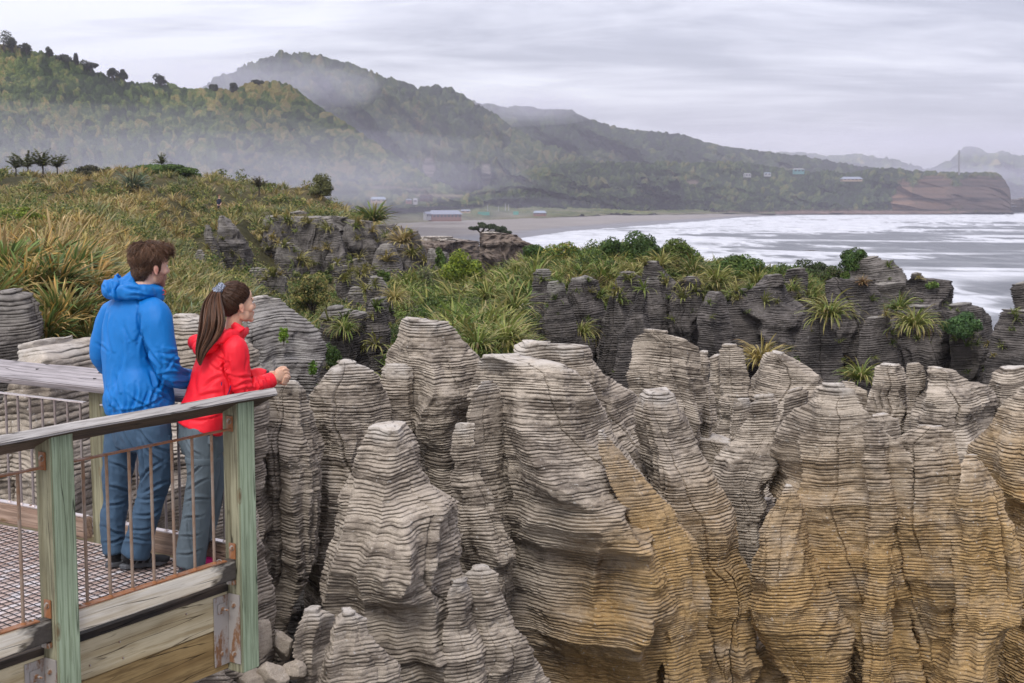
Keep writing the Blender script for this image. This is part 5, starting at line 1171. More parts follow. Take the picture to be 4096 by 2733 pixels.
# local y of a board with rot=0 points along -NV  (x=AV, z up)
def sbox(name, s0, s1, q0, q1, z0, z1, mat, bev=.004, **k):
    c, sz = ss(s0, s1, q0, q1, z0, z1); return board(name, c, sz, mat, bev=bev, **k)
def post(s0, q0, zb, ws=.14, wq=.12, zt=.935):
    """upright: local x is made vertical so that the grain runs up the post"""
    bm = bmesh.new(); bmesh.ops.create_cube(bm, size=1); h = zt-zb
    for v_ in bm.verts: v_.co = Vector((v_.co.x*h, v_.co.y*ws, v_.co.z*wq))
    bmesh.ops.bevel(bm, geom=bm.edges[:], offset=.005, segments=2, affect='EDGES')
    # slope the top under the tilted rail: outer side stays high
    for v_ in bm.verts:
        if v_.co.x > h*.4: v_.co.x += tsl*(v_.co.z if not far_ else v_.co.y)
    bm.normal_update()
    for f_ in bm.faces: f_.material_index = 1 if abs(f_.normal.y) > .7 else 0
    o = bm_obj('post', bm, [M_PG, M_PB], plat)
    # axes: x->up, y->AV, z->AVxup = NV
    Rm = Matrix((Vector((0, 0, 1)), Vector(-AV), Vector(NV))).transposed()
    o.rotation_euler = Rm.to_euler(); o.location = Vector(SQ(s0+ws/2, q0-wq/2, (zt+zb)/2))-wloc(plat)
    return o
tsl = .47; far_ = False
pA = post(5.53, -5.29, -.625); pB = post(4.24, -5.29, -1.5); pC = post(2.95, -5.29, -1.5)
far_ = True; tsl = .0
pD = post(5.80, -6.72, -1.3, ws=.12, wq=.13, zt=.915); pE = post(5.80, -8.03, -1.3, ws=.12, wq=.13, zt=.915); pF = post(5.80, -9.34, -1.3, ws=.12, wq=.13, zt=.915)
# handrails, tilted inwards
TL = math.radians(26)
def rail(c, ln, rot, tilt, mt=None):
    bm = bmesh.new(); bmesh.ops.create_cube(bm, size=1)
    for v_ in bm.verts: v_.co = Vector((v_.co.x*ln, v_.co.y*.205, v_.co.z*.048))
    es = [e for e in bm.edges if abs(e.verts[0].co.x-e.verts[1].co.x) > ln*.5]
    bmesh.ops.bevel(bm, geom=bm.edges[:], offset=.007, segments=2, affect='EDGES')
    bmesh.ops.subdivide_edges(bm, edges=[e for e in bm.edges if abs(e.verts[0].co.x-e.verts[1].co.x) > ln*.5], cuts=60)
    for v_ in bm.verts:
        v_.co.z += .0035*float(vn(v_.co.x*3, v_.co.y*9, 0, 5)); v_.co.y += .003*float(vn(v_.co.x*2.2, v_.co.z*30, 3, 6))
    bm.normal_update()
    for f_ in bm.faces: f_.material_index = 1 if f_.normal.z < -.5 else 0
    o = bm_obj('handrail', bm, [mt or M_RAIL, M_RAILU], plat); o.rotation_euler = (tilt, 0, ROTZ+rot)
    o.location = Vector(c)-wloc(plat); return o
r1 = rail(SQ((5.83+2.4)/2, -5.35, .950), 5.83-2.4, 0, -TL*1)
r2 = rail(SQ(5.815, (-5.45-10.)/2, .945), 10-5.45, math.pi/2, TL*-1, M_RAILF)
def cyl(p0, p1, r, n=10):
    return tube([p0, p1], [r, r], n)
def capcyl(p0, p1, r, n=10):
    p0 = np.array(p0, float); p1 = np.array(p1, float); d = (p1-p0)*1e-3
    return tube([p0, p0+d*.01, p1-d*.01, p1], [r*.02, r, r, r*.02], n)
def bolt(parent, p, d, r=.011, washer=None, ln=.010):
    """hex head at p pointing along d"""
    p = np.array(p, float); d = np.array(d, float); L_ = []
    if washer: L_.append(capcyl(p-d*.001, p+d*.003, washer, 14))
    L_.append(capcyl(p, p+d*ln, r, 6)); V, F = mergeVF(L_)
    return mesh_np('bolt', V, F, M_GALV, parent, smooth=False, loc=p)
def panel(bars, frm, to, zb=.055, zt=.80, far=False):
    """bars: positions; frm/to functions give world point from (t, z)"""
    P0 = frm
    root = empty('railing_panel', (0, 0, 0)); root.parent = plat
    c0 = P0((bars[0]+bars[-1])/2, zb); root.location = Vector(c0)-wloc(plat)
    for t_ in bars:
        V, F = tube([P0(t_, zb-.002), P0(t_, (zb+zt)/2), P0(t_, zt)], [.0085]*3, 10)
        mesh_np('bar', V, F, M_BARF if far else M_BAR, root, loc=P0(t_, zb))
        V, F = tube([P0(t_, zb-.001), P0(t_, zb+.004), P0(t_, zb+.010)], [.0165, .0145, .0086], 10)
        mesh_np('weld', V, F, M_FLATF if far else M_FLAT, root, loc=P0(t_, zb))
    return root
def fr(t_, z): return SQ(t_, -5.348, z)
def fa(t_, z): return SQ(5.775, t_, z)
def flat(root, name, s0, s1, q0, q1, z0, z1, mat): return sbox(name, s0, s1, q0, q1, z0, z1, mat, bev=.0015, parent=root)
for (s0, s1) in ((4.38, 5.53), (3.09, 4.24)):
    root = panel([s0+.10+.15*i for i in range(7)], fr, None)
    flat(root, 'top_bar', s0+.004, s1-.004, -5.33, -5.366, .798, .806, M_FLAT)
    flat(root, 'base_strip', s0+.03, s1-.07, -5.325, -5.378, .047, .055, M_FLAT)
    for sd, x in ((0, s0+.003), (1, s1-.003)):
        x0, x1 = (x, x+.006) if sd == 0 else (x-.006, x)
        flat(root, 'bracket', x0, x1, -5.322, -5.372, .790, .880, M_FLAT)
        flat(root, 'bracket', x0, x1, -5.322, -5.372, .047, .140, M_FLAT)
        d = AV if sd == 0 else -AV
        bolt(root, SQ(x+(.006 if sd == 0 else -.006), -5.346, .848), d, .012, .017); bolt(root, SQ(x+(.006 if sd == 0 else -.006), -5.346, .112), d, .012, .016)
    for x in (s0+.06, s0+.62, s1-.10): bolt(root, SQ(x, -5.360, .055), np.array([0, 0, 1.]), .010, .015, .008)
    sbox('kick_board', s0+.0, s1-.002, -5.322, -5.385, -.068, .047, M_KICK, bev=.006)
for (q1, q0, nb) in ((-5.44, -6.70, 10), (-6.85, -8.02, 9), (-8.16, -9.33, 9)):
    bars = [q0+.06+.124*i for i in range(nb)] if q0 > -6.71 else [q1-.05-.124*i for i in range(nb)]
    root = panel(bars, fa, None, far=True)
    flat(root, 'top_bar', 5.757, 5.793, q1-.003, q0+.003, .798, .806, M_FLATF)
    flat(root, 'base_strip', 5.75, 5.80, q1-.02, q0+.02, .047, .055, M_FLATF)
    for x in (q1-.06, (q0+q1)/2, q0+.09): bolt(root, SQ(5.785, x, .055), np.array([0, 0, 1.]), .010, .015, .008)
    board('kick_board', SQ(5.775, (q0+q1)/2, -.022), (abs(q1-q0), .055, .138), M_KF, rot=math.pi/2, bev=.006)
# far corner return post on the inside of the corner
# edge beams
sbox('beam', 2.4, 5.527, -5.396, -5.442, -.358, -.152, M_BEAM, bev=.003)
sbox('beam', 2.4, 5.527, -5.399, -5.445, -.610, -.361, M_BEAM2, bev=.003)
sbox('edge_board', 2.4, 5.60, -5.392, -5.44, -.150, -.112, M_EDGE, bev=.002)
board('beam', SQ(5.88, -7.75, -.36), (4.2, .05, .50), M_BEAM, rot=math.pi/2)
for s_ in (3.3, 4.5, 5.2): board('joist', SQ(s_, -7.6, -.25), (4.2, .05, .20), M_PB, rot=math.pi/2)
# decking boards under the mesh
V_, F_ = [], []; k = 0; q = -5.45
L_ = []
while q > -10.1:
    w_ = .092; c = SQ(4.1, q-w_/2, -.1255); lx, ly, lz = 3.36, w_*.93, .018
    for (a_, b_, c_) in [(-1, -1, -1), (1, -1, -1), (1, 1, -1), (-1, 1, -1), (-1, -1, 1), (1, -1, 1), (1, 1, 1), (-1, 1, 1)]:
        V_.append(c+AV*a_*lx/2+NV*b_*ly/2+np.array([0, 0, c_*lz/2]))
    F_ += [[k, k+3, k+2, k+1], [k+4, k+5, k+6, k+7], [k, k+1, k+5, k+4], [k+1, k+2, k+6, k+5], [k+2, k+3, k+7, k+6], [k+3, k, k+4, k+7]]; k += 8
    q -= w_
m = NT('wet_decking', .4, .5); p = m.geo()
pr = m.map(p, (1, 1, 1), rot=(0, 0, AZ)); 
nn = m.noise(m.map(pr, (11, 1.2, 1)), 1, 5, .65); n2 = m.noise(m.map(pr, (18, 6, 1)), 1, 4, .6)
c = m.mix(m.ramp(nn, [(.38, 0), (.6, 1)]), (.36, .24, .19), (.58, .46, .41)); c = m.mix(m.ramp(n2, [(.50, 0), (.64, 1)]), c, (.72, .68, .69))
m.set(m.b, 'Roughness', m.ramp(n2, [(.4, .5), (.6, .28)]))
mesh_np('decking', np.array(V_), np.array(F_), m.col(c), plat, smooth=False, loc=SQ(4.1, -7.7, -.12))
# expanded steel mesh
L_V, L_F = [], []; k = 0
def wire(a, b, r=.0020, h=.0035):
    global k
    a = np.array(a); b = np.array(b); d = b-a; d /= np.linalg.norm(d); n_ = np.cross(d, [0, 0, 1.])*r; u_ = np.array([0, 0, h])
    for p_ in (a, b):
        for o_ in (-n_, n_, n_+u_, -n_+u_): L_V.append(p_+o_)
    for i in range(4): L_F.append([k+i, k+(i+1) % 4, k+4+(i+1) % 4, k+4+i])
    k += 8
S0, S1, Q0, Q1 = 2.5, 5.74, -9.9, -5.46
for az_ in (30., 131.):
    az_ = math.radians(az_); d3 = np.array([math.sin(az_), math.cos(az_), 0]); ds, dq = float(d3@AV), float(d3@NV)
    n3 = np.array([-ds*0-dq, ds]);                          # normal in (s,q)
    cen = np.array([(S0+S1)/2, (Q0+Q1)/2])
    for i in range(-90, 91):
        o_ = cen+n3*i*.054; t0, t1 = -9., 9.
        for (v0, v1, oo, dd_) in ((S0, S1, o_[0], ds), (Q0, Q1, o_[1], dq)):
            if abs(dd_) > 1e-6:
                ta, tb = sorted(((v0-oo)/dd_, (v1-oo)/dd_)); t0, t1 = max(t0, ta), min(t1, tb)
            elif not (v0 < oo < v1): t1 = t0-1
        if t1 > t0: wire(SQ(o_[0]+ds*t0, o_[1]+dq*t0, -.1135+(.001 if az_ < 1 else 0)), SQ(o_[0]+ds*t1, o_[1]+dq*t1, -.1135+(.001 if az_ < 1 else 0)))
mesh_np('steel_mesh', np.array(L_V), np.array(L_F), M_MESH, plat, smooth=False, loc=SQ(4.1, -7.7, -.112))
# steel angle brackets joining beams and posts
for s0 in (5.53, 4.24):
    br_ = empty('angle_bracket', (0, 0, 0)); br_.parent = plat; br_.location = Vector(SQ(s0, -5.39, -.36))-wloc(plat)
    flat(br_, 'plate', s0-.122, s0-.004, -5.3885, -5.3945, -.575, -.165, M_GALV); flat(br_, 'plate', s0-.0085, s0-.0025, -5.300, -5.388, -.570, -.160, M_GALV)
    d = NV
    flat(br_, 'washer_plate', s0-.095, s0-.035, -5.3815, -5.3865, -.268, -.208, M_GALV)
    bolt(br_, SQ(s0-.062, -5.3815, -.238), d, .013, None, .016)
    V, F = capcyl(SQ(s0-.062, -5.3815, -.238), SQ(s0-.062, -5.335, -.240), .0065, 8); mesh_np('bolt', V, F, M_GALV, br_, loc=SQ(s0-.062, -5.35, -.238))
    bolt(br_, SQ(s0-.062, -5.3885, -.505), d, .012, .017)
    bolt(br_, SQ(s0-.009, -5.345, -.225), -AV, .013, .017); bolt(br_, SQ(s0-.009, -5.345, -.515), -AV, .013, .017)
    flat(br_, 'lug', s0-.03, s0-.003, -5.325, -5.375, -.100, -.074, M_GALV)
for (s_, q_, z_) in ((4.72, -5.396, -.222), (4.74, -5.396, -.315), (5.2, -5.396, -.20), (4.52, -5.396, -.29)): bolt(plat, SQ(s_, q_, z_), NV, .006, None, .004)
for (s_, q_) in ((5.835, -7.38), (5.80, -6.78), (5.86, -6.80), (5.79, -7.9)):
    zz_ = .945+(s_-5.815)*math.tan(TL)+.0245
    V, F = tube([SQ(s_, q_, zz_-.003), SQ(s_, q_, zz_+.0015), SQ(s_, q_, zz_+.002)], [.013, .013, .007], 12); mesh_np('screw', V, F, M_MESH, plat, loc=SQ(s_, q_, zz_))
# ------------------------------------------------------------------ people
def ell(c, r, R=None, sub=3):
    bm = bmesh.new(); bmesh.ops.create_icosphere(bm, subdivisions=sub, radius=1)
    V = np.array([v_.co[:] for v_ in bm.verts]); F = np.array([[v_.index for v_ in f_.verts] for f_ in bm.faces]); bm.free()
    V = V*np.array(r)
    if R is not None: V = V@np.array(R).T
    return V+np.array(c, float), F
def loft(C, A, B, side, n=28, cap=True, p=2.2):
    """closed elliptical tube: centres C, half widths A along 'side' and B across"""
    C = np.array(C, float); A = np.array(A, float)*np.ones(len(C)); B = np.array(B, float)*np.ones(len(C)); side = np.array(side, float)
    # resample smoothly
    t = np.linspace(0, 1, len(C)); tt = np.linspace(0, 1, len(C)*6)
    def cr(y):
        y = np.asarray(y, float); d = np.gradient(y, t, axis=0); i = np.clip(np.searchsorted(t, tt, side='right')-1, 0, len(t)-2)
        h = t[i+1]-t[i]; u = (tt-t[i])/h
        if y.ndim > 1: u = u[:, None]; h = h[:, None]
        return (2*u**3-3*u**2+1)*y[i]+(u**3-2*u**2+u)*h*d[i]+(-2*u**3+3*u**2)*y[i+1]+(u**3-u**2)*h*d[i+1]
    C, A, B = cr(C), cr(A), cr(B)
    if side.ndim == 1: side = np.repeat(side[None], len(C), 0)
    else: side = cr(side)
    T_ = np.gradient(C, axis=0); T_ /= np.linalg.norm(T_, axis=1)[:, None]+1e-9
    S = side-T_*(side*T_).sum(1)[:, None]; S /= np.linalg.norm(S, axis=1)[:, None]+1e-9; N_ = np.cross(T_, S)
    th = np.linspace(0, 2*np.pi, n, endpoint=False); q = 2./p
    ct = np.sign(np.cos(th))*np.abs(np.cos(th))**q; st = np.sign(np.sin(th))*np.abs(np.sin(th))**q
    V = C[None]+ct[:, None, None]*(S*A[:, None])[None]+st[:, None, None]*(N_*B[:, None])[None]
    F = gridF(n, len(C), wrap=True); V = V.reshape(-1, 3); m_ = len(C)
    F3 = np.concatenate([F[:, [0, 1, 2]], F[:, [0, 2, 3]]])
    if cap:
        k = len(V); V = np.concatenate([V, C[:1]-T_[:1]*min(A[0], B[0])*.35, C[-1:]+T_[-1:]*min(A[-1], B[-1])*.35])
        i = np.arange(n); j = (i+1) % n
        F3 = np.concatenate([F3, np.stack([j*m_, i*m_, 0*i+k], 1), np.stack([i*m_+m_-1, j*m_+m_-1, 0*i+k+1], 1)])
    return V, F3
def chain(pts, rad, n=14):
    """round limb with closed ends"""
    pts = np.array(pts, float); d = pts[-1]-pts[0]; sd = np.cross(d, [.3, .2, 1.]); 
    return loft(pts, rad, rad, sd/np.linalg.norm(sd), n, True, 2.)
def fuse(parts, voxel, it=4, fac=.5):
    V, F = mergeVF(parts); me = bpy.data.meshes.new('tmp')
    me.from_pydata(V.tolist(), [], F.tolist()); o = bpy.data.objects.new('tmp', me); COL.objects.link(o)
    r_ = o.modifiers.new('r', 'REMESH'); r_.mode = 'VOXEL'; r_.voxel_size = voxel; r_.adaptivity = 0
    if it: s_ = o.modifiers.new('s', 'SMOOTH'); s_.iterations = it; s_.factor = fac
    dg = bpy.context.evaluated_depsgraph_get(); e = o.evaluated_get(dg); m2 = e.to_mesh()
    V = np.empty(len(m2.vertices)*3, np.float32); m2.vertices.foreach_get('co', V); V = V.reshape(-1, 3).astype(float)
    F = np.empty(len(m2.polygons)*4, np.int32); ok = len(m2.loops) == len(F)
    if ok: m2.polygons.foreach_get('vertices', F); F = F.reshape(-1, 4)
    else: F = np.array([list(p.vertices)+[p.vertices[-1]]*(4-len(p.vertices)) for p in m2.polygons])
    N_ = np.empty(len(V)*3, np.float32); m2.vertices.foreach_get('normal', N_); N_ = N_.reshape(-1, 3).astype(float)
    e.to_mesh_clear(); bpy.data.objects.remove(o); bpy.data.meshes.remove(me)
    return V, F, N_
def crease(V, N_, segs, gain=1.5):
    """folds pressed into the cloth along lines given by two points; only the side that faces those points is touched"""
    D = np.zeros(len(V)); x, y = Dinv(V); eye = V-np.array([0, 0, CH]); eye /= np.linalg.norm(eye, axis=1)[:, None]
    fc = sst(.05, .35, -(eye*N_).sum(1)); k = .00148*4096/2350
    for i, (p0, p1, w_, d_) in enumerate(segs):
        (x0, y0), (x1, y1) = Dinv(np.array(p0)), Dinv(np.array(p1)); ux, uy = x1-x0, y1-y0; L_ = math.hypot(ux, uy); ux /= L_; uy /= L_
        t = np.clip((x-x0)*ux+(y-y0)*uy, 0, L_); sg_ = (x-x0)*uy-(y-y0)*ux
        sg_ = (sg_+L_*.10*np.sin(np.pi*t/L_*1.0+i)-L_*.05*math.sin(i))*k
        en = np.hypot(x-x0-t*ux, y-y0-t*uy)*k; out = np.where(np.abs(en) > np.abs(sg_)+.02, .0, 1.)
        e = np.sin(np.pi*np.clip(t/L_*.92+.04, 0, 1))**.7; w2 = w_*.62
        D += out*e*d_*(-np.exp(-(sg_/w2)**2)+.75*np.exp(-((sg_-1.9*w2)/(1.3*w2))**2)+.25*np.exp(-((sg_+1.9*w2)/(1.2*w2))**2))
    return V+N_*(D*fc*gain)[:, None]
def wrinkle(V, N_, amp, sc=(9, 9, 3), seed=0, amp2=None):
    wx = .9*vn(V[:, 0]*4, V[:, 1]*4, V[:, 2]*4, seed); 
    r = (1-np.abs(fbm(V[:, 0]*sc[0]+wx, V[:, 1]*sc[1], V[:, 2]*sc[2]+wx, seed, 2))*2.2); r = np.sign(r)*np.abs(r)**1.5
    r2 = (1-np.abs(vn(V[:, 0]*sc[0]*2.3, V[:, 1]*sc[1]*2.3, V[:, 2]*sc[2]*2.0-wx*2, seed+5))*2.2)
    r = r+.45*r2+.30*fbm(V[:, 0]*30, V[:, 1]*30, V[:, 2]*22, seed+3, 2)
    a = amp if amp2 is None else amp+amp2
    return V+N_*(a*r)[:, None]
def cloth(name, c, rough=.58, v=.06, weave=900, sheen=.0):
    m = NT(name, rough, .35); p = m.co('Object')
    n = m.noise(p, 6, 3, .5)
    m.b.inputs['Sheen Weight'].default_value = sheen
    m.bump(m.math('ADD', m.noise(p, 26, 4, .6), m.math('MULTIPLY', m.noise(p, 300, 2, .5), .12)), .22, .004)
    return m.col(m.mix(n, tuple(x*(1-v) for x in c), tuple(min(1, x*(1+v)) for x in c)))
M_BLUE = cloth('blue_shell_fabric', (.0, .150, .47)); M_RED = cloth('red_shell_fabric', (.80, .012, .028))
M_DENIM = cloth('blue_trouser_fabric', (.042, .082, .135), .8, .12); M_GREY = cloth('grey_trouser_fabric', (.105, .135, .155), .8, .1)
M_NAVY = cloth('navy_fabric', (.018, .020, .04), .85); M_PINK = cloth('pink_fabric', (.70, .02, .20), .6)
M_SHOE = cloth('black_shoe_mesh', (.020, .021, .024), .75); M_SOLE = NT('grey_rubber', .7).col((.10, .105, .115)); M_SHG = NT('grey_shoe_panel', .5).col((.09, .095, .10))
def skin_mat(name, c, beard=None):
    m = NT(name, .48, .35); p = m.co('Object'); n = m.noise(p, 30, 4, .6)
    m.b.inputs['Subsurface Weight'].default_value = .12; m.b.inputs['Subsurface Radius'].default_value = (.01, .004, .002); m.b.inputs['Subsurface Scale'].default_value = .6
    cc = m.mix(n, tuple(x*.88 for x in c), c)
    bd = m.attr('beard'); cc = m.mix(m.math('MULTIPLY', bd, m.ramp(m.noise(p, 260, 2, .6), [(.35, .55), (.6, 1)])), cc, (.13, .055, .03))
    rd = m.attr('red'); cc = m.mix(m.math('MULTIPLY', rd, .5), cc, (.75, .22, .16))
    m.bump(m.noise(p, 150, 3, .6), .1, .001)
    return m.col(cc)
M_SK1 = skin_mat('fair_skin', (.66, .41, .30)); M_SK2 = skin_mat('warm_skin', (.66, .40, .27))
M_HAIR = NT('hair', .42, .35); M_HAIR.set(M_HAIR.b, 'Base Color', M_HAIR.attr('col', 'Color')); M_HAIR = M_HAIR.m
M_EYE = NT('eye', .2).col((.75, .72, .70)); M_IRIS = NT('iris', .2).col((.03, .02, .012)); M_BLK = NT('black_plastic', .4).col((.015, .015, .017))
M_TRIM = NT('purple_trim', .6).col((.03, .02, .10)); M_CORD = NT('red_cord', .5).col((.6, .02, .02))
def ribbons(L_, wd, col, taper=True):
    """L_ (n,k,3) polylines, wd (n,), col (n,3)"""
    n, k, _ = L_.shape; T_ = np.gradient(L_, axis=1); T_ /= np.linalg.norm(T_, axis=2)[..., None]+1e-9
    rs = np.random.RandomState(n+k); up = rs.normal(size=(n, 1, 3)); S = np.cross(T_, up); S /= np.linalg.norm(S, axis=2)[..., None]+1e-9
    t = np.linspace(0, 1, k); w_ = wd[:, None]*(1-.85*t**3)[None] if taper else wd[:, None]*np.ones(k)[None]
    S2 = np.cross(T_, S); V = []
    for a in (0, 2.094, 4.189): V.append(L_+(S*math.cos(a)+S2*math.sin(a))*w_[..., None]/2)
    V = np.stack(V, 2).reshape(-1, 3)                     # (n,k,3corner)
    F = []
    i = np.arange(n)[:, None, None]*(k*3); j = np.arange(k-1)[None, :, None]*3
    for a in range(3):
        b = (a+1) % 3; F.append(np.stack([i+j+a+0*i, i+j+b, i+j+3+b, i+j+3+a], -1).reshape(-1, 4))
    return V, np.concatenate(F), np.repeat(col, k*3, 0)
class Head:
    def __init__(s, c, az, tilt=0., k=1.):
        s.c = np.array(c, float); s.k = k
        f = np.array([math.sin(az)*math.cos(tilt), math.cos(az)*math.cos(tilt), math.sin(tilt)]); s.f = f
        s.s = np.cross(f, [0, 0, 1.]); s.s /= np.linalg.norm(s.s); s.u = np.cross(s.s, f)     # s = person's right
        s.R = np.stack([f, s.s, s.u], 1)
    def P(s, a, b, c): return s.c+s.k*(s.R@np.array([a, b, c]))
    def E(s, c, r, sub=3): return ell(s.P(*c), np.array(r)*s.k, s.R, sub)
    def inv(s, V): return ((V-s.c)@s.R)/s.k
def head_parts(h, fem=False):
    E = h.E; L_ = []
    L_ += [E((-.014, 0, .025), (.096, .075, .094), 4), E((.030, 0, -.005), (.066, .064, .082), 4), E((.034, 0, -.055), (.052, .055 if not fem else .050, .055), 4)]
    L_ += [E((.044, 0, -.085), (.040, .040 if not fem else .034, .028)), E((.074, 0, -.103), (.018, .020, .017))]
    for sgn in (-1, 1):
        L_ += [E((.058, sgn*.038, -.026), (.028, .024, .028)), E((.080, sgn*.024, .026), (.012, .026, .009)), E((.018, sgn*.046, -.066), (.034, .016, .036))]
        L_ += [E((-.004, sgn*.079, -.014), (.017, .006, .029)), E((-.009, sgn*.084, -.003), (.014, .005, .019)), E((-.002, sgn*.080, -.040), (.008, .005, .009))]
    L_ += [E((.068, 0, .050), (.020, .046, .040), 3)]
    L_ += [chain([h.P(.082, 0, .018), h.P(.096, 0, -.004), h.P(.108-.004*fem, 0, -.024), h.P(.104-.003*fem, 0, -.033)], [.007*h.k, .008*h.k, (.011-.002*fem)*h.k, .007*h.k]), E((.094, .010, -.033), (.012, .007, .007)), E((.094, -.010, -.033), (.012, .007, .007))]
    L_ += [E((.086, 0, -.057), (.014, .022, .0065)), E((.084, 0, -.070), (.013, .019, .0075)), E((.078, 0, -.082), (.012, .02, .010))]
    return L_
def finger(pts, r0, r1): return chain(pts, np.linspace(r0, r1, len(pts)), 10)

# ---------------- the man
GZ = -.1085
def G3(x, y, z=GZ): k = 2350/4096.; return DZ_(x*k, y*k, z)
def DZ_(x, y, z):
    a = (x*DK-512)/FP; b = (341.625-y*DK)/FP; dy = cT+b*sT; dz = -sT+b*cT; t = (z-CH)/dz
    return np.array([a*t, dy*t, z])
mb = G3(545, 2272); YM = float(mb[1])
def M3(x, y, d=0): return F3(x, y, YM+d)
fM = np.array([math.sin(math.radians(36)), math.cos(math.radians(36)), 0]); rM = np.array([fM[1], -fM[0], 0])
man = empty('person', (mb[0], mb[1], GZ), 'man in a bright blue hooded jacket and blue trousers standing with his back turned', 'person')
hd = Head(M3(603, 1066, .02), math.radians(50), math.radians(-3), 1.03)
body = head_parts(hd)
body += [chain([hd.P(-.022, 0, -.03), hd.P(-.032, 0, -.09), hd.P(-.045, 0, -.15), M3(572, 1225, 0)], [.060, .057, .062, .08])]
sR, sL = M3(622, 1262, -.13), M3(455, 1255, .15)
body += [loft([M3(545, 1215), M3(528, 1280), M3(522, 1400), M3(530, 1520), M3(545, 1640)], [.08, .14, .135, .12, .13], [.07, .08, .085, .08, .09], rM)]
eR, wR = M3(672, 1478, -.13), M3(812, 1520, .12)
eL, wL = M3(402, 1420, .17), M3(480, 1500, .36)
body += [chain([sR, eR], [.042, .030]), chain([eR, (eR+wR)/2, wR], [.028, .024, .026]), chain([sL, eL], [.042, .030]), chain([eL, (eL+wL)/2, wL], [.028, .024, .026])]
def hand(w, d, up, side, k=1., curl=.9):
    """relaxed hand: wrist w, pointing d, back of the hand 'up', thumb on 'side'"""
    d = np.array(d)/np.linalg.norm(d); up = np.array(up)-d*np.dot(up, d); up /= np.linalg.norm(up); sd = np.cross(d, up); sd *= np.sign(np.dot(sd, side)) or 1
    L_ = [loft([w, w+d*.04*k, w+d*.085*k], [.026*k, .037*k, .040*k], [.019*k, .016*k, .012*k], sd, 16)]
    for i, (o_, ln) in enumerate(((.030, .070), (.010, .080), (-.010, .074), (-.029, .058))):
        p = w+d*.083*k+sd*o_*k; pts = [p]; a = .15
        for j, f_ in enumerate((.44, .32, .24)):
            a += curl*(.3, .45, .35)[j]; p = p+(d*math.cos(a)-up*math.sin(a))*ln*f_*k; pts.append(p)
        L_.append(finger(pts, .0092*k, .0072*k))
    p = w+d*.025*k+sd*.028*k; L_.append(finger([p, p+(d*.6+sd*.7-up*.2)*.035*k, p+(d*1.5+sd*.85-up*.6)*.035*k, p+(d*2.1+sd*.8-up*1.1)*.033*k], .012*k, .0085*k))
    return L_
body += hand(wR, [.75, .5, -.25], [0, 0, 1], [-.5, .8, 0]) + hand(wL, [.6, .7, -.15], [0, 0, 1], [.8, -.5, 0])
# legs: hip, knee, ankle
LG = {'L': [M3(492, 1690, .09), M3(470, 1900, .07), M3(462, 1985, .08), M3(448, 2110, .06), M3(452, 2215, .04)],
      'R': [M3(612, 1690, -.09), M3(612, 1870, -.06), M3(600, 1960, -.04), M3(572, 2090, -.05), M3(545, 2205, -.06)]}
for s_ in 'LR': body.append(chain(LG[s_], [.085, .066, .055, .05, .036]))
ftL, ftR = G3(462, 2268), G3(560, 2268)
dF_R = G3(690, 2250)-G3(478, 2280); dF_R[2] = 0; dF_R /= np.linalg.norm(dF_R); dF_L = np.array([.62, .78, 0]); dF_L /= np.linalg.norm(dF_L)
heelR = G3(482, 2278)+dF_R*.0; heelL = G3(424, 2273)
for hl, d_, an in ((heelR, dF_R, LG['R'][-1]), (heelL, dF_L, LG['L'][-1])):
    body.append(chain([an, hl+d_*.07+[0, 0, .052], hl+d_*.15+[0, 0, .040], hl+d_*.23+[0, 0, .032]], [.030, .024, .018, .012]))
V, F, N_ = fuse(body, .0046, 4)
L_ = hd.inv(V)
beard = sst(-.030, -.050, L_[:, 2]-.25*np.maximum(0, .07-L_[:, 0]))*sst(-.015, .015, L_[:, 0])*sst(-.135, -.10, L_[:, 2])*(1-.0*L_[:, 0])
beard = beard*(np.linalg.norm(L_, axis=1) < .16)
red = np.exp(-((L_[:, 0]+.004)/.02)**2-((np.abs(L_[:, 1])-.08)/.014)**2-((L_[:, 2]+.014)/.03)**2)
mesh_np('body', V, F, M_SK1, man, attrs={'beard': beard*.8, 'red': red}, loc=(mb[0], mb[1], GZ))
def eyes(h, root):
    for sg in (-1, 1):
        v_, f_ = h.E((.076, sg*.031, .004), (.0125, .0125, .0105), 3); mesh_np('eye', v_, f_, M_EYE, root, loc=h.P(.076, sg*.031, .004))
        v_, f_ = h.E((.0845, sg*.0325, .004), (.0055, .0062, .0062), 2); mesh_np('iris', v_, f_, M_IRIS, root, loc=h.P(.0845, sg*.0325, .004))
        Lb = []
        for i in range(26):
            t = i/25.; p = h.P(.089-.022*t*t, sg*(.012+.036*t), .024+.006*math.sin(t*2.4)); Lb.append([p, p+h.R@np.array([.001, sg*.006, .002])*h.k, p+h.R@np.array([-.001, sg*.011, .001])*h.k])
        v_, f_, c_ = ribbons(np.array(Lb), np.full(26, .0032), np.tile((.035, .02, .012), (26, 1))); mesh_np('eyebrow', v_, f_, M_HAIR, root, smooth=False, attrs={'col': c_}, loc=h.P(.088, sg*.03, .026))
        Lb = []
        for i in range(14):
            t = i/13.; p = h.P(.086-.010*t*t, sg*(.021+.022*t), .010); Lb.append([p, p+h.R@np.array([.004, sg*.002, .001])*h.k, p+h.R@np.array([.007, sg*.003, .003])*h.k])
        v_, f_, c_ = ribbons(np.array(Lb), np.full(14, .0014), np.tile((.01, .008, .006), (14, 1))); mesh_np('eyelashes', v_, f_, M_HAIR, root, smooth=False, attrs={'col': c_}, loc=h.P(.088, sg*.03, .01))
eyes(hd, man)
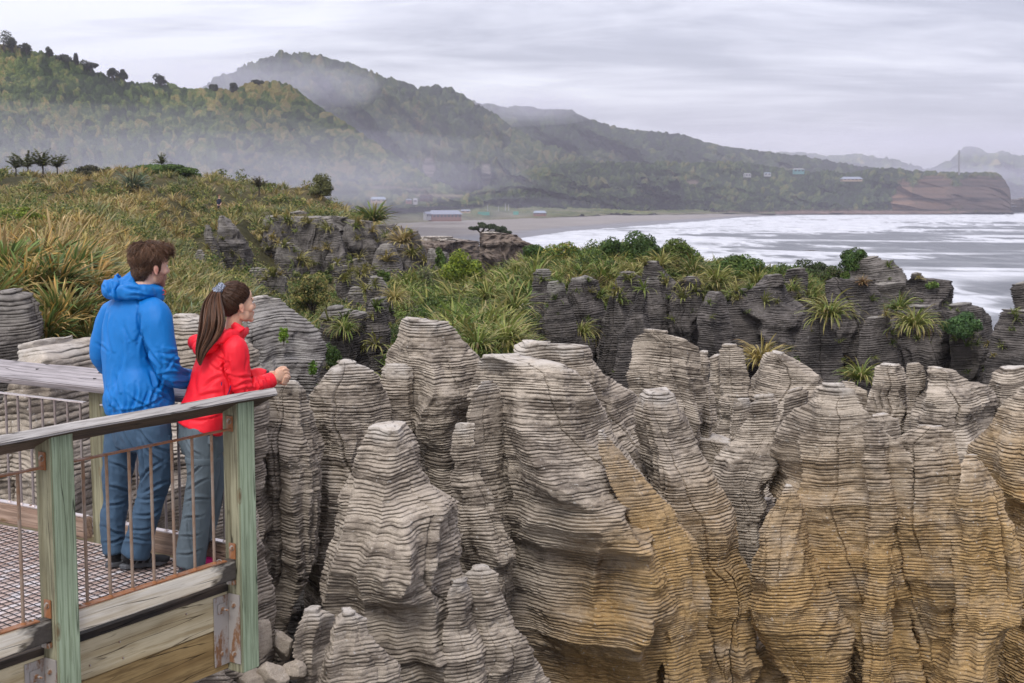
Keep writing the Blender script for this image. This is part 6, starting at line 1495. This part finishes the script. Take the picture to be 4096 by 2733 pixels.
# hair: a cap with swept, tousled locks
def scalp_ok(L_, fem=False):
    x, y, z = L_[:, 0], np.abs(L_[:, 1]), L_[:, 2]
    line = np.where(x > .045, .062+.0*x, np.where(x > .0, .062-(.045-x)*1.1, .012-(0-x)*1.35))     # hairline height
    line = np.where((x > -.004) & (x < .030) & (y > .05), -.012, line)                               # sideburn
    line = np.maximum(line, -.092)
    return z > line
rs = np.random.RandomState(21)
cap = [hd.E((-.016, 0, .034), (.102, .081, .093), 4), hd.E((-.050, 0, -.015), (.056, .070, .075), 4), hd.E((.046, .0, .090), (.050, .056, .034), 3), hd.E((.004, 0, .100), (.07, .056, .030), 3), hd.E((-.055, 0, .07), (.050, .062, .056), 3)]
V, F, N_ = fuse(cap, .006, 3)
L_ = hd.inv(V); keep = scalp_ok(L_)
N2 = 9000; idx = rs.choice(np.where(keep)[0], N2); P0 = V[idx]; NN = N_[idx]; LL = L_[idx]
fl = keep[F].all(1); Fk = F[fl]
tb = wrinkle(V-N_*.003, N_, .002, (40, 40, 40), 3)
mesh_np('hair_cap', tb, Fk, NT('hair_base', .7).col((.030, .016, .010)), man, loc=hd.c)
# comb direction in head space: backwards-down at the back, forward and up at the front
fw_ = sst(-.05, .05, LL[:, 0]); tp_ = sst(.02, .09, LL[:, 2]); cd = np.stack([-.45+1.35*fw_*tp_-.25*(1-tp_)*0, .35*tp_, -.85+1.1*fw_*tp_+.25*tp_], -1)
lk = np.floor(P0@np.array([[61., 17, 5], [9, 57, 13], [21, 11, 63]])); cd += .55*np.stack([_h(lk[:, 0], lk[:, 1], lk[:, 2], q_)*2-1 for q_ in (1, 2, 3)], -1)+rs.normal(size=cd.shape)*.13; cd = cd@hd.R.T
cd -= NN*(cd*NN).sum(1)[:, None]; cd /= np.linalg.norm(cd, axis=1)[:, None]
top_ = sst(.02, .10, LL[:, 2]); ln = (.022+.036*top_+.012*sst(.02, .07, LL[:, 0]))*rs.uniform(.6, 1.3, N2); K_ = 6
wv = fbm(P0[:, 0]*22, P0[:, 1]*22, P0[:, 2]*22, 5, 2); side_ = np.cross(NN, cd)
pts = []
for j in range(K_):
    t = j/(K_-1.); pts.append(P0+NN*.0005+cd*(ln*t)[:, None]+NN*((.0050+.007*top_+.005*rs.rand(N2))*math.sin(.35+t*2.2)*1.)[:, None]+side_*(wv*ln*1.1*t*t)[:, None]-np.array([0, 0, 1.])*(.006*t*t))
bc = np.array((.078, .040, .022)); colr = bc*(rs.uniform(.45, 1.7, N2)*(1+.6*wv))[:, None]*(1+.5*top_)[:, None]
V, F, C = ribbons(np.stack(pts, 1), rs.uniform(.0012, .0024, N2), colr)
mesh_np('hair', V, F, M_HAIR, man, smooth=False, attrs={'col': C}, loc=hd.c)
# jacket
jk = [loft([M3(588, 1165, .0), M3(575, 1195, .01), M3(550, 1235), M3(528, 1290), M3(518, 1400), M3(526, 1480), M3(548, 1550, -.01), M3(556, 1610, -.01), M3(556, 1656, -.01)],
            [.085, .10, .165, .190, .182, .182, .200, .208, .196], [.085, .095, .105, .122, .130, .142, .178, .182, .165], rM, 40, True, 2.4),
      chain([M3(585, 1225, -.08), sR, M3(646, 1370, -.15), eR, M3(718, 1512, -.04), wR], [.06, .084, .077, .070, .061, .048], 24),
      chain([M3(500, 1225, .08), sL, M3(412, 1345, .16), eL, M3(440, 1475, .27), wL], [.06, .078, .066, .060, .055, .045], 24)]
# collar and hood
jk += [loft([M3(592, 1190, .0), M3(596, 1168, .0), M3(602, 1143, .0)], [.092, .085, .078], [.090, .086, .080], rM, 28)]
V, F, N_ = fuse(jk, .0075, 5)
rb = M3(630, 1560, -.1)
seg = [(M3(560, 1270, -.2), M3(618, 1470, -.2), .020, .020), (M3(585, 1330, -.2), M3(640, 1500, -.2), .012, .008), (M3(440, 1620, 0), M3(452, 1640, 0), .02, .01),
       (M3(660, 1440, -.22), M3(735, 1470, -.15), .014, .012), (M3(655, 1500, -.2), M3(745, 1490, -.1), .012, .012), (M3(680, 1530, -.2), M3(750, 1520, -.1), .012, .010), (M3(640, 1410, -.25), M3(712, 1400, -.2), .012, .007),
       (M3(440, 1250, 0), M3(428, 1420, 0), .016, .010), (M3(470, 1480, -.1), M3(450, 1640, -.1), .016, .008), (M3(500, 1560, -.12), M3(490, 1660, -.12), .014, .010), (M3(540, 1540, -.16), M3(530, 1650, -.16), .014, .009), (M3(590, 1560, -.2), M3(580, 1640, -.2), .014, .010), (M3(640, 1530, -.2), M3(610, 1620, -.2), .014, .010),
       (M3(470, 1640, -.1), M3(660, 1600, -.2), .012, .010), (M3(620, 1480, -.2), M3(690, 1560, -.2), .015, .014), (M3(500, 1300, -.1), M3(505, 1420, -.15), .02, .006), (M3(395, 1380, .1), M3(425, 1400, .1), .012, .008),
       (M3(547, 1200), M3(566, 1300), .010, .008), (M3(566, 1300), M3(560, 1440), .016, .007), (M3(690, 1455), M3(750, 1500), .010, .012), (M3(700, 1430), M3(660, 1470), .010, .009), (M3(640, 1395), M3(700, 1420), .008, .006), (M3(640, 1400), M3(632, 1560), .014, .010), (M3(480, 1380), M3(470, 1600), .02, .006), (M3(590, 1480), M3(660, 1600), .016, .009), (M3(460, 1600), M3(520, 1660), .010, .010), (M3(520, 1580), M3(600, 1640), .010, .009), (M3(610, 1560), M3(670, 1610), .010, .010), (M3(432, 1560), M3(445, 1655), .010, .009)]
V = crease(V, N_, seg)
low = sst(1540, 1640, Dinv(V)[1]*4096/2350)
V = wrinkle(V, N_, .0040, (7, 7, 2.6), 3)
V = wrinkle(V, N_, .0012, (16, 16, 9), 8, .0022*low)
mesh_np('jacket', V, F, M_BLUE, man, loc=(mb[0], mb[1], GZ))
def R3(az): f = np.array([math.sin(az), math.cos(az), 0]); s_ = np.array([f[1], -f[0], 0]); return np.stack([f, s_, [0, 0, 1.]], 1)
hp = [loft([M3(625, 1178, .06), M3(600, 1172, -.085), M3(545, 1168, -.12), M3(505, 1170, -.10), M3(490, 1168, 0), M3(510, 1160, .09)], [.022, .034, .040, .042, .04, .03], [.020, .030, .036, .036, .035, .03], [0, 0, 1.], 20),
      ell(M3(455, 1158, -.02), (.066, .085, .058), R3(math.radians(60))), ell(M3(470, 1178, -.06), (.050, .06, .034), R3(math.radians(70))), ell(M3(440, 1145, .03), (.045, .07, .036), R3(math.radians(60))),
      loft([M3(525, 1095, .07), M3(515, 1118, .03), M3(498, 1140, .0), M3(480, 1150, .0)], [.012, .028, .040, .045], [.050, .075, .085, .08], fM, 20),
      ell(M3(520, 1150, -.02), (.05, .09, .04), R3(math.radians(50)))]
V, F, N_ = fuse(hp, .006, 4)
V = crease(V, N_, [(M3(478, 1140, -.15), M3(470, 1190, -.15), .014, .016), (M3(440, 1110, 0), M3(440, 1200, -.1), .012, .010), (M3(500, 1150, -.15), M3(560, 1175, -.2), .010, .010), (M3(410, 1140, 0), M3(430, 1190, 0), .010, .008), (M3(520, 1185, -.2), M3(600, 1180, -.2), .010, .008)])
V = wrinkle(V, N_, .007, (15, 15, 10), 12)
ob = mesh_np('hood', V, F, M_BLUE, man, loc=hd.c-[0, 0, .2])
V, F = tube([M3(640, 1168, -.02), M3(652, 1160, -.02), M3(664, 1166, -.02), M3(660, 1178, -.02), M3(645, 1180, -.02), M3(640, 1196, -.02)], [.0022]*6, 6); mesh_np('drawcord', V, F, M_CORD, man, loc=hd.c-[0, 0, .2])
# trousers
tr = [loft([M3(556, 1590), M3(556, 1660), M3(552, 1730), M3(550, 1790)], [.155, .162, .166, .150], [.12, .13, .13, .112], rM, 32)]
tr += [loft([LG['L'][0], M3(484, 1780, .085), M3(470, 1900, .07), M3(466, 1990, .08), M3(450, 2090, .06), M3(452, 2170, .05), M3(456, 2212, .04)], [.092, .092, .082, .072, .068, .066, .064], [.10, .098, .086, .074, .070, .068, .066], rM, 24),
       loft([LG['R'][0], M3(618, 1780, -.08), M3(625, 1890, -.055), M3(608, 1970, -.035), M3(578, 2080, -.05), M3(556, 2160, -.06), M3(540, 2222, -.065)], [.092, .095, .090, .077, .075, .076, .080], [.10, .102, .094, .080, .076, .076, .078], rM, 24)]
V, F, N_ = fuse(tr, .0065, 4)
seg = []
for (a, b) in (((640, 1850), (560, 1930)), ((670, 1930), (570, 1960)), ((650, 1990), (560, 1985)), ((640, 2040), (545, 2060)), ((600, 2110), (520, 2130)), ((590, 2160), (500, 2170)), ((560, 1730), (660, 1800)), ((570, 1760), (640, 1860)), ((575, 1800), (560, 1900))): seg.append((M3(*a, -.16), M3(*b, -.16), .012, .011))
for (a, b) in (((440, 1850), (520, 1900)), ((435, 1950), (510, 1960)), ((430, 2030), (495, 2000)), ((420, 2110), (485, 2130)), ((425, 2170), (485, 2160)), ((500, 1720), (530, 1830))): seg.append((M3(*a, -.03), M3(*b, -.03), .012, .010))
V = crease(V, N_, seg); V = wrinkle(V, N_, .0055, (11, 11, 8), 22)
mesh_np('trousers', V, F, M_DENIM, man, loc=(mb[0], mb[1], GZ))
V, F = loft([M3(556, 1575), M3(556, 1640), M3(556, 1680)], [.160, .170, .170], [.130, .138, .138], rM, 40); V = wrinkle(V, np.zeros_like(V), .0, (9, 9, 9), 1)
mesh_np('belt', V, F, M_NAVY, man, loc=M3(556, 1640))
V, F = loft([M3(646, 1745, -.13), M3(648, 1775, -.135), M3(650, 1800, -.135)], [.055, .055, .052], [.012, .014, .010], rM*.3+fM*.95, 16); mesh_np('pocket_flap', V, F, M_DENIM, man, loc=M3(646, 1770, -.13))
def shoe(root, heel, d, L_=.305, w=.052, M_up=M_SHOE, col=True, k=1.):
    d = np.array(d); sd = np.array([d[1], -d[0], 0]); z = np.array([0, 0, 1.]); h = np.array(heel, float)
    def Q(a, b, c): return h+d*a+sd*b+z*c
    up = [loft([Q(.035, 0, .060), Q(.08, 0, .055), Q(.14, 0, .046), Q(.20, .004, .038), Q(.26, .006, .033), Q(.292, .004, .030)], [.030, .036, .040, .046, .046, .026], [.042, .046, .036, .026, .021, .014], sd, 24, True, 2.3),
          loft([Q(.045, 0, .05), Q(.055, 0, .09), Q(.058, 0, .118)], [.036, .038, .040], [.044, .046, .050], sd, 20), ell(Q(.13, 0, .068), (.06, .03, .028), np.stack([d, sd, z], 1))]
    V, F, N2_ = fuse(up, .005, 3); V[:, 2] = np.maximum(V[:, 2], h[2]+.018); o = mesh_np('shoe', V, F, M_up, root, loc=h)
    th = np.linspace(0, 2*np.pi, 60, endpoint=False); ax = .5-.5*np.cos(th)
    wd_ = np.interp(ax, [0, .1, .3, .5, .75, .92, 1], [.0, .030, .037, .037, .050, .036, 0])
    pr = np.stack([ax*.305, np.sign(np.sin(th))*wd_], 1)
    V = []
    for zz_, e in ((0, .96), (.006, 1.), (.022, 1.02), (.030, .99)):
        for i, (a, b) in enumerate(pr): V.append(Q(.1525+(a-.1525)*e-.004, b*e, zz_+.012*max(0, (a-.24)/.06)+(.0035*((i//2) % 2) if zz_ == 0 else 0)))
    V = np.array(V).reshape(4, 60, 3).transpose(1, 0, 2).reshape(-1, 3); F = gridF(60, 4, True)
    F = np.concatenate([F, [[i*4+3, (i+1)*4+3, (59-i-1)*4+3, (59-i)*4+3] for i in range(29)], [[i*4, (59-i)*4, (59-i-1)*4, (i+1)*4] for i in range(29)]])
    mesh_np('sole', V, F, M_SOLE, o, smooth=False, loc=h)
    if col:
        for a0, a1, zt_ in ((.09, .115, .085), (.13, .15, .078), (.17, .185, .062)):
            for sg in (-1, 1):
                V, F = tube([Q(a0-.01, sg*.050, .030), Q((a0+a1)/2, sg*.043, (zt_+.03)/2+.006), Q(a1+.01, sg*.018, zt_)], [.007, .0065, .004], 8); mesh_np('stripe', V, F, M_SHG, o, loc=Q(a0, 0, .05))
        for i in range(5):
            a = .105+.02*i; V, F = tube([Q(a, -.022, .092-.009*i), Q(a+.006, 0, .102-.010*i), Q(a, .022, .092-.009*i)], [.0028]*3, 6); mesh_np('lace', V, F, M_BLK, o, loc=Q(a, 0, .09))
    return o
shoe(man, heelR, dF_R); shoe(man, heelL, dF_L)
# ---------------- the woman
wb = G3(790, 2288); YW_ = float(wb[1])
def Wm(x, y, d=0): return F3(x, y, YW_+d)
fW = np.array([math.sin(math.radians(44)), math.cos(math.radians(44)), 0]); rW = np.array([fW[1], -fW[0], 0])
wom = empty('person', (wb[0], wb[1], GZ), 'woman in a red jacket with a long brown ponytail leaning on the handrail', 'person')
hw = Head(Wm(952, 1217, .14), math.radians(60), math.radians(4), .97)
body = head_parts(hw, True)
body += [chain([hw.P(-.020, 0, -.04), hw.P(-.034, 0, -.10), Wm(925, 1345, .12), Wm(905, 1385, .1)], [.050, .047, .052, .07])]
wsR, wsL = Wm(940, 1392, -.04), Wm(915, 1375, .25)
weR, wwR = Wm(972, 1552, -.01), Wm(1104, 1514, .16)
weL, wwL = Wm(985, 1520, .27), Wm(1076, 1500, .27)
body += [loft([Wm(905, 1380, .1), Wm(880, 1430, .09), Wm(855, 1520, .06), Wm(830, 1600, .03), Wm(800, 1690, 0)], [.07, .145, .125, .12, .15], [.055, .085, .09, .085, .10], rW)]
body += [chain([wsR, weR], [.036, .028]), chain([weR, (weR+wwR)/2, wwR], [.026, .021, .021]), chain([wsL, weL], [.036, .028]), chain([weL, (weL+wwL)/2, wwL], [.026, .021, .021])]
def Z(x, y, d): return Wm(300+x/1.742, 900+y/1.742, d)       # detail-picture coordinates of the hands
# right hand (near): palm upright, fingers folded over the left hand
body += [loft([wwR, Z(1415, 1058, .165), Z(1450, 1035, .185)], [.024, .036, .037], [.017, .018, .015], [0.2, .1, 1.], 16)]
for i in range(4):
    y0 = 1006+23*i; x0 = 1462+4*i-3*(i == 3)*3
    body.append(finger([Z(1440, y0+12, .19), Z(x0, y0-2+4*(i == 3), .20), Z(x0+24-5*(i > 2), y0+8, .225), Z(x0+20-5*(i > 2), y0+16, .25), Z(x0+2, y0+18, .262)], .0095, .0072))
body.append(finger([Z(1395, 1030, .17), Z(1420, 1004, .19), Z(1448, 993, .21), Z(1472, 996, .225)], .012, .0082))
# left hand (behind and below), its fingers come up underneath
body += [loft([wwL, Z(1392, 1055, .255), Z(1430, 1078, .245)], [.024, .034, .036], [.017, .018, .015], [0., .2, 1.], 16)]
for i in range(4):
    y0 = 1068+13*i; x0 = 1446-5*i
    body.append(finger([Z(1425, y0-6, .25), Z(x0+12, y0, .235), Z(x0+36, y0+4, .215), Z(x0+30, y0-4, .19), Z(x0+10, y0-6, .172)], .0092, .007))
body.append(finger([Z(1405, 1025, .25), Z(1432, 1005, .24), Z(1462, 1000, .235), Z(1482, 1012, .23)], .0115, .008))
WL = {'R': [Wm(812, 1700, -.05), Wm(808, 1900, -.03), Wm(795, 1985, -.02), Wm(775, 2120, -.03), Wm(758, 2240, -.04)], 'L': [Wm(800, 1700, .12), Wm(848, 1890, .10), Wm(842, 1975, .10), Wm(815, 2090, .12), Wm(790, 2205, .16)]}
for s_ in 'LR': body.append(chain(WL[s_], [.08, .062, .05, .045, .032]))
hwR, hwL = G3(715, 2299), G3(742, 2262)
dW = np.array([.60, .80, 0]); dWL = np.array([.72, .69, 0]); dWL /= np.linalg.norm(dWL)
for hl, an, d_ in ((hwR, WL['R'][-1], dW), (hwL, WL['L'][-1], dWL)): body.append(chain([an, hl+d_*.07+[0, 0, .05], hl+d_*.13+[0, 0, .038], hl+d_*.20+[0, 0, .030]], [.028, .022, .018, .012]))
V, F, N_ = fuse(body, .0030, 3, .45)
L_ = hw.inv(V)
red = np.exp(-((L_[:, 0]+.004)/.02)**2-((np.abs(L_[:, 1])-.08)/.014)**2-((L_[:, 2]+.014)/.03)**2)*.7+1.2*np.exp(-((L_[:, 0]-.095)/.02)**2-(L_[:, 1]/.022)**2-((L_[:, 2]+.064)/.012)**2)
mesh_np('body', V, F, M_SK2, wom, attrs={'beard': 0*red, 'red': np.clip(red, 0, 1)}, loc=(wb[0], wb[1], GZ))
eyes(hw, wom)
# hair drawn back to the scrunchie
sc_ = Z(1000, 450, .0); sc_ = Wm(300+1002/1.742, 900+448/1.742, .075)
cap = [hw.E((-.016, 0, .030), (.106, .086, .100), 4), hw.E((-.060, 0, -.005), (.050, .066, .070), 4), hw.E((-.065, 0, .06), (.05, .055, .05), 3)]
V, F, N_ = fuse(cap, .006, 4); L_ = hw.inv(V)
def okw(L_):
    x, y, z = L_[:, 0], np.abs(L_[:, 1]), L_[:, 2]
    line = np.interp(x, [-.2, -.06, -.025, -.012, .012, .03, .06, .08], [-.070, -.068, -.050, -.002, .006, .02, .050, .075])
    return z > line
kp = okw(L_); Fk = F[kp[F].all(1)]
mesh_np('hair_cap', V, Fk, NT('hair_base', .6).col((.028, .016, .011)), wom, loc=hw.c)
rs = np.random.RandomState(5); N2 = 7500; idx = rs.choice(np.where(kp)[0], N2); P0 = V[idx]; NN = N_[idx]
cc = hw.P(-.016, 0, .030); pts = []
for j in range(8):
    t = j/7.; p = P0*(1-t)+sc_*t; d = p-cc; r0 = np.linalg.norm(P0-cc, axis=1); r1 = np.linalg.norm(sc_-cc); rr = r0*(1-t)+r1*t
    n_ = np.linalg.norm(d, axis=1); pts.append(cc+d/n_[:, None]*(rr+.0015+.004*math.sin(3.1*t)*rs.rand(N2))[:, None])
colr = np.array((.070, .034, .019))*rs.uniform(.4, 1.6, N2)[:, None]
V, F, C = ribbons(np.stack(pts, 1), rs.uniform(.0009, .0018, N2), colr, False)
mesh_np('hair', V, F, M_HAIR, wom, smooth=False, attrs={'col': C}, loc=hw.c)
# ponytail
def Zp(x, y, d): return Wm(300+x/1.742, 900+y/1.742, d)
mid = [(992, 452, .07), (962, 520, .01), (958, 610, -.04), (955, 700, -.07), (925, 790, -.09), (880, 870, -.10), (868, 930, -.10), (872, 975, -.10)]
wid_ = [.022, .048, .072, .078, .066, .042, .025, .006]
N3 = 5200; u = rs.uniform(-1, 1, N3); v_ = rs.uniform(-1, 1, N3); v_ *= np.sqrt(np.clip(1-u*u, 0, 1)); end = rs.uniform(.72, 1.0, N3)**.8; ph = rs.uniform(0, 6.28, N3)
mp = np.array([Zp(*m_) for m_ in mid]); tk = np.linspace(0, 1, len(mid)); t2 = np.linspace(0, 1, 57)
def sm_(y):
    y = np.interp(t2, tk, y)
    for _ in range(14): y[1:-1] = (y[:-2]+2*y[1:-1]+y[2:])/4
    return y
mp = np.stack([sm_(mp[:, q]) for q in range(3)], -1); wid_ = sm_(np.array(wid_)); tk = t2; pts = []
K_ = 16
view = np.array([.97, -.25, 0])
for j in range(K_):
    t = (j/(K_-1.))*end
    c_ = np.stack([np.interp(t, tk, mp[:, q]) for q in range(3)], -1); w_ = np.interp(t, tk, wid_)
    clump = .16*np.sin(3.2*t+np.floor(u*5)*1.7)
    pts.append(c_+view*(((u+clump)*w_*.95)[:, None])+np.array([.2, .97, 0])*(v_*w_*.42)[:, None]+np.array([0, 0, 1.])*(.006*np.sin(7*t+ph))[:, None])
colr = np.array((.095, .045, .024))*(rs.uniform(.35, 1.6, N3)*(1+.55*np.sin(u*17+1)))[:, None]
V, F, C = ribbons(np.stack(pts, 1), rs.uniform(.0012, .0026, N3), colr)
pt = mesh_np('ponytail', V, F, M_HAIR, wom, smooth=False, attrs={'col': C}, loc=sc_)
th = np.linspace(0, 2*np.pi, 40, endpoint=False); ph_ = np.linspace(0, 2*np.pi, 18, endpoint=False)
Tg, Pg = np.meshgrid(th, ph_, indexing='ij'); rr = .0155+.006*vn(Tg*6/6.28*3, Pg*3, 0, 3)+.003*np.sin(Tg*11); R_ = .027
ax = np.array([-.45, -.25, .55]); ax /= np.linalg.norm(ax); a1 = np.cross(ax, [0, 0, 1.]); a1 /= np.linalg.norm(a1); a2 = np.cross(ax, a1)
V = sc_+(R_+rr*np.cos(Pg))[..., None]*(np.cos(Tg)[..., None]*a1+np.sin(Tg)[..., None]*a2)+(rr*np.sin(Pg)*1.15)[..., None]*ax
i, j = np.meshgrid(np.arange(40), np.arange(18), indexing='ij'); F = np.stack([i*18+j, ((i+1) % 40)*18+j, ((i+1) % 40)*18+(j+1) % 18, i*18+(j+1) % 18], -1).reshape(-1, 4)
m = NT('patterned_scrunchie', .8); p = m.co('Object'); m_s = m.col(m.mix(m.ramp(m.noise(p, 160, 3, .7), [(.47, 0), (.56, 1)]), (.035, .045, .075), (.42, .46, .55)))
mesh_np('scrunchie', V.reshape(-1, 3), F, m_s, wom, loc=sc_)
# jacket
jk = [loft([Wm(940, 1318, .13), Wm(930, 1345, .12), Wm(905, 1375, .11), Wm(882, 1425, .09), Wm(862, 1490, .06), Wm(847, 1540, .045), Wm(832, 1595, .03), Wm(816, 1645, .01), Wm(795, 1712, .0)],
            [.058, .075, .135, .160, .155, .152, .155, .162, .172], [.055, .07, .095, .110, .112, .112, .116, .118, .116], rW, 36, True, 2.3),
      chain([Wm(905, 1372, .04), wsR, Wm(955, 1465, -.04), weR, Wm(1035, 1540, .08), wwR+.1*(weR-wwR)], [.05, .070, .062, .058, .050, .041], 22),
      chain([Wm(905, 1365, .18), wsL, Wm(950, 1450, .27), weL, Wm(1030, 1505, .27), wwL+.12*(weL-wwL)], [.05, .066, .058, .053, .047, .038], 22)]
V, F, N_ = fuse(jk, .0068, 4)
def Wz(x, y, d): return Wm(500+x/2.24, 1400+y/2.24, d)
seg = [(Wz(890, 90, -.12), Wz(935, 270, -.12), .016, .016), (Wz(830, 60, -.1), Wz(900, 110, -.12), .012, .010), (Wz(840, 170, -.12), Wz(905, 130, -.12), .010, .007), (Wz(1000, 330, -.1), Wz(1140, 290, -.05), .011, .010), (Wz(1020, 370, -.1), Wz(1200, 330, 0), .010, .008), (Wz(1120, 230, -.05), Wz(1170, 330, -.02), .012, .012),
       (Wz(1200, 270, 0), Wz(1230, 350, .03), .010, .008), (Wz(1270, 240, .05), Wz(1290, 330, .06), .010, .007), (Wz(1010, 240, -.1), Wz(1110, 260, -.08), .012, .008), (Wz(700, 350, -.1), Wz(880, 250, -.12), .018, .006), (Wz(600, 480, -.1), Wz(850, 360, -.12), .018, .006), (Wz(880, 300, -.12), Wz(930, 440, -.1), .012, .007),
       (Wz(560, 640, -.1), Wz(860, 560, -.1), .016, .006), (Wz(660, 200, -.08), Wz(640, 420, -.08), .02, .005),
       (Wz(1090, 330, 0), Wz(1060, 390, 0), .008, .008), (Wz(1150, 250, 0), Wz(1260, 290, 0), .008, .008), (Wz(1160, 300, 0), Wz(1180, 370, 0), .008, .009), (Wz(1080, 40, 0), Wz(1100, 180, 0), .010, .006), (Wz(900, 180, 0), Wz(960, 220, 0), .010, .009), (Wz(760, 120, 0), Wz(880, 200, 0), .012, .006), (Wz(520, 560, 0), Wz(700, 470, 0), .012, .006), (Wz(930, 60, 0), Wz(920, 200, 0), .012, .008)]
V = crease(V, N_, seg); V = wrinkle(V, N_, .0042, (9, 9, 4), 33)
mesh_np('jacket', V, F, M_RED, wom, loc=(wb[0], wb[1], GZ))
hp = [loft([Z(1150, 760, .13), Z(1130, 765, .02), Z(1060, 775, -.05), Z(960, 800, -.07), Z(880, 830, -.03), Z(835, 830, .05), Z(840, 790, .13)], [.026, .030, .034, .036, .036, .034, .028], [.018, .022, .024, .026, .026, .026, .022], [0, 0, 1.], 18),
      ell(Z(880, 860, -.03), (.05, .06, .05), R3(math.radians(50))), ell(Z(930, 850, -.04), (.06, .05, .035), R3(math.radians(60))), ell(Z(845, 820, .06), (.045, .07, .045), R3(math.radians(60))),
      loft([Z(1100, 690, .03), Z(1125, 720, .03), Z(1150, 750, .03)], [.014, .020, .028], [.02, .035, .045], fW, 14),
      loft([Z(1200, 735, .18), Z(1165, 755, .10), Z(1120, 740, .02)], [.020, .026, .03], [.012, .014, .016], [0, 0, 1.], 14)]
V, F, N_ = fuse(hp, .0055, 4); V = wrinkle(V, N_, .004, (18, 18, 10), 44)
mesh_np('hood', V, F, M_RED, wom, loc=Z(1000, 800, 0))
V, F = tube([Wz(948, 320, -.125), Wz(935, 370, -.122), Wz(905, 430, -.112)], [.0028, .0028, .002], 6); mesh_np('zip', V, F, M_TRIM, wom, loc=Wz(935, 370, -.12))
V, F = tube([Wz(866, 288, -.130), Wz(865, 305, -.131), Wz(866, 322, -.130)], [.003, .0035, .002], 6); mesh_np('zip_pull', V, F, M_TRIM, wom, loc=Wz(865, 300, -.13))
V, F = chain([wwL+.05*(weL-wwL), wwL-.03*(weL-wwL)], [.030, .030]); mesh_np('wristband', V, F, M_BLK, wom, loc=wwL)
# trousers
tr = [loft([Wm(800, 1680), Wm(805, 1760, .02), Wm(812, 1810, .03)], [.150, .155, .145], [.105, .110, .10], rW, 30),
      loft([WL['R'][0], Wm(812, 1800, -.035), Wm(812, 1900, -.03), Wm(796, 1990, -.02), Wm(782, 2090, -.03), Wm(768, 2190, -.035), Wm(758, 2262, -.04)], [.095, .095, .088, .082, .082, .086, .092], [.10, .098, .088, .080, .078, .080, .084], rW, 24),
      loft([WL['L'][0], Wm(830, 1800, .11), Wm(848, 1900, .10), Wm(842, 1980, .10), Wm(825, 2070, .12), Wm(800, 2150, .15), Wm(780, 2215, .17)], [.092, .092, .080, .074, .070, .068, .070], [.10, .095, .080, .072, .070, .068, .068], rW, 24)]
V, F, N_ = fuse(tr, .006, 4); seg = []
for (a, b) in (((740, 1760), (800, 1820)), ((750, 1900), (820, 1860)), ((745, 1960), (830, 1930)), ((740, 2010), (830, 2000)), ((735, 2080), (800, 2060)), ((725, 2150), (790, 2130)), ((715, 2220), (790, 2200)), ((770, 2000), (755, 2240))): seg.append((Wm(*a, -.12), Wm(*b, -.12), .011, .009))
V = crease(V, N_, seg); V = wrinkle(V, N_, .0045, (11, 11, 6), 55)
mesh_np('trousers', V, F, M_GREY, wom, loc=(wb[0], wb[1], GZ))
V, F = loft([Wm(811, 1826, -.034), Wm(811, 1834, -.034), Wm(811, 1846, -.033)], [.0965, .0985, .0965], [.1000, .1020, .1000], rW, 40); mesh_np('zip_seam', V, F, M_GREY, wom, loc=Wm(811, 1834, -.03))
V, F = loft([Wm(835, 1745, -.125), Wm(836, 1775, -.125)], [.045, .045], [.008, .008], rW, 14); mesh_np('pocket_flap', V, F, M_GREY, wom, loc=Wm(835, 1760, -.12))
shoe(wom, hwR, dW, M_up=M_PINK, col=False); shoe(wom, hwL, dWL, M_up=M_PINK, col=False)
# ---------------- the walker on the far slope
Yp = 118; wk = D3(503, 486, Yp)
def K3(x, y, d=0): return D3(x, y, Yp+d)
wkr = empty('person', wk-[0, 0, .2], 'distant walker in a navy shirt and shorts standing on the grassy ridge', 'person')
body = [ell(K3(503.5, 450.5), (.10, .11, .135)), chain([K3(503, 453), K3(503, 458)], [.06, .07]), loft([K3(503, 457), K3(502.5, 463), K3(502, 470), K3(502, 474)], [.16, .19, .16, .17], [.10, .12, .11, .12], [1, 0, 0]),
        chain([K3(502, 473), K3(503, 480), K3(503.5, 487), K3(503, 493)], [.10, .08, .06, .045]), chain([K3(500.5, 473, .1), K3(500.5, 480, .1), K3(500, 487, .15), K3(500, 493, .15)], [.10, .08, .06, .045]),
        chain([K3(506.5, 459), K3(507.5, 466), K3(505, 471, -.15)], [.055, .045, .035]), chain([K3(499, 459), K3(498.5, 466), K3(500, 471, -.15)], [.055, .045, .035]), ell(K3(504.5, 471.5, -.2), (.04, .05, .06)), ell(K3(500.5, 471.5, -.2), (.04, .05, .06))]
V, F, N_ = fuse(body, .02, 2); mesh_np('body', V, F, M_SK1, wkr, attrs={'beard': np.zeros(len(V)), 'red': np.zeros(len(V))}, loc=wk-[0, 0, .2])
V, F, N_ = fuse([loft([K3(503, 456.6), K3(502.5, 463), K3(502, 470), K3(502, 473.5)], [.14, .21, .18, .19], [.10, .14, .13, .14], [1, 0, 0]), chain([K3(505.5, 458.5), K3(507.3, 464)], [.085, .07]), chain([K3(500, 458.5), K3(498.6, 464)], [.085, .07])], .02, 2)
mesh_np('shirt', V, F, M_NAVY, wkr, loc=wk-[0, 0, .2])
V, F, N_ = fuse([loft([K3(502, 472.5), K3(502, 476)], [.19, .2], [.14, .15], [1, 0, 0]), chain([K3(502.2, 474), K3(503.3, 482)], [.13, .11]), chain([K3(500.5, 474, .1), K3(500.5, 482, .1)], [.13, .11])], .02, 2)
mesh_np('shorts', V, F, M_NAVY, wkr, loc=wk-[0, 0, .2])
V, F = ell(K3(503, 449.2), (.105, .115, .11)); mesh_np('hair', V, F, NT('brown_hair', .7).col((.12, .06, .035)), wkr, loc=wk)
